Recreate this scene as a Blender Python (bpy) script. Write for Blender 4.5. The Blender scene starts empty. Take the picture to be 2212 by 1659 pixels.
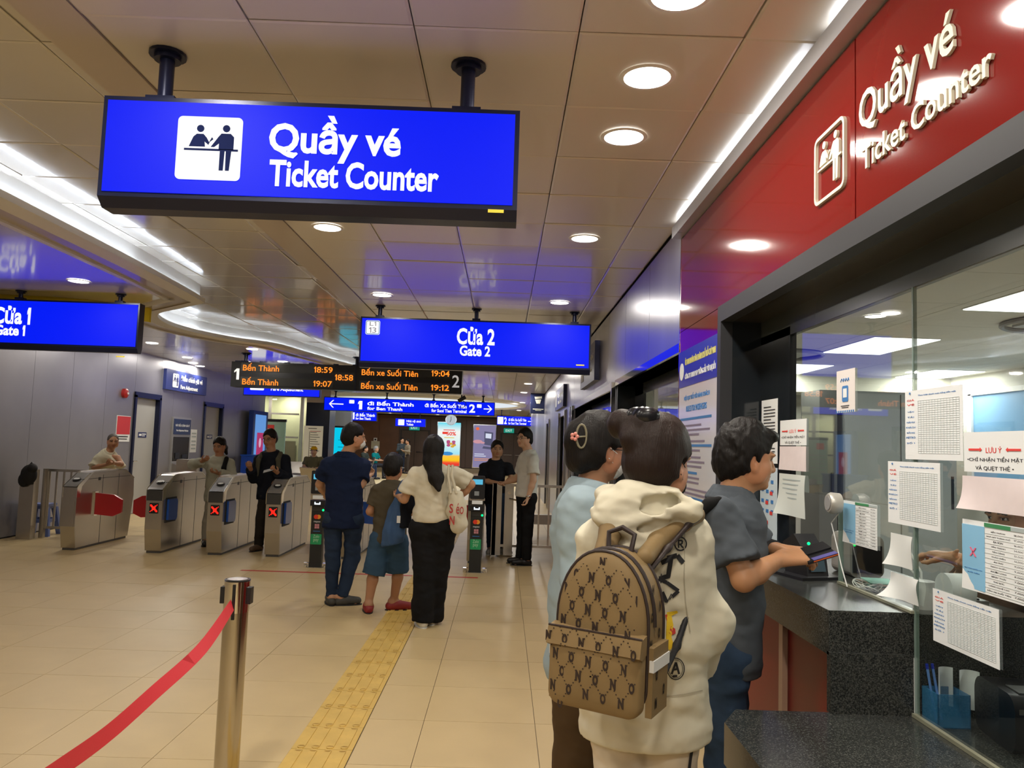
import bpy, bmesh, math, random
import numpy as np
from mathutils import Vector, Matrix
random.seed(7)
rng = np.random.default_rng(7)
S = bpy.context.scene
COL = S.collection
# ---------------------------------------------------------------- camera
IW, IH, FP, CZ = 2212.0, 1659.0, 1680.0, 1.5
_F = np.array([1088 - IW/2, 962 - IH/2, FP]); _F /= np.linalg.norm(_F)
_R = np.array([1, .034, 0.]); _R[2] = -(_R[0]*_F[0] + _R[1]*_F[1])/_F[2]; _R /= np.linalg.norm(_R)
_U = np.cross(_R, _F)
if _U[1] > 0: _U = -_U
CM = np.array([_R, _F, _U])
cd = bpy.data.cameras.new('camera'); cam = bpy.data.objects.new('camera', cd); COL.objects.link(cam)
cd.sensor_width = 36; cd.lens = FP/IW*36; cd.clip_start = .05; cd.clip_end = 200
cam.matrix_world = Matrix([[CM[0,0], -CM[0,1], -CM[0,2], 0], [CM[1,0], -CM[1,1], -CM[1,2], 0], [CM[2,0], -CM[2,1], -CM[2,2], CZ], [0,0,0,1]])
S.camera = cam
def ray(px, py): return CM @ np.array([px - IW/2, py - IH/2, FP])
def aY(px, py, Y): d = ray(px, py); t = Y/d[1]; return Vector((d[0]*t, Y, d[2]*t + CZ))
def aX(px, py, X): d = ray(px, py); t = X/d[0]; return Vector((X, d[1]*t, d[2]*t + CZ))
def aZ(px, py, z): d = ray(px, py); t = (z - CZ)/d[2]; return Vector((d[0]*t, d[1]*t, z))
# ---------------------------------------------------------------- world, exposure
w = bpy.data.worlds.new('world'); S.world = w; w.use_nodes = True
w.node_tree.nodes['Background'].inputs[0].default_value = (.55, .6, .75, 1)
w.node_tree.nodes['Background'].inputs[1].default_value = .25
S.view_settings.view_transform = 'Standard'; S.view_settings.look = 'None'
S.view_settings.gamma = 1; S.view_settings.exposure = -0.08; S.view_settings.use_curve_mapping = False
LAMP_W = 13.5
def area(name, loc, size, power, col=(1, .94, .84), rot=(0,0,0), shape='DISK', sy=None, label=None, parent=None):
    l = bpy.data.lights.new(name, 'AREA'); l.shape = shape; l.size = size
    if sy: l.size_y = sy
    l.energy = power; l.color = col
    o = bpy.data.objects.new(name, l); o.location = loc; o.rotation_euler = rot; COL.objects.link(o)
    if parent: o.parent = parent
    return o
# ---------------------------------------------------------------- materials
MATS = {}
def mat(name, col=(.5,.5,.5), rough=.5, metal=0, emit=None, es=1, bump=0, bscale=50, var=0, vscale=8, coat=0, alpha=1, spec=.5, stretch=None, trans=0, attr=None, bumpkind='noise', ior=1.45, sss=0):
    if name in MATS: return MATS[name]
    m = bpy.data.materials.new(name); m.use_nodes = True; MATS[name] = m
    nt = m.node_tree; b = nt.nodes['Principled BSDF']; N = nt.nodes.new; L = nt.links.new
    b.inputs['Base Color'].default_value = (*col, 1); b.inputs['Roughness'].default_value = rough
    b.inputs['Metallic'].default_value = metal; b.inputs['Specular IOR Level'].default_value = spec
    b.inputs['Coat Weight'].default_value = coat; b.inputs['Coat Roughness'].default_value = .08
    b.inputs['Alpha'].default_value = alpha; b.inputs['IOR'].default_value = ior
    b.inputs['Transmission Weight'].default_value = trans
    if sss: b.inputs['Subsurface Weight'].default_value = sss; b.inputs['Subsurface Radius'].default_value = (.02,.008,.004); b.inputs['Subsurface Scale'].default_value = .5
    if emit: b.inputs['Emission Color'].default_value = (*emit, 1); b.inputs['Emission Strength'].default_value = es
    tc = None
    if var or bump:
        tc = N('ShaderNodeTexCoord'); mp = N('ShaderNodeMapping'); L(tc.outputs['Object'], mp.inputs[0])
        if stretch: mp.inputs['Scale'].default_value = stretch
    src = None
    if attr:
        a = N('ShaderNodeAttribute'); a.attribute_name = attr; mx = N('ShaderNodeMix'); mx.data_type = 'RGBA'; mx.blend_type = 'MIX'
        mx.inputs['A'].default_value = (*col, 1); L(a.outputs['Alpha'], mx.inputs['Factor']); L(a.outputs['Color'], mx.inputs['B']); src = mx.outputs['Result']
        L(src, b.inputs['Base Color'])
    if var:
        n = N('ShaderNodeTexNoise'); n.inputs['Scale'].default_value = vscale; n.inputs['Detail'].default_value = 6; L(mp.outputs[0], n.inputs['Vector'])
        r = N('ShaderNodeMapRange'); r.inputs['From Min'].default_value = .3; r.inputs['From Max'].default_value = .7
        r.inputs['To Min'].default_value = 1-var; r.inputs['To Max'].default_value = 1+var; L(n.outputs['Fac'], r.inputs['Value'])
        v = N('ShaderNodeVectorMath'); v.operation = 'SCALE'; L(r.outputs[0], v.inputs['Scale'])
        if src: L(src, v.inputs[0])
        else: v.inputs[0].default_value = col
        L(v.outputs[0], b.inputs['Base Color'])
    if bump:
        if bumpkind == 'wave': n = N('ShaderNodeTexWave'); n.inputs['Scale'].default_value = bscale; n.inputs['Distortion'].default_value = 1.5; n.inputs['Detail'].default_value = 3
        elif bumpkind == 'vor': n = N('ShaderNodeTexVoronoi'); n.inputs['Scale'].default_value = bscale; n.inputs['Randomness'].default_value = 0
        else: n = N('ShaderNodeTexNoise'); n.inputs['Scale'].default_value = bscale; n.inputs['Detail'].default_value = 4
        L(mp.outputs[0], n.inputs['Vector']); bp = N('ShaderNodeBump'); bp.inputs['Strength'].default_value = bump; bp.inputs['Distance'].default_value = .01
        L(n.outputs[0], bp.inputs['Height']); L(bp.outputs[0], b.inputs['Normal'])
    return m
def emat(name, col, s=1): return mat(name, (0,0,0), .6, emit=col, es=s, spec=.2)
E_ = mat
M_floor = mat('beige_tile', (.565,.43,.225), .38, var=.05, vscale=2.5, bump=.03, bscale=120, spec=.3)
M_grout = mat('grout', (.17,.13,.09), .8)
M_yel = mat('tactile_yellow', (.60,.40,.10), .5, var=.1, vscale=9)
M_ceil = mat('ceiling_metal', (.66,.60,.51), .3, .0, coat=.35, bump=.05, bscale=500, bumpkind='vor', spec=.6)
M_ceil2 = mat('ceiling_gloss', (.62,.58,.52), .2, .0, coat=.55, spec=.6)
M_tan = mat('ceiling_band', (.50,.43,.35), .35, .0, coat=.3)
M_white = mat('cornice_white', (.78,.76,.72), .45)
M_wall = mat('brushed_panel', (.36,.36,.40), .3, .85, var=.06, vscale=3, stretch=(1,1,.15), bump=.04, bscale=220)
M_wallL = mat('wall_panel_grey', (.32,.315,.335), .36, .55, var=.04, vscale=2)
M_steel = mat('stainless', (.52,.49,.45), .27, .95, var=.05, vscale=6, bump=.02, bscale=300, stretch=(1,.1,1))
M_chrome = mat('polished_steel', (.75,.73,.7), .1, 1)
M_dark = mat('dark_frame', (.012,.015,.018), .12, .0, coat=.6)
M_fr = mat('frame_grey', (.035,.035,.038), .5, .0, spec=.15)
M_red = mat('red_glass_panel', (.18,.008,.008), .07, coat=.35, spec=.45)
M_darkred = mat('dark_red_panel', (.16,.002,.003), .35, spec=.3)
M_blk = mat('black_plastic', (.012,.012,.014), .35)
M_nav = mat('navy_metal', (.01,.014,.045), .3, .3)
M_gran = None
def granite():
    m = mat('black_granite', (.02,.022,.022), .24, coat=.15); nt = m.node_tree; b = nt.nodes['Principled BSDF']; N = nt.nodes.new; L = nt.links.new
    tc = N('ShaderNodeTexCoord'); n = N('ShaderNodeTexNoise'); n.inputs['Scale'].default_value = 230; n.inputs['Detail'].default_value = 5; n.inputs['Roughness'].default_value = .8
    L(tc.outputs['Object'], n.inputs['Vector']); cr = N('ShaderNodeValToRGB'); e = cr.color_ramp.elements
    e[0].position = .46; e[0].color = (.012,.014,.014,1); e[1].position = .74; e[1].color = (.17,.17,.15,1); L(n.outputs['Fac'], cr.inputs[0]); L(cr.outputs[0], b.inputs['Base Color'])
    return m
M_gran = granite()
def glassmat(name, tint=(.9,1,.95), a=.12):
    m = bpy.data.materials.new(name); m.use_nodes = True; nt = m.node_tree; nt.nodes.clear(); N = nt.nodes.new; L = nt.links.new
    o = N('ShaderNodeOutputMaterial'); t = N('ShaderNodeBsdfTransparent'); t.inputs[0].default_value = (*tint, 1)
    g = N('ShaderNodeBsdfGlossy'); g.inputs['Roughness'].default_value = .02; fr = N('ShaderNodeFresnel'); fr.inputs[0].default_value = 1.6
    mx = N('ShaderNodeMixShader'); ad = N('ShaderNodeMath'); ad.operation = 'ADD'; ad.use_clamp = True; ad.inputs[1].default_value = a
    ge = N('ShaderNodeNewGeometry'); iv = N('ShaderNodeMath'); iv.operation = 'SUBTRACT'; iv.inputs[0].default_value = 1; L(ge.outputs['Backfacing'], iv.inputs[1]); ml = N('ShaderNodeMath'); ml.operation = 'MULTIPLY'
    L(fr.outputs[0], ad.inputs[0]); L(ad.outputs[0], ml.inputs[0]); L(iv.outputs[0], ml.inputs[1]); L(ml.outputs[0], mx.inputs[0]); L(t.outputs[0], mx.inputs[1]); L(g.outputs[0], mx.inputs[2]); L(mx.outputs[0], o.inputs[0])
    return m
M_glass = glassmat('window_glass', (.95,.98,.96), .10)
M_glassedge = mat('glass_edge', (.22,.30,.26), .2, alpha=.7)
M_acr = glassmat('acrylic', (.7,.85,.95), .03)
M_paper = mat('paper_white', (.82,.84,.84), .6)
M_pbl = mat('paper_blue', (.25,.52,.75), .6)
M_pink = mat('paper_pink', (.78,.68,.68), .6, var=.05, vscale=12)
M_ink = mat('ink_black', (.03,.03,.04), .6)
M_inkb = mat('ink_blue', (.05,.2,.5), .6)
M_inkg = mat('ink_grey', (.4,.46,.46), .6)
M_inkr = mat('ink_red', (.75,.06,.05), .6)
M_grn = mat('ink_green', (.05,.25,.1), .6)
EB = emat('sign_blue_light', (.0,.012,1.0), 1.0)
EW = emat('sign_white_light', (1,1,1), 1.1)
EO = emat('led_amber', (1,.24,.02), 1.5)
ERED = emat('led_red', (1,.02,.01), 2.2)
M_wr = mat('white_rubber', (.7,.7,.68), .6)
# ---------------------------------------------------------------- builders
class MB:
    def __init__(s): s.v = []; s.f = []; s.m = []; s.cur = 0
    def add(s, vs, fs):
        o = len(s.v); s.v += [tuple(v) for v in vs]; s.f += [tuple(i+o for i in f) for f in fs]; s.m += [s.cur]*len(fs); return s
    def box(s, x0,x1,y0,y1,z0,z1):
        return s.add([(x,y,z) for z in (z0,z1) for y in (y0,y1) for x in (x0,x1)], [(0,2,3,1),(4,5,7,6),(0,1,5,4),(2,6,7,3),(0,4,6,2),(1,3,7,5)])
    def quad(s, a,b,c,d): return s.add([a,b,c,d], [(0,1,2,3)])
    def prism(s, pts, ax, a, b):
        n = len(pts)
        def P(p, t): return (t,p[0],p[1]) if ax == 0 else ((p[0],t,p[1]) if ax == 1 else (p[0],p[1],t))
        return s.add([P(p,a) for p in pts]+[P(p,b) for p in pts], [tuple(range(n))[::-1], tuple(range(n,2*n))]+[(i,(i+1)%n,(i+1)%n+n,i+n) for i in range(n)])
    def tube(s, path, r, n=8, cap=True, close=False):
        path = [Vector(p) for p in path]; rs = r if hasattr(r,'__len__') else [r]*len(path); vs = []; fs = []; prev = None; m = len(path)
        for i, p in enumerate(path):
            if close: d = path[(i+1)%m]-path[i-1]
            else: d = path[min(i+1,m-1)]-path[max(i-1,0)]
            d = d.normalized() if d.length > 1e-9 else Vector((0,0,1))
            u = prev if prev is not None else (Vector((0,0,1)) if abs(d.z) < .9 else Vector((1,0,0)))
            u = (u - d*u.dot(d)).normalized(); w_ = d.cross(u); prev = u
            vs += [p + (u*math.cos(2*math.pi*k/n) + w_*math.sin(2*math.pi*k/n))*rs[i] for k in range(n)]
        for i in range(m if close else m-1):
            j = (i+1)%m
            fs += [(i*n+k, i*n+(k+1)%n, j*n+(k+1)%n, j*n+k) for k in range(n)]
        if cap and not close: fs += [tuple(range(n))[::-1], tuple((m-1)*n+k for k in range(n))]
        return s.add(vs, fs)
    def cyl(s, x,y,z0,z1,r,n=24,r2=None): return s.tube([(x,y,z0),(x,y,z1)], [r, r if r2 is None else r2], n)
    def lathe(s, x,y, prof, n=24):
        vs = [(x+r*math.cos(2*math.pi*k/n), y+r*math.sin(2*math.pi*k/n), z) for r,z in prof for k in range(n)]
        return s.add(vs, [(i*n+k, i*n+(k+1)%n, (i+1)*n+(k+1)%n, (i+1)*n+k) for i in range(len(prof)-1) for k in range(n)]+[tuple(range(n))[::-1], tuple((len(prof)-1)*n+k for k in range(n))])
    def sph(s, c, r, n=12, m=8):
        r = r if hasattr(r,'__len__') else (r,r,r); vs = []
        for i in range(m+1):
            t = math.pi*i/m
            vs += [(c[0]+r[0]*math.sin(t)*math.cos(2*math.pi*k/n), c[1]+r[1]*math.sin(t)*math.sin(2*math.pi*k/n), c[2]-r[2]*math.cos(t)) for k in range(n)]
        return s.add(vs, [(i*n+k, i*n+(k+1)%n, (i+1)*n+(k+1)%n, (i+1)*n+k) for i in range(m) for k in range(n)])
    def mesh(s, name, mats, smooth=False):
        me = bpy.data.meshes.new(name); me.from_pydata(s.v, [], s.f)
        for m in (mats if isinstance(mats,(list,tuple)) else [mats]): me.materials.append(m)
        if any(s.m): me.polygons.foreach_set('material_index', s.m)
        if smooth: me.polygons.foreach_set('use_smooth', [True]*len(s.f)); me.set_sharp_from_angle(angle=math.radians(38))
        me.validate(); me.update(); return me
    def build(s, name, mats, parent=None, loc=(0,0,0), rot=(0,0,0), smooth=False, **kw):
        return link(name, s.mesh(name, mats, smooth), parent, loc, rot, **kw)
def link(name, me, parent=None, loc=(0,0,0), rot=(0,0,0), **kw):
    o = bpy.data.objects.new(name, me); COL.objects.link(o); o.location = loc; o.rotation_euler = rot
    if parent: o.parent = parent
    for k, v in kw.items(): o[k] = v
    return o
def thing(name, label, cat, loc=(0,0,0), rz=0, group=None):
    o = bpy.data.objects.new(name, None); COL.objects.link(o); o.location = loc; o.rotation_euler = (0,0,rz); o.empty_display_size = .1
    o['label'] = label; o['category'] = cat
    if group: o['group'] = group
    return o
def tag(o, label, cat, group=None):
    o['label'] = label; o['category'] = cat
    if group: o['group'] = group
    return o
def struct(o, label=None):
    o['kind'] = 'structure'
    if label: o['label'] = label
    return o
def copytree(o, parent=None):
    c = o.copy(); COL.objects.link(c)
    if parent: c.parent = parent
    for ch in list(o.children): copytree(ch, c)
    return c
# text: mesh of the built-in font, fitted to a width x height box in local XZ (front faces -Y)
def rawtext(body, bold):
    cu = bpy.data.curves.new('t', 'FONT'); cu.body = body; cu.size = 1; cu.offset = bold; cu.extrude = .001; cu.resolution_u = 3
    o = bpy.data.objects.new('t', cu); COL.objects.link(o)
    me = bpy.data.meshes.new_from_object(o.evaluated_get(bpy.context.evaluated_depsgraph_get())); bpy.data.objects.remove(o); bpy.data.curves.remove(cu)
    n = len(me.vertices); a = np.zeros(n*3); me.vertices.foreach_get('co', a); f = [tuple(p.vertices) for p in me.polygons]; bpy.data.meshes.remove(me)
    return a.reshape(-1,3), f
def textmesh(body, w=None, h=None, bold=.0, depth=.002, cx=0, cz=0, align='C'):
    if '1' in body:      # the built-in numeral one is a bare stroke: draw it with its flag
        import re
        d0, _ = rawtext('0', bold); top = d0[:,1].max(); bot = d0[:,1].min(); sw = .085+bold*2; V = []; Fc = []; x = 0
        for seg in re.findall(r'1|[^1]+', body):
            if seg == '1':
                L_ = .20; P_ = [(x+L_-sw,bot),(x+L_,bot),(x+L_,top),(x+L_-sw,top),(x,top-.16),(x,top-.16-sw*1.1),(x+L_-sw,top-.05-sw*1.1)]
                q = np.array([(p[0],p[1],zz) for zz in (-.001,.001) for p in P_]); n7 = 7
                f = [(0,1,2,3,6)[::-1],(3,4,5,6)[::-1],tuple(i+n7 for i in (0,1,2,3,6)),tuple(i+n7 for i in (3,4,5,6))]+[(i,(i+1)%n7,(i+1)%n7+n7,i+n7) for i in range(n7)]
                o0 = len(V); V += list(q); Fc += [tuple(i+o0 for i in t_) for t_ in f]; x += L_+.085
            else:
                ld = (len(seg)-len(seg.lstrip()))*.22; tr = (len(seg)-len(seg.rstrip()))*.22
                if not seg.strip(): x += ld; continue
                q, f = rawtext(seg.strip(), bold); q = q.copy(); q[:,0] += x+ld-q[:,0].min(); o0 = len(V); x = q[:,0].max()+.075+tr
                V += list(q); Fc += [tuple(i+o0 for i in t_) for t_ in f]
        a = np.array(V)
    else: a, Fc = rawtext(body, bold)
    me = bpy.data.meshes.new('lettering'); me.from_pydata(a.tolist(), [], Fc)
    lo, hi = a.min(0), a.max(0); sx = sz = None
    if h: sz = h/(hi[1]-lo[1])
    if w: sx = w/(hi[0]-lo[0])
    sx = sx or sz; sz = sz or sx
    X = (a[:,0]-(lo[0]+hi[0])/2)*sx + cx if align == 'C' else (a[:,0]-lo[0])*sx + cx
    Z = (a[:,1]-(lo[1]+hi[1])/2)*sz + cz
    Y = -a[:,2]/.001*depth/2
    me.vertices.foreach_set('co', np.stack([X,Y,Z],1).ravel()); me.update()
    return me
def text(body, parent, m, x=0, z=0, w=None, h=None, y=0, bold=0, depth=.002, name='lettering', align='C'):
    if -.0045 < y < 0: depth = .0005; y += .0004
    me = textmesh(body, w, h, bold, depth, x, z, align); me.name = name; me.materials.clear(); me.materials.append(m)
    return link(name, me, parent, (0,y,0))
def joinmesh(name, meshes, mats, parent=None, loc=(0,0,0), **kw):
    b = MB()
    for me, mi in meshes:
        b.cur = mi; b.add([v.co[:] for v in me.vertices], [tuple(p.vertices) for p in me.polygons])
    return b.build(name, mats, parent, loc, **kw)
def rrect(x0,x1,z0,z1,r,n=5):
    pts = []
    for cx,cz,a in ((x1-r,z0+r,-90),(x1-r,z1-r,0),(x0+r,z1-r,90),(x0+r,z0+r,180)):
        pts += [(cx+r*math.cos(math.radians(a+90*i/n)), cz+r*math.sin(math.radians(a+90*i/n))) for i in range(n+1)]
    return pts
ROTX = -math.pi/2   # things facing -X (right wall): local x -> -Y
ROTL = math.pi/2    # things facing +X (left wall): local x -> +Y
# ================================================================ FLOOR
fb = MB(); fb.box(-14,9,-6,46,-.12,-.006); struct(fb.build('floor', M_grout))
floor = bpy.data.objects['floor']
ys0 = .15 + .6*4
def tilemat(name, base, grout, sx, sy, ox, oy, mort=.004):
    m = mat(name, base, .38, spec=.3); nt = m.node_tree; b = nt.nodes['Principled BSDF']; N = nt.nodes.new; L = nt.links.new
    g = N('ShaderNodeTexCoord'); mp = N('ShaderNodeMapping'); mp.inputs['Location'].default_value = (-ox,-oy,0); L(g.outputs['Object'], mp.inputs[0])
    br = N('ShaderNodeTexBrick'); br.offset = 0; br.inputs['Scale'].default_value = 1; br.inputs['Brick Width'].default_value = sx; br.inputs['Row Height'].default_value = sy
    br.inputs['Mortar Size'].default_value = mort; br.inputs['Color1'].default_value = (*base,1); br.inputs['Color2'].default_value = (base[0]*.95,base[1]*.95,base[2]*.94,1); br.inputs['Mortar'].default_value = (*grout,1)
    L(mp.outputs[0], br.inputs['Vector']); L(br.outputs[0], b.inputs['Base Color']); return m
M_farfloor = tilemat('beige_tile_far', (.565,.43,.225), (.2,.15,.1), .6,.6, .22,.15)
YF = .15+.6*20
f2 = MB(); f2.box(-14,1.3,YF,46,-.006,0); f2.box(-14,9,-6,ys0-.001,-.006,0); f2.box(-14,-8.0,ys0,YF,-.006,0); f2.box(1.31,9,ys0,46,-.006,0)
f2.build('floor_surface', M_farfloor, floor)
tv = []
for i in range(3):
    b_ = MB(); b_.box(.0016,.5984,.0016,.5984,0,.006); me = b_.mesh('tile', M_floor); tv.append(me)
tn = MB(); tn.box(.0016,.2984,.0016,.5984,0,.006); me_half = tn.mesh('tile', M_floor)
for r in range(4, 20):
    for c in range(-13, 2):
        x = .22 + .6*c
        if abs(x + .98) < .01:
            link('tile', me_half, floor, (-.68, .15+.6*r, -.006)); continue
        if x < -8: continue
        o = link('tile', tv[(r*7+c)%3], floor, (x, .15+.6*r, -.006 - random.random()*.0005))
# tactile strip
tb = MB(); tb.box(.002,.298,.002,.298,0,.005)
for k in range(4):
    x = .045+.07*k
    tb.prism([(x-.0175,.022),(x+.0175,.022),(x+.0175,.278),(x-.0175,.278)], 2, .005, .0095)
    for yy in (.022,.278): tb.cyl(x, yy, .005, .0095, .0175, 10)
me_t = tb.mesh('tactile_tile', M_yel)
strip = thing('tactile_paving', 'yellow ribbed tactile paving strip running along the beige floor to the gates', 'paving', (-.83, 2.5, 0))
for i in range(62):
    link('tactile_tile', me_t, strip, (-.15, .3*i - .1, -.0005 + (i%3)*.0003))
rl = MB(); rl.box(-2.91,-.24,8.9,8.96,0,.0012); tag(rl.build('floor_tape', mat('red_tape',(.5,.03,.03),.5)), 'worn red tape line stuck across the floor before the ticket gates', 'tape')
# ================================================================ CEILING
H = 3.0
XR, XC = 1.12, -1.8
cb = MB(); cb.box(-14,9,-6,46,3.5,3.6); ceil = struct(cb.build('ceiling', M_white))
def panelmesh(wx, wy, m, lip=.006):
    b = MB(); g = .0025
    b.box(g,wx-g,g,wy-g,.004,.03); 
    b.add([(g,g,.004),(wx-g,g,.004),(wx-g,wy-g,.004),(g,wy-g,.004),(g+.01,g+.01,0),(wx-g-.01,g+.01,0),(wx-g-.01,wy-g-.01,0),(g+.01,wy-g-.01,0)], [(0,4,5,1),(1,5,6,2),(2,6,7,3),(3,7,4,0),(4,7,6,5)])
    return b.mesh('ceiling_panel', m)
xs = [-1.577,-.977,-.377,.223,.823,XR-.0]
cache = {}
def rowy(k): return 2.10 + .61*k
for k in range(-4, 20):
    for i in range(len(xs)-1):
        wx = round(xs[i+1]-xs[i], 3)
        if (wx,'a') not in cache: cache[wx,'a'] = panelmesh(wx, .61, M_ceil)
        link('ceiling_panel', cache[wx,'a'], ceil, (xs[i], rowy(k), H), (random.gauss(0,.0035), random.gauss(0,.0025), 0))
b = MB()
for k in range(20, 66):
    for i in range(len(xs)-1):
        b.box(xs[i]+.003, xs[i+1]-.003, rowy(k)+.003, rowy(k)+.607, H+random.random()*.003, H+.03)
b.box(XC, XR, -6, rowy(-4), H, H+.03)
b.box(XC+.0, xs[0]-.002, 22, 42, H, H+.03)
b.build('distant_ceiling_panels', M_ceil, ceil, kind='stuff')
b = MB(); b.box(XC, xs[0]-.002, -6, 22, H-.004, H+.03); b.box(XC, XC+.02, -6, 22, H, H+.22); b.build('ceiling_band', M_tan, ceil)
# coffer outline (lower edge of raised bay, at z = H)
def catmull(P, n=6):
    out = []; P = [Vector((*p,0)) for p in P]
    for i in range(len(P)-1):
        p0,p1,p2,p3 = P[max(i-1,0)],P[i],P[i+1],P[min(i+2,len(P)-1)]
        for k in range(n):
            t = k/n; out.append(.5*((2*p1)+(p2-p0)*t+(2*p0-5*p1+4*p2-p3)*t*t+(3*p1-p0-3*p2+p3)*t**3))
    out.append(P[-1]); return [(p.x,p.y) for p in out]
o1 = catmull([(-3.36,-6),(-3.36,0),(-3.38,5),(-3.42,7.2),(-3.5,8.75)])
o2 = catmull([(-4.02,9.25),(-4.45,9.7),(-4.68,10.4),(-4.68,11.2),(-4.36,12.1),(-3.85,12.75),(-3.62,13.9),(-3.2,16),(-2.6,18.6),(-1.8,21.8)])
outline = o1 + o2
def sweep(path, prof, name, m, parent, smooth=True, closed=False):
    b = MB(); n = len(prof); vs = []; P = [Vector((*p,0)) for p in path]; N_ = len(P)
    for i, p in enumerate(P):
        d = (P[(i+1)%N_]-P[i-1]) if closed else (P[min(i+1,N_-1)]-P[max(i-1,0)]); d.normalize(); nn = Vector((-d.y, d.x, 0))
        vs += [(p.x+nn.x*q[0], p.y+nn.y*q[0], q[1]) for q in prof]
    fs = [(i*n+k, ((i+1)%N_)*n+k, ((i+1)%N_)*n+k+1, i*n+k+1) for i in range(N_ if closed else N_-1) for k in range(n-1)]
    b.add(vs, fs); return b.build(name, m, parent, smooth=smooth)
# n>0 is to the left (away from the bay)
sweep(outline, [(.0,H+.22),(0,H+.02),(-.045,H+.02),(-.045,H+.05),(-.06,H+.05),(-.06,H),(.03,H-.008),(.09,H-.014)], 'cornice', M_white, ceil)
sweep(outline, [(.09,H-.014),(.09,H-.002),(.27,H-.002)], 'cornice_band', M_tan, ceil)
sweep(outline, [(.27,H-.002),(.27,H-.02),(.33,H-.02),(.36,H)], 'cornice_lip', M_white, ceil)
# lower ceiling left of the bay
b = MB()
xl = -6.85
for i in range(len(outline)-1):
    (x0,y0),(x1,y1) = outline[i], outline[i+1]
    d = Vector((x1-x0,y1-y0,0)).normalized(); n0 = Vector((-d.y,d.x,0))*.3
    if y1 <= y0+1e-4: continue
    b.quad((xl,y0,H),(xl,y1,H),(x1+n0.x*.8,y1,H),(x0+n0.x*.8,y0,H))
b.quad((-14,21.8,H),(-14,42,H),(-1.8,42,H),(-1.8,21.8,H)); b.quad((-14,21.8,H),(xl,21.8,H),(xl,18,H),(-14,18,H))
b.build('lower_ceiling', M_ceil2, ceil)
b = MB(); 
for y in np.arange(-5,21,1.22): b.box(xl,-5.0,y,y+.004,H-.0006,H+.001)
b.build('ceiling_joint', M_fr, ceil)
# raised bay ceiling panels
zc = H+.2
cxs = [-1.8,-2.1,-2.7,-3.3,-3.9,-4.5,-5.1]
def bayleft(y):
    best = -3.36
    for i in range(len(outline)-1):
        (x0,y0),(x1,y1) = outline[i], outline[i+1]
        if y0 <= y <= y1: best = min(best, x0+(x1-x0)*(y-y0)/max(y1-y0,1e-6)) if y>13 else x0+(x1-x0)*(y-y0)/max(y1-y0,1e-6)
    return best
me6 = panelmesh(.6,.61,M_ceil2); me3 = panelmesh(.3,.61,M_ceil2)
for k in range(-4, 33):
    y = rowy(k)
    for i in range(6):
        x1, x0 = cxs[i], cxs[i+1]
        if y > 8.2 and y < 14:
            if x0 < -4.9-.3: continue
        elif x1 < min(bayleft(y), bayleft(y+.61))-.02 and y >= -1 or (y < 8.2 and i > 3): continue
        if y > 21.4: continue
        link('ceiling_panel', me3 if i == 0 else me6, ceil, (x0, y, zc), (random.gauss(0,.004), random.gauss(0,.003), 0))
# LED strips on the cornice ledge
def ledstrip(path, label, off, z):
    P = [Vector((*p,0)) for p in path]; seg = MB(); base = MB(); L_ = 0
    t = thing('led_strip', label, 'light', (P[0].x, P[0].y, z)); acc = .0
    for i in range(len(P)-1):
        d = P[i+1]-P[i]; ln = d.length; d.normalize(); nn = Vector((-d.y,d.x,0)); s_ = acc
        a = P[i]+nn*(off-.008); c = P[i+1]+nn*(off+.008)
        while s_ < ln:
            q = P[i]+d*s_+nn*off; ct = q+d*.016
            seg.add([(q.x-nn.x*.006,q.y-nn.y*.006,z+.012),(q.x+nn.x*.006,q.y+nn.y*.006,z+.012),(ct.x+nn.x*.006,ct.y+nn.y*.006,z+.012),(ct.x-nn.x*.006,ct.y-nn.y*.006,z+.012),
                     (q.x-nn.x*.006,q.y-nn.y*.006,z+.004),(q.x+nn.x*.006,q.y+nn.y*.006,z+.004),(ct.x+nn.x*.006,ct.y+nn.y*.006,z+.004),(ct.x-nn.x*.006,ct.y-nn.y*.006,z+.004)],
                    [(0,1,2,3),(4,7,6,5),(0,4,5,1),(1,5,6,2),(2,6,7,3),(3,7,4,0)]); s_ += .05
        acc = s_-ln
    base_path = [(p[0],p[1]) for p in path]
    seg.build('diode_row', emat('led_white', (.75,.85,1), 30), t, (-P[0].x,-P[0].y,-z), kind='stuff')
    bb = MB(); bb.tube([(p[0]-0,p[1],z) for p in base_path], .006, 6)
    o = bb.build('led_backing', M_white, t, (-P[0].x,-P[0].y,-z)); 
    return t
ledstrip([p for p in o1 if p[1] > -1.2], 'bright white light strip in the straight part of the ceiling bay edge', -.018, H+.024)
ledstrip(o2, 'bright white light strip following the curved leaf-shaped end of the ceiling bay', -.018, H+.024)
# area light for cove glow
for (x,y,l,rz) in ((-3.335,3.0,8.0,0.0),(-4.6,10.8,1.6,0)):
    area('cove_light', (x+.0,y,H+.06), .03, 8*l/9, (.75,.85,1), (math.pi,0,rz), 'RECTANGLE', l)
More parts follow.
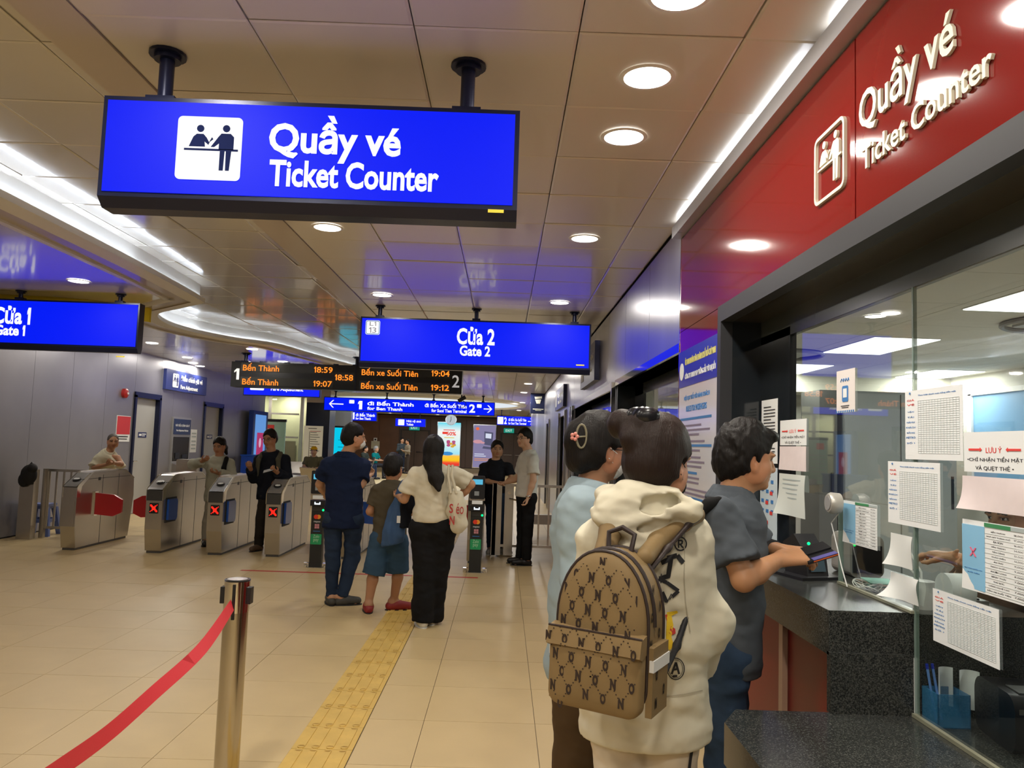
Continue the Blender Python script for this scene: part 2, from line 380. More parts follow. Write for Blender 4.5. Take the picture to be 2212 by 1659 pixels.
# yellow bulkhead of the stair void seen above the gate 1 sign
b = MB(); yb = catmull([(-6.85,8.62),(-5.6,8.68),(-4.9,8.8),(-4.35,9.2),(-4.3,9.3)],5)
vs = [(x,y,z) for x,y in yb for z in (2.83,2.999)]
b.add(vs, [(2*i,2*i+2,2*i+3,2*i+1) for i in range(len(yb)-1)]); vs2 = [(x,y+.03,z) for x,y in yb for z in (2.83,2.999)]
b.add(vs2, [(2*i,2*i+1,2*i+3,2*i+2) for i in range(len(yb)-1)]); b.add([v for x,y in yb for v in ((x,y,2.83),(x,y+.03,2.83))], [(2*i,2*i+1,2*i+3,2*i+2) for i in range(len(yb)-1)])
struct(b.build('trim_1', mat('yellow_paint',(.95,.74,.03),.45)), 'yellow curved band under the ceiling behind the gate 1 sign')
# downlights
dl_ring = MB(); 
dl_ring.add([v for k in range(28) for v in ((.112*math.cos(2*math.pi*k/28),.112*math.sin(2*math.pi*k/28),-.004),(.094*math.cos(2*math.pi*k/28),.094*math.sin(2*math.pi*k/28),-.008))], [(2*k,2*((k+1)%28),2*((k+1)%28)+1,2*k+1) for k in range(28)])
me_ring = dl_ring.mesh('trim_ring', M_white, True); d_ = MB(); d_.cyl(0,0,-.007,-.004,.094,28); me_diff = d_.mesh('diffuser', emat('lamp_white',(1,.95,.88),6))
def downlight(x, y, label, z=H, p=None, grp=None, sc=1):
    t = thing('downlight', label, 'light', (x,y,z)); t.scale = (sc,sc,1)
    link('trim_ring', me_ring, t); link('diffuser', me_diff, t)
    area('lamp', (0,0,-.012), .17, p or LAMP_W, parent=t)
    if grp: t['group'] = grp
DL = [(.527,2.44,'round downlight cut off by the top edge of the photo, right row'),(.527,3.02,'largest fully visible round downlight, right of the big blue sign'),(.527,3.63,'round downlight second from the top in the row by the red fascia'),
 (.53,5.47,'round downlight right of the big sign lower corner, left of the red panel reflection'),(.53,7.98,'round downlight just above the right post of the gate 2 sign'),
 (-1.3,5.42,'round downlight below the bottom edge of the big ticket counter sign'),(-1.3,7.9,'round downlight above the left post of the gate 2 sign'),(-4.31,7.73,'round downlight above the gate 1 sign on the left'),
 (-1.32,15.51,'small round downlight above the right half of the train board'),(.53,15.53,'small round downlight below the gate 2 sign, nearest of three by the right wall'),(.54,18.7,'middle one of three small downlights by the right wall'),(.52,21.85,'farthest of three small downlights by the right wall'),
 (-6.21,15.11,'small downlight at the left wall, nearest of three over the fare adjustment sign'),(-6.55,16.24,'small downlight at the left wall, middle of three over the fare adjustment sign'),(-6.68,16.95,'small downlight at the left wall, farthest of three over the fare adjustment sign'),
 (-4.36,13.28,'small downlight left of the board above the number 1'),(-4.41,15.29,'small downlight just over the train board left half'),
 (.527,-.6,None),(.527,1.2,None),(-1.3,.8,None),(-1.3,2.3,None),(-4.31,4.9,None),(-4.31,2.0,None),(-5.9,10.9,None),(-5.9,12.9,None),
 (-7.5,27,'faint downlight right of the fare adjustment hanging sign'),(-9,27,None),(-3.5,36.5,'tiny downlight over the far brown wall left of the clock'),(-6,36.5,'tiny downlight over the far brown wall beside the small direction sign'),(-1.4,36.5,'tiny downlight over the purple poster'),(.6,33,'tiny downlight by the navy wall box'),(.6,27,None),(-9,23.5,None),(-.4,-.9,None),(-1.4,-1.5,None),(.5,-3,None),(-2.6,-3,None),(-4.4,-1,None)]  # closing entries, all behind the camera, are unseen lamps added as fill
HID = ['right row just behind the camera','right row overhead','left row overhead before the big sign','above the big sign left end','over the gate 1 side, farther','over the gate 1 side, nearer','by the left wall over the leftmost gate','by the left wall past the gates','in the lift lobby, right','in the far hall, left','in the far hall near the right wall','at the lobby entrance','centre row behind the camera','left row behind the camera','right row far behind the camera','left row far behind the camera','over the foreground floor at left']
for x,y,l in DL:
    if l: downlight(x,y,l, p=LAMP_W*(1 if y<12 else (1.3 if y<20 else 3)), sc=1 if y<12 else 1.0)
    else: downlight(x,y,'hall downlight out of the picture, '+HID.pop(0), H, p=LAMP_W*(1.5 if y<2.5 else (1 if y<12 else (1.6 if y<20 else 3.5))))
# oval light recess far away
b = MB(); ov = [(-3.1+3.6*math.cos(2*math.pi*k/64), 29+4*math.sin(2*math.pi*k/64)) for k in range(64)]
t = thing('oval_ceiling_light', 'large white glowing oval light recess in the far ceiling behind the train board', 'light', (-3.1,29,H))
b.prism([(x+3.1,y-29) for x,y in ov],2,-.006,-.002); b.build('glow_panel', emat('oval_glow',(.85,.93,1),.9), t)
sweep([(x+3.1,y-29) for x,y in ov], [(-.02,-.0),(-.1,-.07),(-.25,-.05),(-.3,0)], 'rim', M_white, t, closed=True)
area('oval_light', (-3.1,29,H-.05), 5, 200, (.9,.95,1), parent=None)
# ================================================================ LEFT WALL
XL = -6.8
def wallbase(name, x0,x1,y0,y1,z0,z1,m):
    b = MB(); b.box(x0,x1,y0,y1,z0,z1); return struct(b.build(name, m))
wl = MB(); wl.box(XL-.2,XL-.012,-6,14.35,0,H+.5); wl.box(XL-.2,XL-.012,15.36,17.66,0,H+.5); wl.box(XL-.2,XL-.012,18.8,22.1,0,H+.5)
wl.box(XL-.2,XL-.012,14.35,15.36,2.2,H+.5); wl.box(XL-.2,XL-.012,17.66,18.8,2.2,H+.5)
wall_left = struct(wl.build('wall_left', M_fr))
js = [-6,-3.9,-2.9,-1.9,-.9,.1,1.1,2.13,3.15,4.17,5.19,6.21,7.22,8.23,9.24,10.25,11.24,12.25,13.28,14.32]
def wp(y0,y1,z0=0.02,z1=H): b = MB(); b.box(XL-.012,XL,y0+.003,y1-.003,z0,z1); b.build('wall_panel', M_wallL, wall_left)
for a,c in zip(js,js[1:]): wp(a,c)
wp(14.32,15.38,2.24,H); wp(15.38,16.0); wp(16.0,16.95); wp(16.95,17.64); wp(17.64,18.82,2.24,H); wp(18.82,19.9); wp(19.9,21.0); wp(21.0,22.1)
b = MB(); b.box(-14,XL,22.1-.02,22.1,0,H+.5); struct(b.build('wall_side', M_wallL))
def leftdoor(n, y0, y1, lab):
    d = thing('door_%d'%n, lab, 'door', (XL,(y0+y1)/2,0)); d['kind'] = 'structure'; del d['category']; w = y1-y0
    b = MB(); b.box(-.09,.03,-w/2-.04,-w/2+.03,0,2.2); b.box(-.09,.03,w/2-.03,w/2+.04,0,2.2); b.box(-.09,.03,-w/2-.04,w/2+.04,2.16,2.26); b.build('door_frame', M_nav, d)
    b = MB(); b.box(-.11,-.06,-w/2+.03,w/2-.03,.01,2.16); lf = b.build('door_leaf', mat('door_grey',(.42,.42,.40),.4), d)
    b = MB(); b.tube([(-.06,-w/2+.12,.98),(-.01,-w/2+.12,.98),(-.01,-w/2+.26,.98)],.011,8); b.box(-.062,-.055,-w/2+.09,-w/2+.15,.9,1.06); b.build('door_handle', M_chrome, lf)
    b = MB(); b.box(-.06,-.055,-.17,.17,1.42,1.52); pl = b.build('door_plate', mat('plate_navy',(.02,.03,.12),.4), lf)
    b = MB(); b.box(-.0545,-.053,-.14,-.04,1.45,1.49); b.box(-.0545,-.053,-.02,.14,1.475,1.495); b.box(-.0545,-.053,-.02,.10,1.445,1.46); b.build('lettering', M_paper, lf)
leftdoor(1,14.35,15.36,'grey door with a small navy plate, nearer one in the left wall')
leftdoor(2,17.68,18.79,'grey door with a small navy plate, farther one in the left wall')
def leftpanel(name, lab, cat, y0,y1,z0,z1, th, m):
    t = thing(name, lab, cat, (XL+.001,(y0+y1)/2,(z0+z1)/2), ROTL); w=(y1-y0)/2; h=(z1-z0)/2
    b = MB(); b.box(-w,w,-th,0,-h,h); b.build('panel' if name!='wall_sign' else 'sign_box', m, t); return t
# person pictogram helper (local XZ)
def pictogram(parent, m, cx, cz, s, y=-.003, depth=.002):
    b = MB()
    def P(pts): b.prism([(cx+p[0]*s, cz+p[1]*s) for p in pts], 1, y-depth, y)
    def C(x,z,r): P([(x+r*math.cos(2*math.pi*k/16), z+r*math.sin(2*math.pi*k/16)) for k in range(16)])
    C(-.14,.30,.055); C(.25,.31,.055)
    P([(-.30,.02),(-.24,.17),(-.19,.215),(-.09,.215),(-.04,.16),(.0,.09),(.06,.14),(.04,.17),(-.01,.05),(-.07,.10),(-.06,.02)])
    P([(.03,.02),(.14,.18),(.18,.23),(.32,.23),(.37,.18),(.37,-.02),(.15,-.02),(.15,.08),(.08,.02)])
    P([(-.37,-.01),(.44,-.01),(.44,-.04),(-.37,-.04)])
    P([(.17,-.04),(.17,-.34),(.23,-.34),(.24,-.04)]); P([(.26,-.04),(.265,-.34),(.32,-.34),(.34,-.04)])
    return b.build('pictogram', m, parent)
fs = leftpanel('wall_sign','navy wall sign reading fare adjustment beside the three small downlights on the left wall','sign',15.46,17.56,2.39,2.80,.06, mat('sign_navy',(.03,.045,.2),.4))
text('Điều chỉnh giá vé', fs, M_paper, .22, .07, 1.15, .17, -.062, .02); text('Fare Adjustment', fs, M_paper, .1, -.12, .9, .11, -.062, .02)
b = MB(); b.prism(rrect(-.75,-.47,-.14,.14,.03),1,-.064,-.061); b.build('pictogram_plate', M_paper, fs); pictogram(fs, mat('sign_navy2',(.02,.03,.15),.5), -.61,0,.32,-.0645)
t = thing('fire_alarm_bell','small round red fire alarm bell on the left wall','alarm',(XL,13.9,2.2),ROTL)
b = MB(); b.tube([(0,0,0),(0,-.05,0),(0,-.075,0)],[.085,.085,.05],20); b.build('bell', mat('alarm_red',(.4,.02,.02),.35), t, smooth=True); b=MB(); b.tube([(0,-.075,.0),(0,-.09,.0)],.02,10); b.build('centre_cap',M_paper,t)
t = leftpanel('wall_notice','red and white notice on the left wall behind the old man in a white shirt','notice',13.72,14.22,1.34,1.80,.008, M_paper)
b = MB(); b.box(-.24,.24,-.011,-.0085,-.1,.22); b.build('red_field', mat('notice_red',(.6,.04,.05),.5), t)
b=MB(); b.box(-.18,.18,-.011,-.0085,-.15,-.13); b.box(-.15,.15,-.011,-.0085,-.19,-.175); b.build('print_lines',M_ink,t)
t = thing('ticket_machine','recessed fare adjustment machine with a navy header in the left wall','machine',(XL,16.45,0),ROTL)
b = MB(); b.box(-.46,.46,-.03,.0,.1,1.86); b.build('surround', mat('machine_grey',(.4,.4,.4),.35,.5), t)
b = MB(); b.box(-.42,.42,-.04,-.031,1.5,1.82); hd=b.build('header', mat('machine_navy',(.02,.04,.12),.4), t); text('MÁY ĐIỀU CHỈNH GIÁ VÉ',hd,M_paper,0,1.7,.7,.07,-.041); text('Fare Adjustment Machine',hd,M_paper,0,1.58,.6,.05,-.041)
b = MB(); b.box(-.40,.40,-.036,-.031,.95,1.45); b.build('screen', mat('machine_screen',(.03,.03,.03),.15), t)
b = MB(); b.prism([(-.30,.6),(.0,.6),(.0,.92),(-.30,.82)],0,-.4,.4); sh=b.build('shelf', M_steel, t)
MB().box(-.3,-.1,-.05,-.035,1.0,1.12).build('slot', M_blk, t); MB().box(.05,.3,-.05,-.035,1.0,1.08).build('slot', M_blk, t)
t = leftpanel('wall_notice','narrow white notice with diagrams on the wall right of the ticket machine','notice',16.99,17.32,1.12,1.62,.006, M_paper)
b = MB(); [b.box(-.12,.12,-.0085,-.0065,z,z+.03) for z in (.15,.08,-.02,-.1,-.18)]; b.build('print_lines', M_inkg, t)
# blue advertising totem
t = thing('display_totem','tall blue display totem with a pink square on a pale screen by the left wall','display',(-6.7,21.1,0),ROTL)
b = MB(); b.box(-.62,.62,-.12,.0,0,2.2); b.build('housing', mat('totem_blue',(.01,.05,.35),.3), t)
b = MB(); b.box(-.46,.46,-.125,-.121,.5,2.1); b.build('screen', emat('totem_screen',(.13,.33,.75),.9), t); b=MB(); b.box(-.27,.27,-.13,-.126,1.0,1.62); pk=b.build('pink_square', emat('pink',(.5,.03,.15),.8), t)
b=MB(); b.sph((0,-.13,1.35),(.1,.004,.13)); b.build('emblem', emat('pinkw',(.8,.5,.7),.8), t)
t = thing('blue_bin','blue plastic cabinet low beside the display totem','cabinet',(-6.15,20.05,0)); b=MB(); b.box(-.45,.45,-.3,.3,0,1.02); b.build('body', mat('bin_blue',(.01,.06,.4),.35), t); b=MB(); b.box(-.25,.1,-.31,-.3,.7,.74); b.build('slot',M_blk,t); b=MB(); b.box(-.47,.47,-.32,.32,1.02,1.05); b.build('lid', mat('bin_blue2',(.01,.08,.5),.3), t)
# green notice board behind
t = thing('route_board','pale green timetable board with a red logo standing left of the glass lift','board',aY(585,1060,24.5).xy.to_3d()); b=MB(); b.box(-.35,.35,-.03,.03,0,2.0); b.build('board', mat('board_green',(.35,.55,.45),.5), t); b=MB(); b.box(-.37,.37,-.04,.04,2.0,2.08); b.build('frame',M_blk,t); b=MB(); b.box(-.24,.0,-.034,-.031,1.7,1.9); b.build('logo',M_inkr,t); b=MB(); [b.box(-.3,.25-.1*(k%3),-.034,-.031,1.5-.13*k,1.53-.13*k) for k in range(10)]; b.build('print_lines', M_inkg, t)
# ================================================================ BACK HALL
wb = struct(MB().box(-14,9,41.3,41.5,0,H+.5).build('wall_back', M_fr))
M_wood = mat('brown_cladding',(.16,.075,.04),.35, var=.12, vscale=1.5)
M_wood2 = mat('brown_cladding_dark',(.10,.06,.045),.35)
b_ = [-14,-11.5,-10.2,-9.0,-7.8,-6.6,-5.55,-3.9,-2.0,-.2,1.3]
for i,(a,c) in enumerate(zip(b_,b_[1:])):
    MB().box(a+.006,c-.006,41.27,41.3,0.25,H-.1).build('cladding_panel', M_wood if c < -5 else M_wood2, wb)
MB().box(-14,1.3,41.2,41.3,0,.22).build('skirting', mat('skirt_tan',(.35,.28,.18),.4), wb)
MB().box(-14,1.3,38.6,38.7,H-.12,H).build('soffit_edge', M_tan, wb)
def fardoor(n,x0,x1,lab,exit=True):
    d = thing('door_%d'%n, lab, 'door', ((x0+x1)/2,41.27,0)); d['kind']='structure'; del d['category']; w=(x1-x0)/2
    MB().box(-w-.08,w+.08,-.05,0,0,2.16).build('door_frame', mat('doorframe_dark',(.03,.022,.02),.4), d)
    for s in (-1,1):
        lf = MB().box(min(0,s*w)+.01,max(0,s*w)-.01,-.08,-.05,.02,2.1).build('door_leaf', mat('door_brown',(.09,.055,.04),.4), d)
        MB().tube([(s*w*.15,-.12,1.0),(s*w*.85,-.12,1.0)],.025,6).build('push_bar', M_chrome, lf)
fardoor(3,-5.4,-4.0,'dark brown double door in the far wall left of the bright poster')
fardoor(4,-.1,1.15,'brown double door in the far wall behind the man in white polo')
for x,z,l in ((-4.72,2.26,'small green exit sign over the left far door'),(.25,2.28,'small green exit sign over the right far door')):
    t = thing('exit_sign', l, 'sign', (x,41.0,z)); MB().box(-.27,.27,-.03,.03,-.12,.12).build('sign_box', emat('exit_green',(.02,.35,.25),.8), t); text('EXIT',t,emat('exit_w',(.8,1,.9),1),0,0,.34,.12,-.034)
# posters
t = thing('light_box_poster','bright multicolour lit advertising poster on the far wall under the clock','poster',(-2.9,41.2,1.47))
MB().box(-.63,.63,-.06,.0,-1.16,1.16).build('light_box_frame', M_chrome, t)
m = bpy.data.materials.new('poster_gradient'); m.use_nodes = True; nt = m.node_tree; bs = nt.nodes['Principled BSDF']; tc = nt.nodes.new('ShaderNodeTexCoord'); sp = nt.nodes.new('ShaderNodeSeparateXYZ'); mr = nt.nodes.new('ShaderNodeMapRange'); mr.inputs[1].default_value=-1.1; mr.inputs[2].default_value=1.1; cr = nt.nodes.new('ShaderNodeValToRGB')
nt.links.new(tc.outputs['Object'],sp.inputs[0]); nt.links.new(sp.outputs[2],mr.inputs[0]); nt.links.new(mr.outputs[0],cr.inputs[0]); nt.links.new(cr.outputs[0],bs.inputs['Emission Color']); bs.inputs['Base Color'].default_value=(0,0,0,1); bs.inputs['Emission Strength'].default_value=1.0
e = cr.color_ramp.elements; e[0].position=0; e[0].color=(.8,.02,.02,1); e[1].position=1; e[1].color=(.15,.75,.9,1)
for p,c in ((.06,(.9,.08,.02,1)),(.12,(1,.6,.0,1)),(.22,(1,.55,.05,1)),(.27,(.35,.8,.95,1)),(.5,(.7,.92,.9,1)),(.8,(.95,.95,.9,1))): x_=e.new(p); x_.color=c
MB().box(-.6,.6,-.064,-.061,-1.13,1.13).build('poster_sheet', m, t)
text('50%', t, emat('pr',(.85,.05,.03),1), .12,.55,.5,.2,-.066,.03); b=MB(); b.box(-.35,-.08,-.066,-.0645,.52,.64); b.box(-.3,.3,-.066,-.0645,.72,.76); b.build('print_lines', emat('pr',(.85,.05,.03),1), t); b=MB(); b.box(-.25,.28,-.066,-.0645,.32,.36); b.build('print_lines', emat('pry',(.8,.6,.1),1), t)
b=MB(); [b.sph((.33*math.sin(k*2.1)-.02,-.066,.02+.12*math.cos(k*1.7)),(.1,.004,.07)) for k in range(7)]; b.build('picture', [emat('pm',(.55,.1,.25),.9)], t); b=MB(); [b.sph((.2+.1*math.sin(k*2),-.067,-.02+.07*k-.1),(.1,.004,.06)) for k in range(3)]; b.build('picture', emat('py',(.8,.45,.05),.9), t)
b=MB(); b.sph((-.05,-.067,-.5),(.3,.004,.1)); b.build('picture', emat('pb',(.05,.3,.7),.9), t)
t = thing('light_box_poster','purple lit poster of a hand tapping a card reader on the far wall','poster',(-1.02,41.2,1.4))
MB().box(-.61,.61,-.06,0,-1.14,1.16).build('light_box_frame', M_chrome, t); MB().box(-.58,.58,-.064,-.061,-1.1,1.12).build('poster_sheet', emat('purple',(.27,.24,.42),.9), t)
b=MB(); b.prism([(.0,.1),(.42,.05),(.45,.75),(-.02,.8)],1,-.068,-.065); b.prism([(-.1,-.1),(.4,-.15),(.42,-.02),(-.05,.02)],1,-.068,-.065); b.build('picture', emat('rdr',(.09,.09,.16),1), t); b=MB(); b.prism([(.05,.45),(.35,.43),(.36,.68),(.05,.7)],1,-.07,-.0685); b.build('picture', emat('rdw',(.7,.75,.9),1), t); b=MB(); b.sph((-.35,-.068,.25),(.25,.006,.1)); b.sph((-.1,-.068,.2),(.12,.006,.05)); b.build('picture', emat('rdh',(.7,.35,.4),.9), t)
b=MB(); b.sph((-.38,-.068,.93),(.09,.004,.08)); b.build('emblem', emat('em1',(.9,.15,.05),1), t); b=MB(); b.box(-.5,.0,-.067,-.065,-.42,-.38); b.box(-.5,.1,-.067,-.065,-.52,-.48); b.build('print_lines', emat('rdw',(.7,.75,.9),1), t); b=MB(); b.box(-.5,.3,-.067,-.065,-.66,-.63); b.box(-.5,.2,-.067,-.065,-.74,-.71); b.build('print_lines', emat('rdo',(.8,.3,.1),1), t)
t = thing('wall_clock','round white wall clock hanging above the bright poster','clock',(-2.6,37.9,2.66))
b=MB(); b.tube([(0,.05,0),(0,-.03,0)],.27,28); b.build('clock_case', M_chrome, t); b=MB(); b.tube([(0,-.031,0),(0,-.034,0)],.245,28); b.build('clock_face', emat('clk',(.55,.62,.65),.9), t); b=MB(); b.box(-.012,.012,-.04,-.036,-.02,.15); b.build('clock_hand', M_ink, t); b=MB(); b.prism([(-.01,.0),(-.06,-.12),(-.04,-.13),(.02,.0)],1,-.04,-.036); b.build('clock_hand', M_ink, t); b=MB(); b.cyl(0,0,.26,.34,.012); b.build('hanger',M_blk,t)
# small wall notices on the brown wall
p = aY(811,961,41.2); t = thing('wall_notice','small cream notice on the brown far wall above the seated people','notice',p); MB().box(-.22,.22,-.03,0,-.2,.2).build('sheet', mat('cream',(.6,.57,.42),.6), t); b=MB(); b.box(-.12,.12,-.034,-.031,.1,.12); b.build('print_lines',M_inkg,t)
p = aY(811,950,41.2); p.z += .0
t = thing('wall_notice','tiny white pictogram plate above the cream notice on the far wall','notice',(p.x,41.2,aY(811,949,41.2).z)); t.location.z = aY(811,949.5,41.2).z; MB().box(-.09,.09,-.03,0,-.09,.09).build('sheet', M_paper, t); MB().sph((0,-.031,0),(.05,.004,.05)).build('pictogram', M_ink, t)
# green lift lobby + black column
t = thing('lift_shaft','glass lift shaft with pale green walls behind the man in dark pullover','lift',(-9.2,27,0))
MB().box(-2.6,2.2,.5,.6,0,2.95).build('back_wall', mat('lobby_green',(.42,.42,.26),.5), t)
for x in (-1.0,.35,1.1,2.2): MB().box(x-.05,x+.05,-.1,0,0,2.95).build('frame_post', M_steel, t)
for z in (1.5,2.3): MB().box(-.9,2.1,-.09,-.04,z,z+.06).build('frame_rail', M_steel, t)
for x0,x1 in ((.42,1.05),(1.15,2.14)): MB().box(x0,x1,-.05,-.04,.02,2.9).build('glass_pane', M_glass, t)
b=MB(); b.box(-1.9,-1.3,.46,.49,1.75,2.35); b.build('screen', M_blk, t); b=MB(); b.box(1.2,1.9,.4,.46,0,1.4); b.build('lift_door', mat('lift_brown',(.13,.11,.06),.4), t)
MB().box(-2.5,-.1,-.4,.3,0,1.05).build('barrier', mat('lobby_green2',(.3,.3,.2),.5), t)
p0 = aY(655,1020,24); p1 = aY(706,1020,24)
t = thing('column','square black column with a pale route map behind the seated man in a yellow cap','column',((p0.x+p1.x)/2,24.4,0)); wc=(p1.x-p0.x)/2
MB().box(-wc,wc,-.4,.4,0,2.62).build('shaft', mat('column_navy',(.008,.01,.025),.25), t); MB().box(-wc,wc,-.4,.4,2.62,3.0).build('capital', M_tan, t)
t = thing('route_map','pale route map panel on the black column','map',((aY(675,960,23.9).x),23.97,1.35))
MB().box(-.29,.29,-.03,.0,-.55,.55).build('map_panel', mat('map_cream',(.75,.70,.55),.5,emit=(.5,.45,.32),es=.35), t); b=MB(); b.box(-.12,-.105,-.034,-.031,-.45,.38); [b.box(-.09,.1+.05*(k%3),-.034,-.031,.34-.07*k,.355-.07*k) for k in range(12)]; b.box(-.16,.1,-.034,-.031,.46,.48); b.build('print_lines', mat('map_ink',(.12,.08,.06),.6), t); b=MB(); b.box(-.1,.22,-.034,-.031,.38,.395); b.build('print_lines', M_inkr, t)
t = thing('display_screen','bright cyan information screen right of the black column','screen',(aY(734,960,27).x,27,0))
MB().box(-.42,.5,-.05,.05,0,1.98).build('housing', M_blk, t); MB().box(-.37,.45,-.055,-.051,.4,1.92).build('screen_face', emat('cyan',(.0,.6,.85),1), t); b=MB(); [b.box(.05-.1*(k%2),.38,-.058,-.056,1.6-.12*k,1.63-.12*k) for k in range(8)]; b.build('print_lines', emat('cy2',(.0,.25,.4),1), t)
# silver pier behind
MB().box(-7.3,-5.9,30,30.3,0,H).build('pier', M_wall); bpy.data.objects['pier']['kind']='structure'; bpy.data.objects['pier'].name='wall_middle'
# ================================================================ RIGHT WALL (metal panels, beyond the ticket window)
wr = MB(); wr.box(XR+.02,XR+.2,5.0,42,2.14,H+.5); wr.box(XR+.02,XR+.2,12.7,14.1,0,2.2); wr.box(XR+.02,XR+.2,15.7,19.2,0,2.2); wr.box(XR+.02,XR+.2,20.8,42,0,2.2); wr.box(XR+.02,XR+.2,7.95,8.15,0,2.2)
wall_right = struct(wr.build('wall_right', M_fr))
ys_ = [5.0,6.1,7.3,8.5,9.8,11.2,12.6,14.1,15.7,17.4,19.2,20.8,23,26,30,35,41.3]
for a,c in zip(ys_,ys_[1:]): MB().box(XR,XR+.02,a+.004,c-.004,2.2,H-.02).build('wall_panel', M_wall, wall_right)
MB().box(XR-.005,XR+.02,5.0,7.9,2.14,2.2).build('header_strip', M_chrome, wall_right); MB().box(XR-.005,XR+.02,8.15,12.6,2.12,2.2).build('header_strip', M_steel, wall_right)
for a,c in ((7.95,8.15),(12.62,14.1),(15.7,19.2),(20.8,24),(24,30),(30,41.3)): MB().box(XR,XR+.02,a+.004,c-.004,0,2.2).build('wall_panel', M_wall, wall_right)
for y in (7.93,12.62,13.0,14.12,15.68,19.2): MB().box(XR-.04,XR,y-.02,y+.03,0,2.18).build('pilaster_trim', M_chrome, wall_right)
for n,y0,y1 in ((5,14.14,15.66),(6,19.24,20.78)):
    d = thing('door_%d'%n,'lift door in the right metal wall','door',(XR,(y0+y1)/2,0)); d['kind']='structure'; del d['category']; w=(y1-y0)/2
    MB().box(.06,.12,-w,w,0,2.12).build('door_leaf', M_dark, d); MB().box(-.01,.05,-w,w,2.1,2.2).build('door_header', M_steel, d); MB().box(.03,.06,-.03,.03,0,2.1).build('edge_strip', M_steel, d)
# ticket windows 2 and 3
def window(n, y0, y1, lab, z1=2.14, xg=1.32):
    t = thing('window_%d'%n, lab, 'window', (0,0,0)); t['kind']='structure'; del t['category']
    MB().box(XR+.02,xg+.05,y1-.04,y1,0.0,z1).build('jamb', M_dark, t); MB().box(XR+.02,xg+.05,y0,y0+.04,.0,z1).build('jamb', M_dark, t)
    MB().box(XR+.02,xg+.05,y0,y1,z1,z1+.04).build('head', M_dark, t)
    MB().box(xg,xg+.03,y1-(y1-y0)*.17,y1-.04,.98,z1).build('side_panel', M_dark, t)
    MB().box(xg,xg+.02,y0,y1,z1-.1,z1).build('top_rail', mat('rail_dark',(.05,.06,.055),.2), t)
    ym = y0+(y1-y0)*.45
    for a,c in ((y0+.04,ym-.003),(ym+.003,y1-(y1-y0)*.17)): MB().box(xg,xg+.008,a,c,1.0,z1-.1).build('glass_pane', M_glass, t)
    MB().box(XR-.05,xg+.5,y0+.05,y1-.1,.92,1.0).build('sill', M_gran, t); MB().box(XR+.0,XR+.04,y0+.05,y1-.1,0,.92).build('apron', M_darkred, t)
    return t
window(2,5.06,7.92,'dark framed ticket window beyond the red panel'); window(3,8.17,12.6,'far dark framed ticket window at the end of the counters')
# white tray sticking out of window 3
# ================================================================ TICKET WINDOW 1
XG = 1.32
w1 = thing('window_1','large dark framed ticket counter window','window'); w1['kind']='structure'; del w1['category']
MB().box(XR-.012,XR+.05,-6,4.06,2.18,2.265).build('frame_head', M_fr, w1)
MB().box(XR-.012,XR+.05,4.0,4.06,0,2.18).build('frame_jamb', M_fr, w1)
MB().box(XR+.05,XG+.03,4.0,4.04,0,2.18).build('jamb_reveal', M_dark, w1)
MB().box(XR+.05,XG+.03,-6,4.04,2.18,2.22).build('head_reveal', mat('soffit_bronze',(.05,.043,.03),.15,coat=.5), w1)
MB().box(XG,XG+.03,-6,4.0,2.06,2.18).build('top_rail', mat('rail_dark',(.05,.06,.055),.2), w1)
MB().box(XG,XG+.03,3.59,4.0,0.7,2.1).build('side_panel', M_dark, w1)
MB().box(XG+.001,XG+.011,2.505,3.59,1.34,2.06).build('glass_pane', M_glass, w1)
MB().box(XG+.001,XG+.011,2.505,3.05,1.012,1.34).build('glass_pane', M_glass, w1)
MB().box(XG+.001,XG+.011,-2,2.495,.697,2.06).build('glass_pane', M_glass, w1)
MB().box(XG-.001,XG+.012,2.496,2.504,.70,2.06).build('glass_seam', M_glassedge, w1)
MB().box(XG-.006,XG+.012,3.045,3.052,1.012,1.34).build('glass_seam', M_glassedge, w1)
b=MB(); b.box(XG-.012,XG+.001,2.5,3.05,1.011,1.02); b.box(XG-.012,XG+.001,-1,2.5,.695,.706); b.build('sealant_bead', mat('sealant',(.24,.24,.17),.4), w1)
# red fascia
wf = MB(); wf.box(XR+.05,XR+.15,-6,5.0,2.26,H+.5); wf.box(XR+.05,XR+.15,4.06,5.0,0,2.26); wfo = wf.build('wall_front', M_fr); struct(wfo,)
for a,c in ((-6,.2),(.2,2.468),(2.472,5.0)): MB().box(XR,XR+.05,a+.002,c-.002,2.268,2.885).build('red_panel', M_red, wfo)
MB().box(XR,XR+.05,4.064,5.0,0.0,2.264).build('red_panel', M_red, wfo)
MB().box(XR-.002,XR+.05,5.0,5.015,0,2.9).build('edge_trim', M_chrome, wfo)
# aluminium cornice over the red fascia with ledge
for a,c in ((-6,-.5),(-.5,1.72),(1.72,4.86),(4.86,5.02)): MB().box(XR-.06,XR+.04,a+.002,c-.002,2.89,2.94).build('cornice_box', mat('alu',(.55,.56,.6),.35,.6), wfo)
MB().box(XR-.06,XR-.05,-6,5.02,2.94,2.965).build('cornice_lip', mat('alu',(.55,.56,.6),.35,.6), wfo)
MB().box(XR-.01,XR+.04,-6,5.0,2.94,H+.0).build('cove_back', M_white, wfo)
for y in (3.9,1.5,-1.2): area('cove_lamp', (XR-.03,y,2.955), .04, 1.6, (.85,.9,1), (math.pi,math.radians(-14),0), 'RECTANGLE', 2.2)
MB().box(-14,9,-6.2,-6,0,H+.5).build('wall_near', M_wallL); struct(bpy.data.objects['wall_near'])
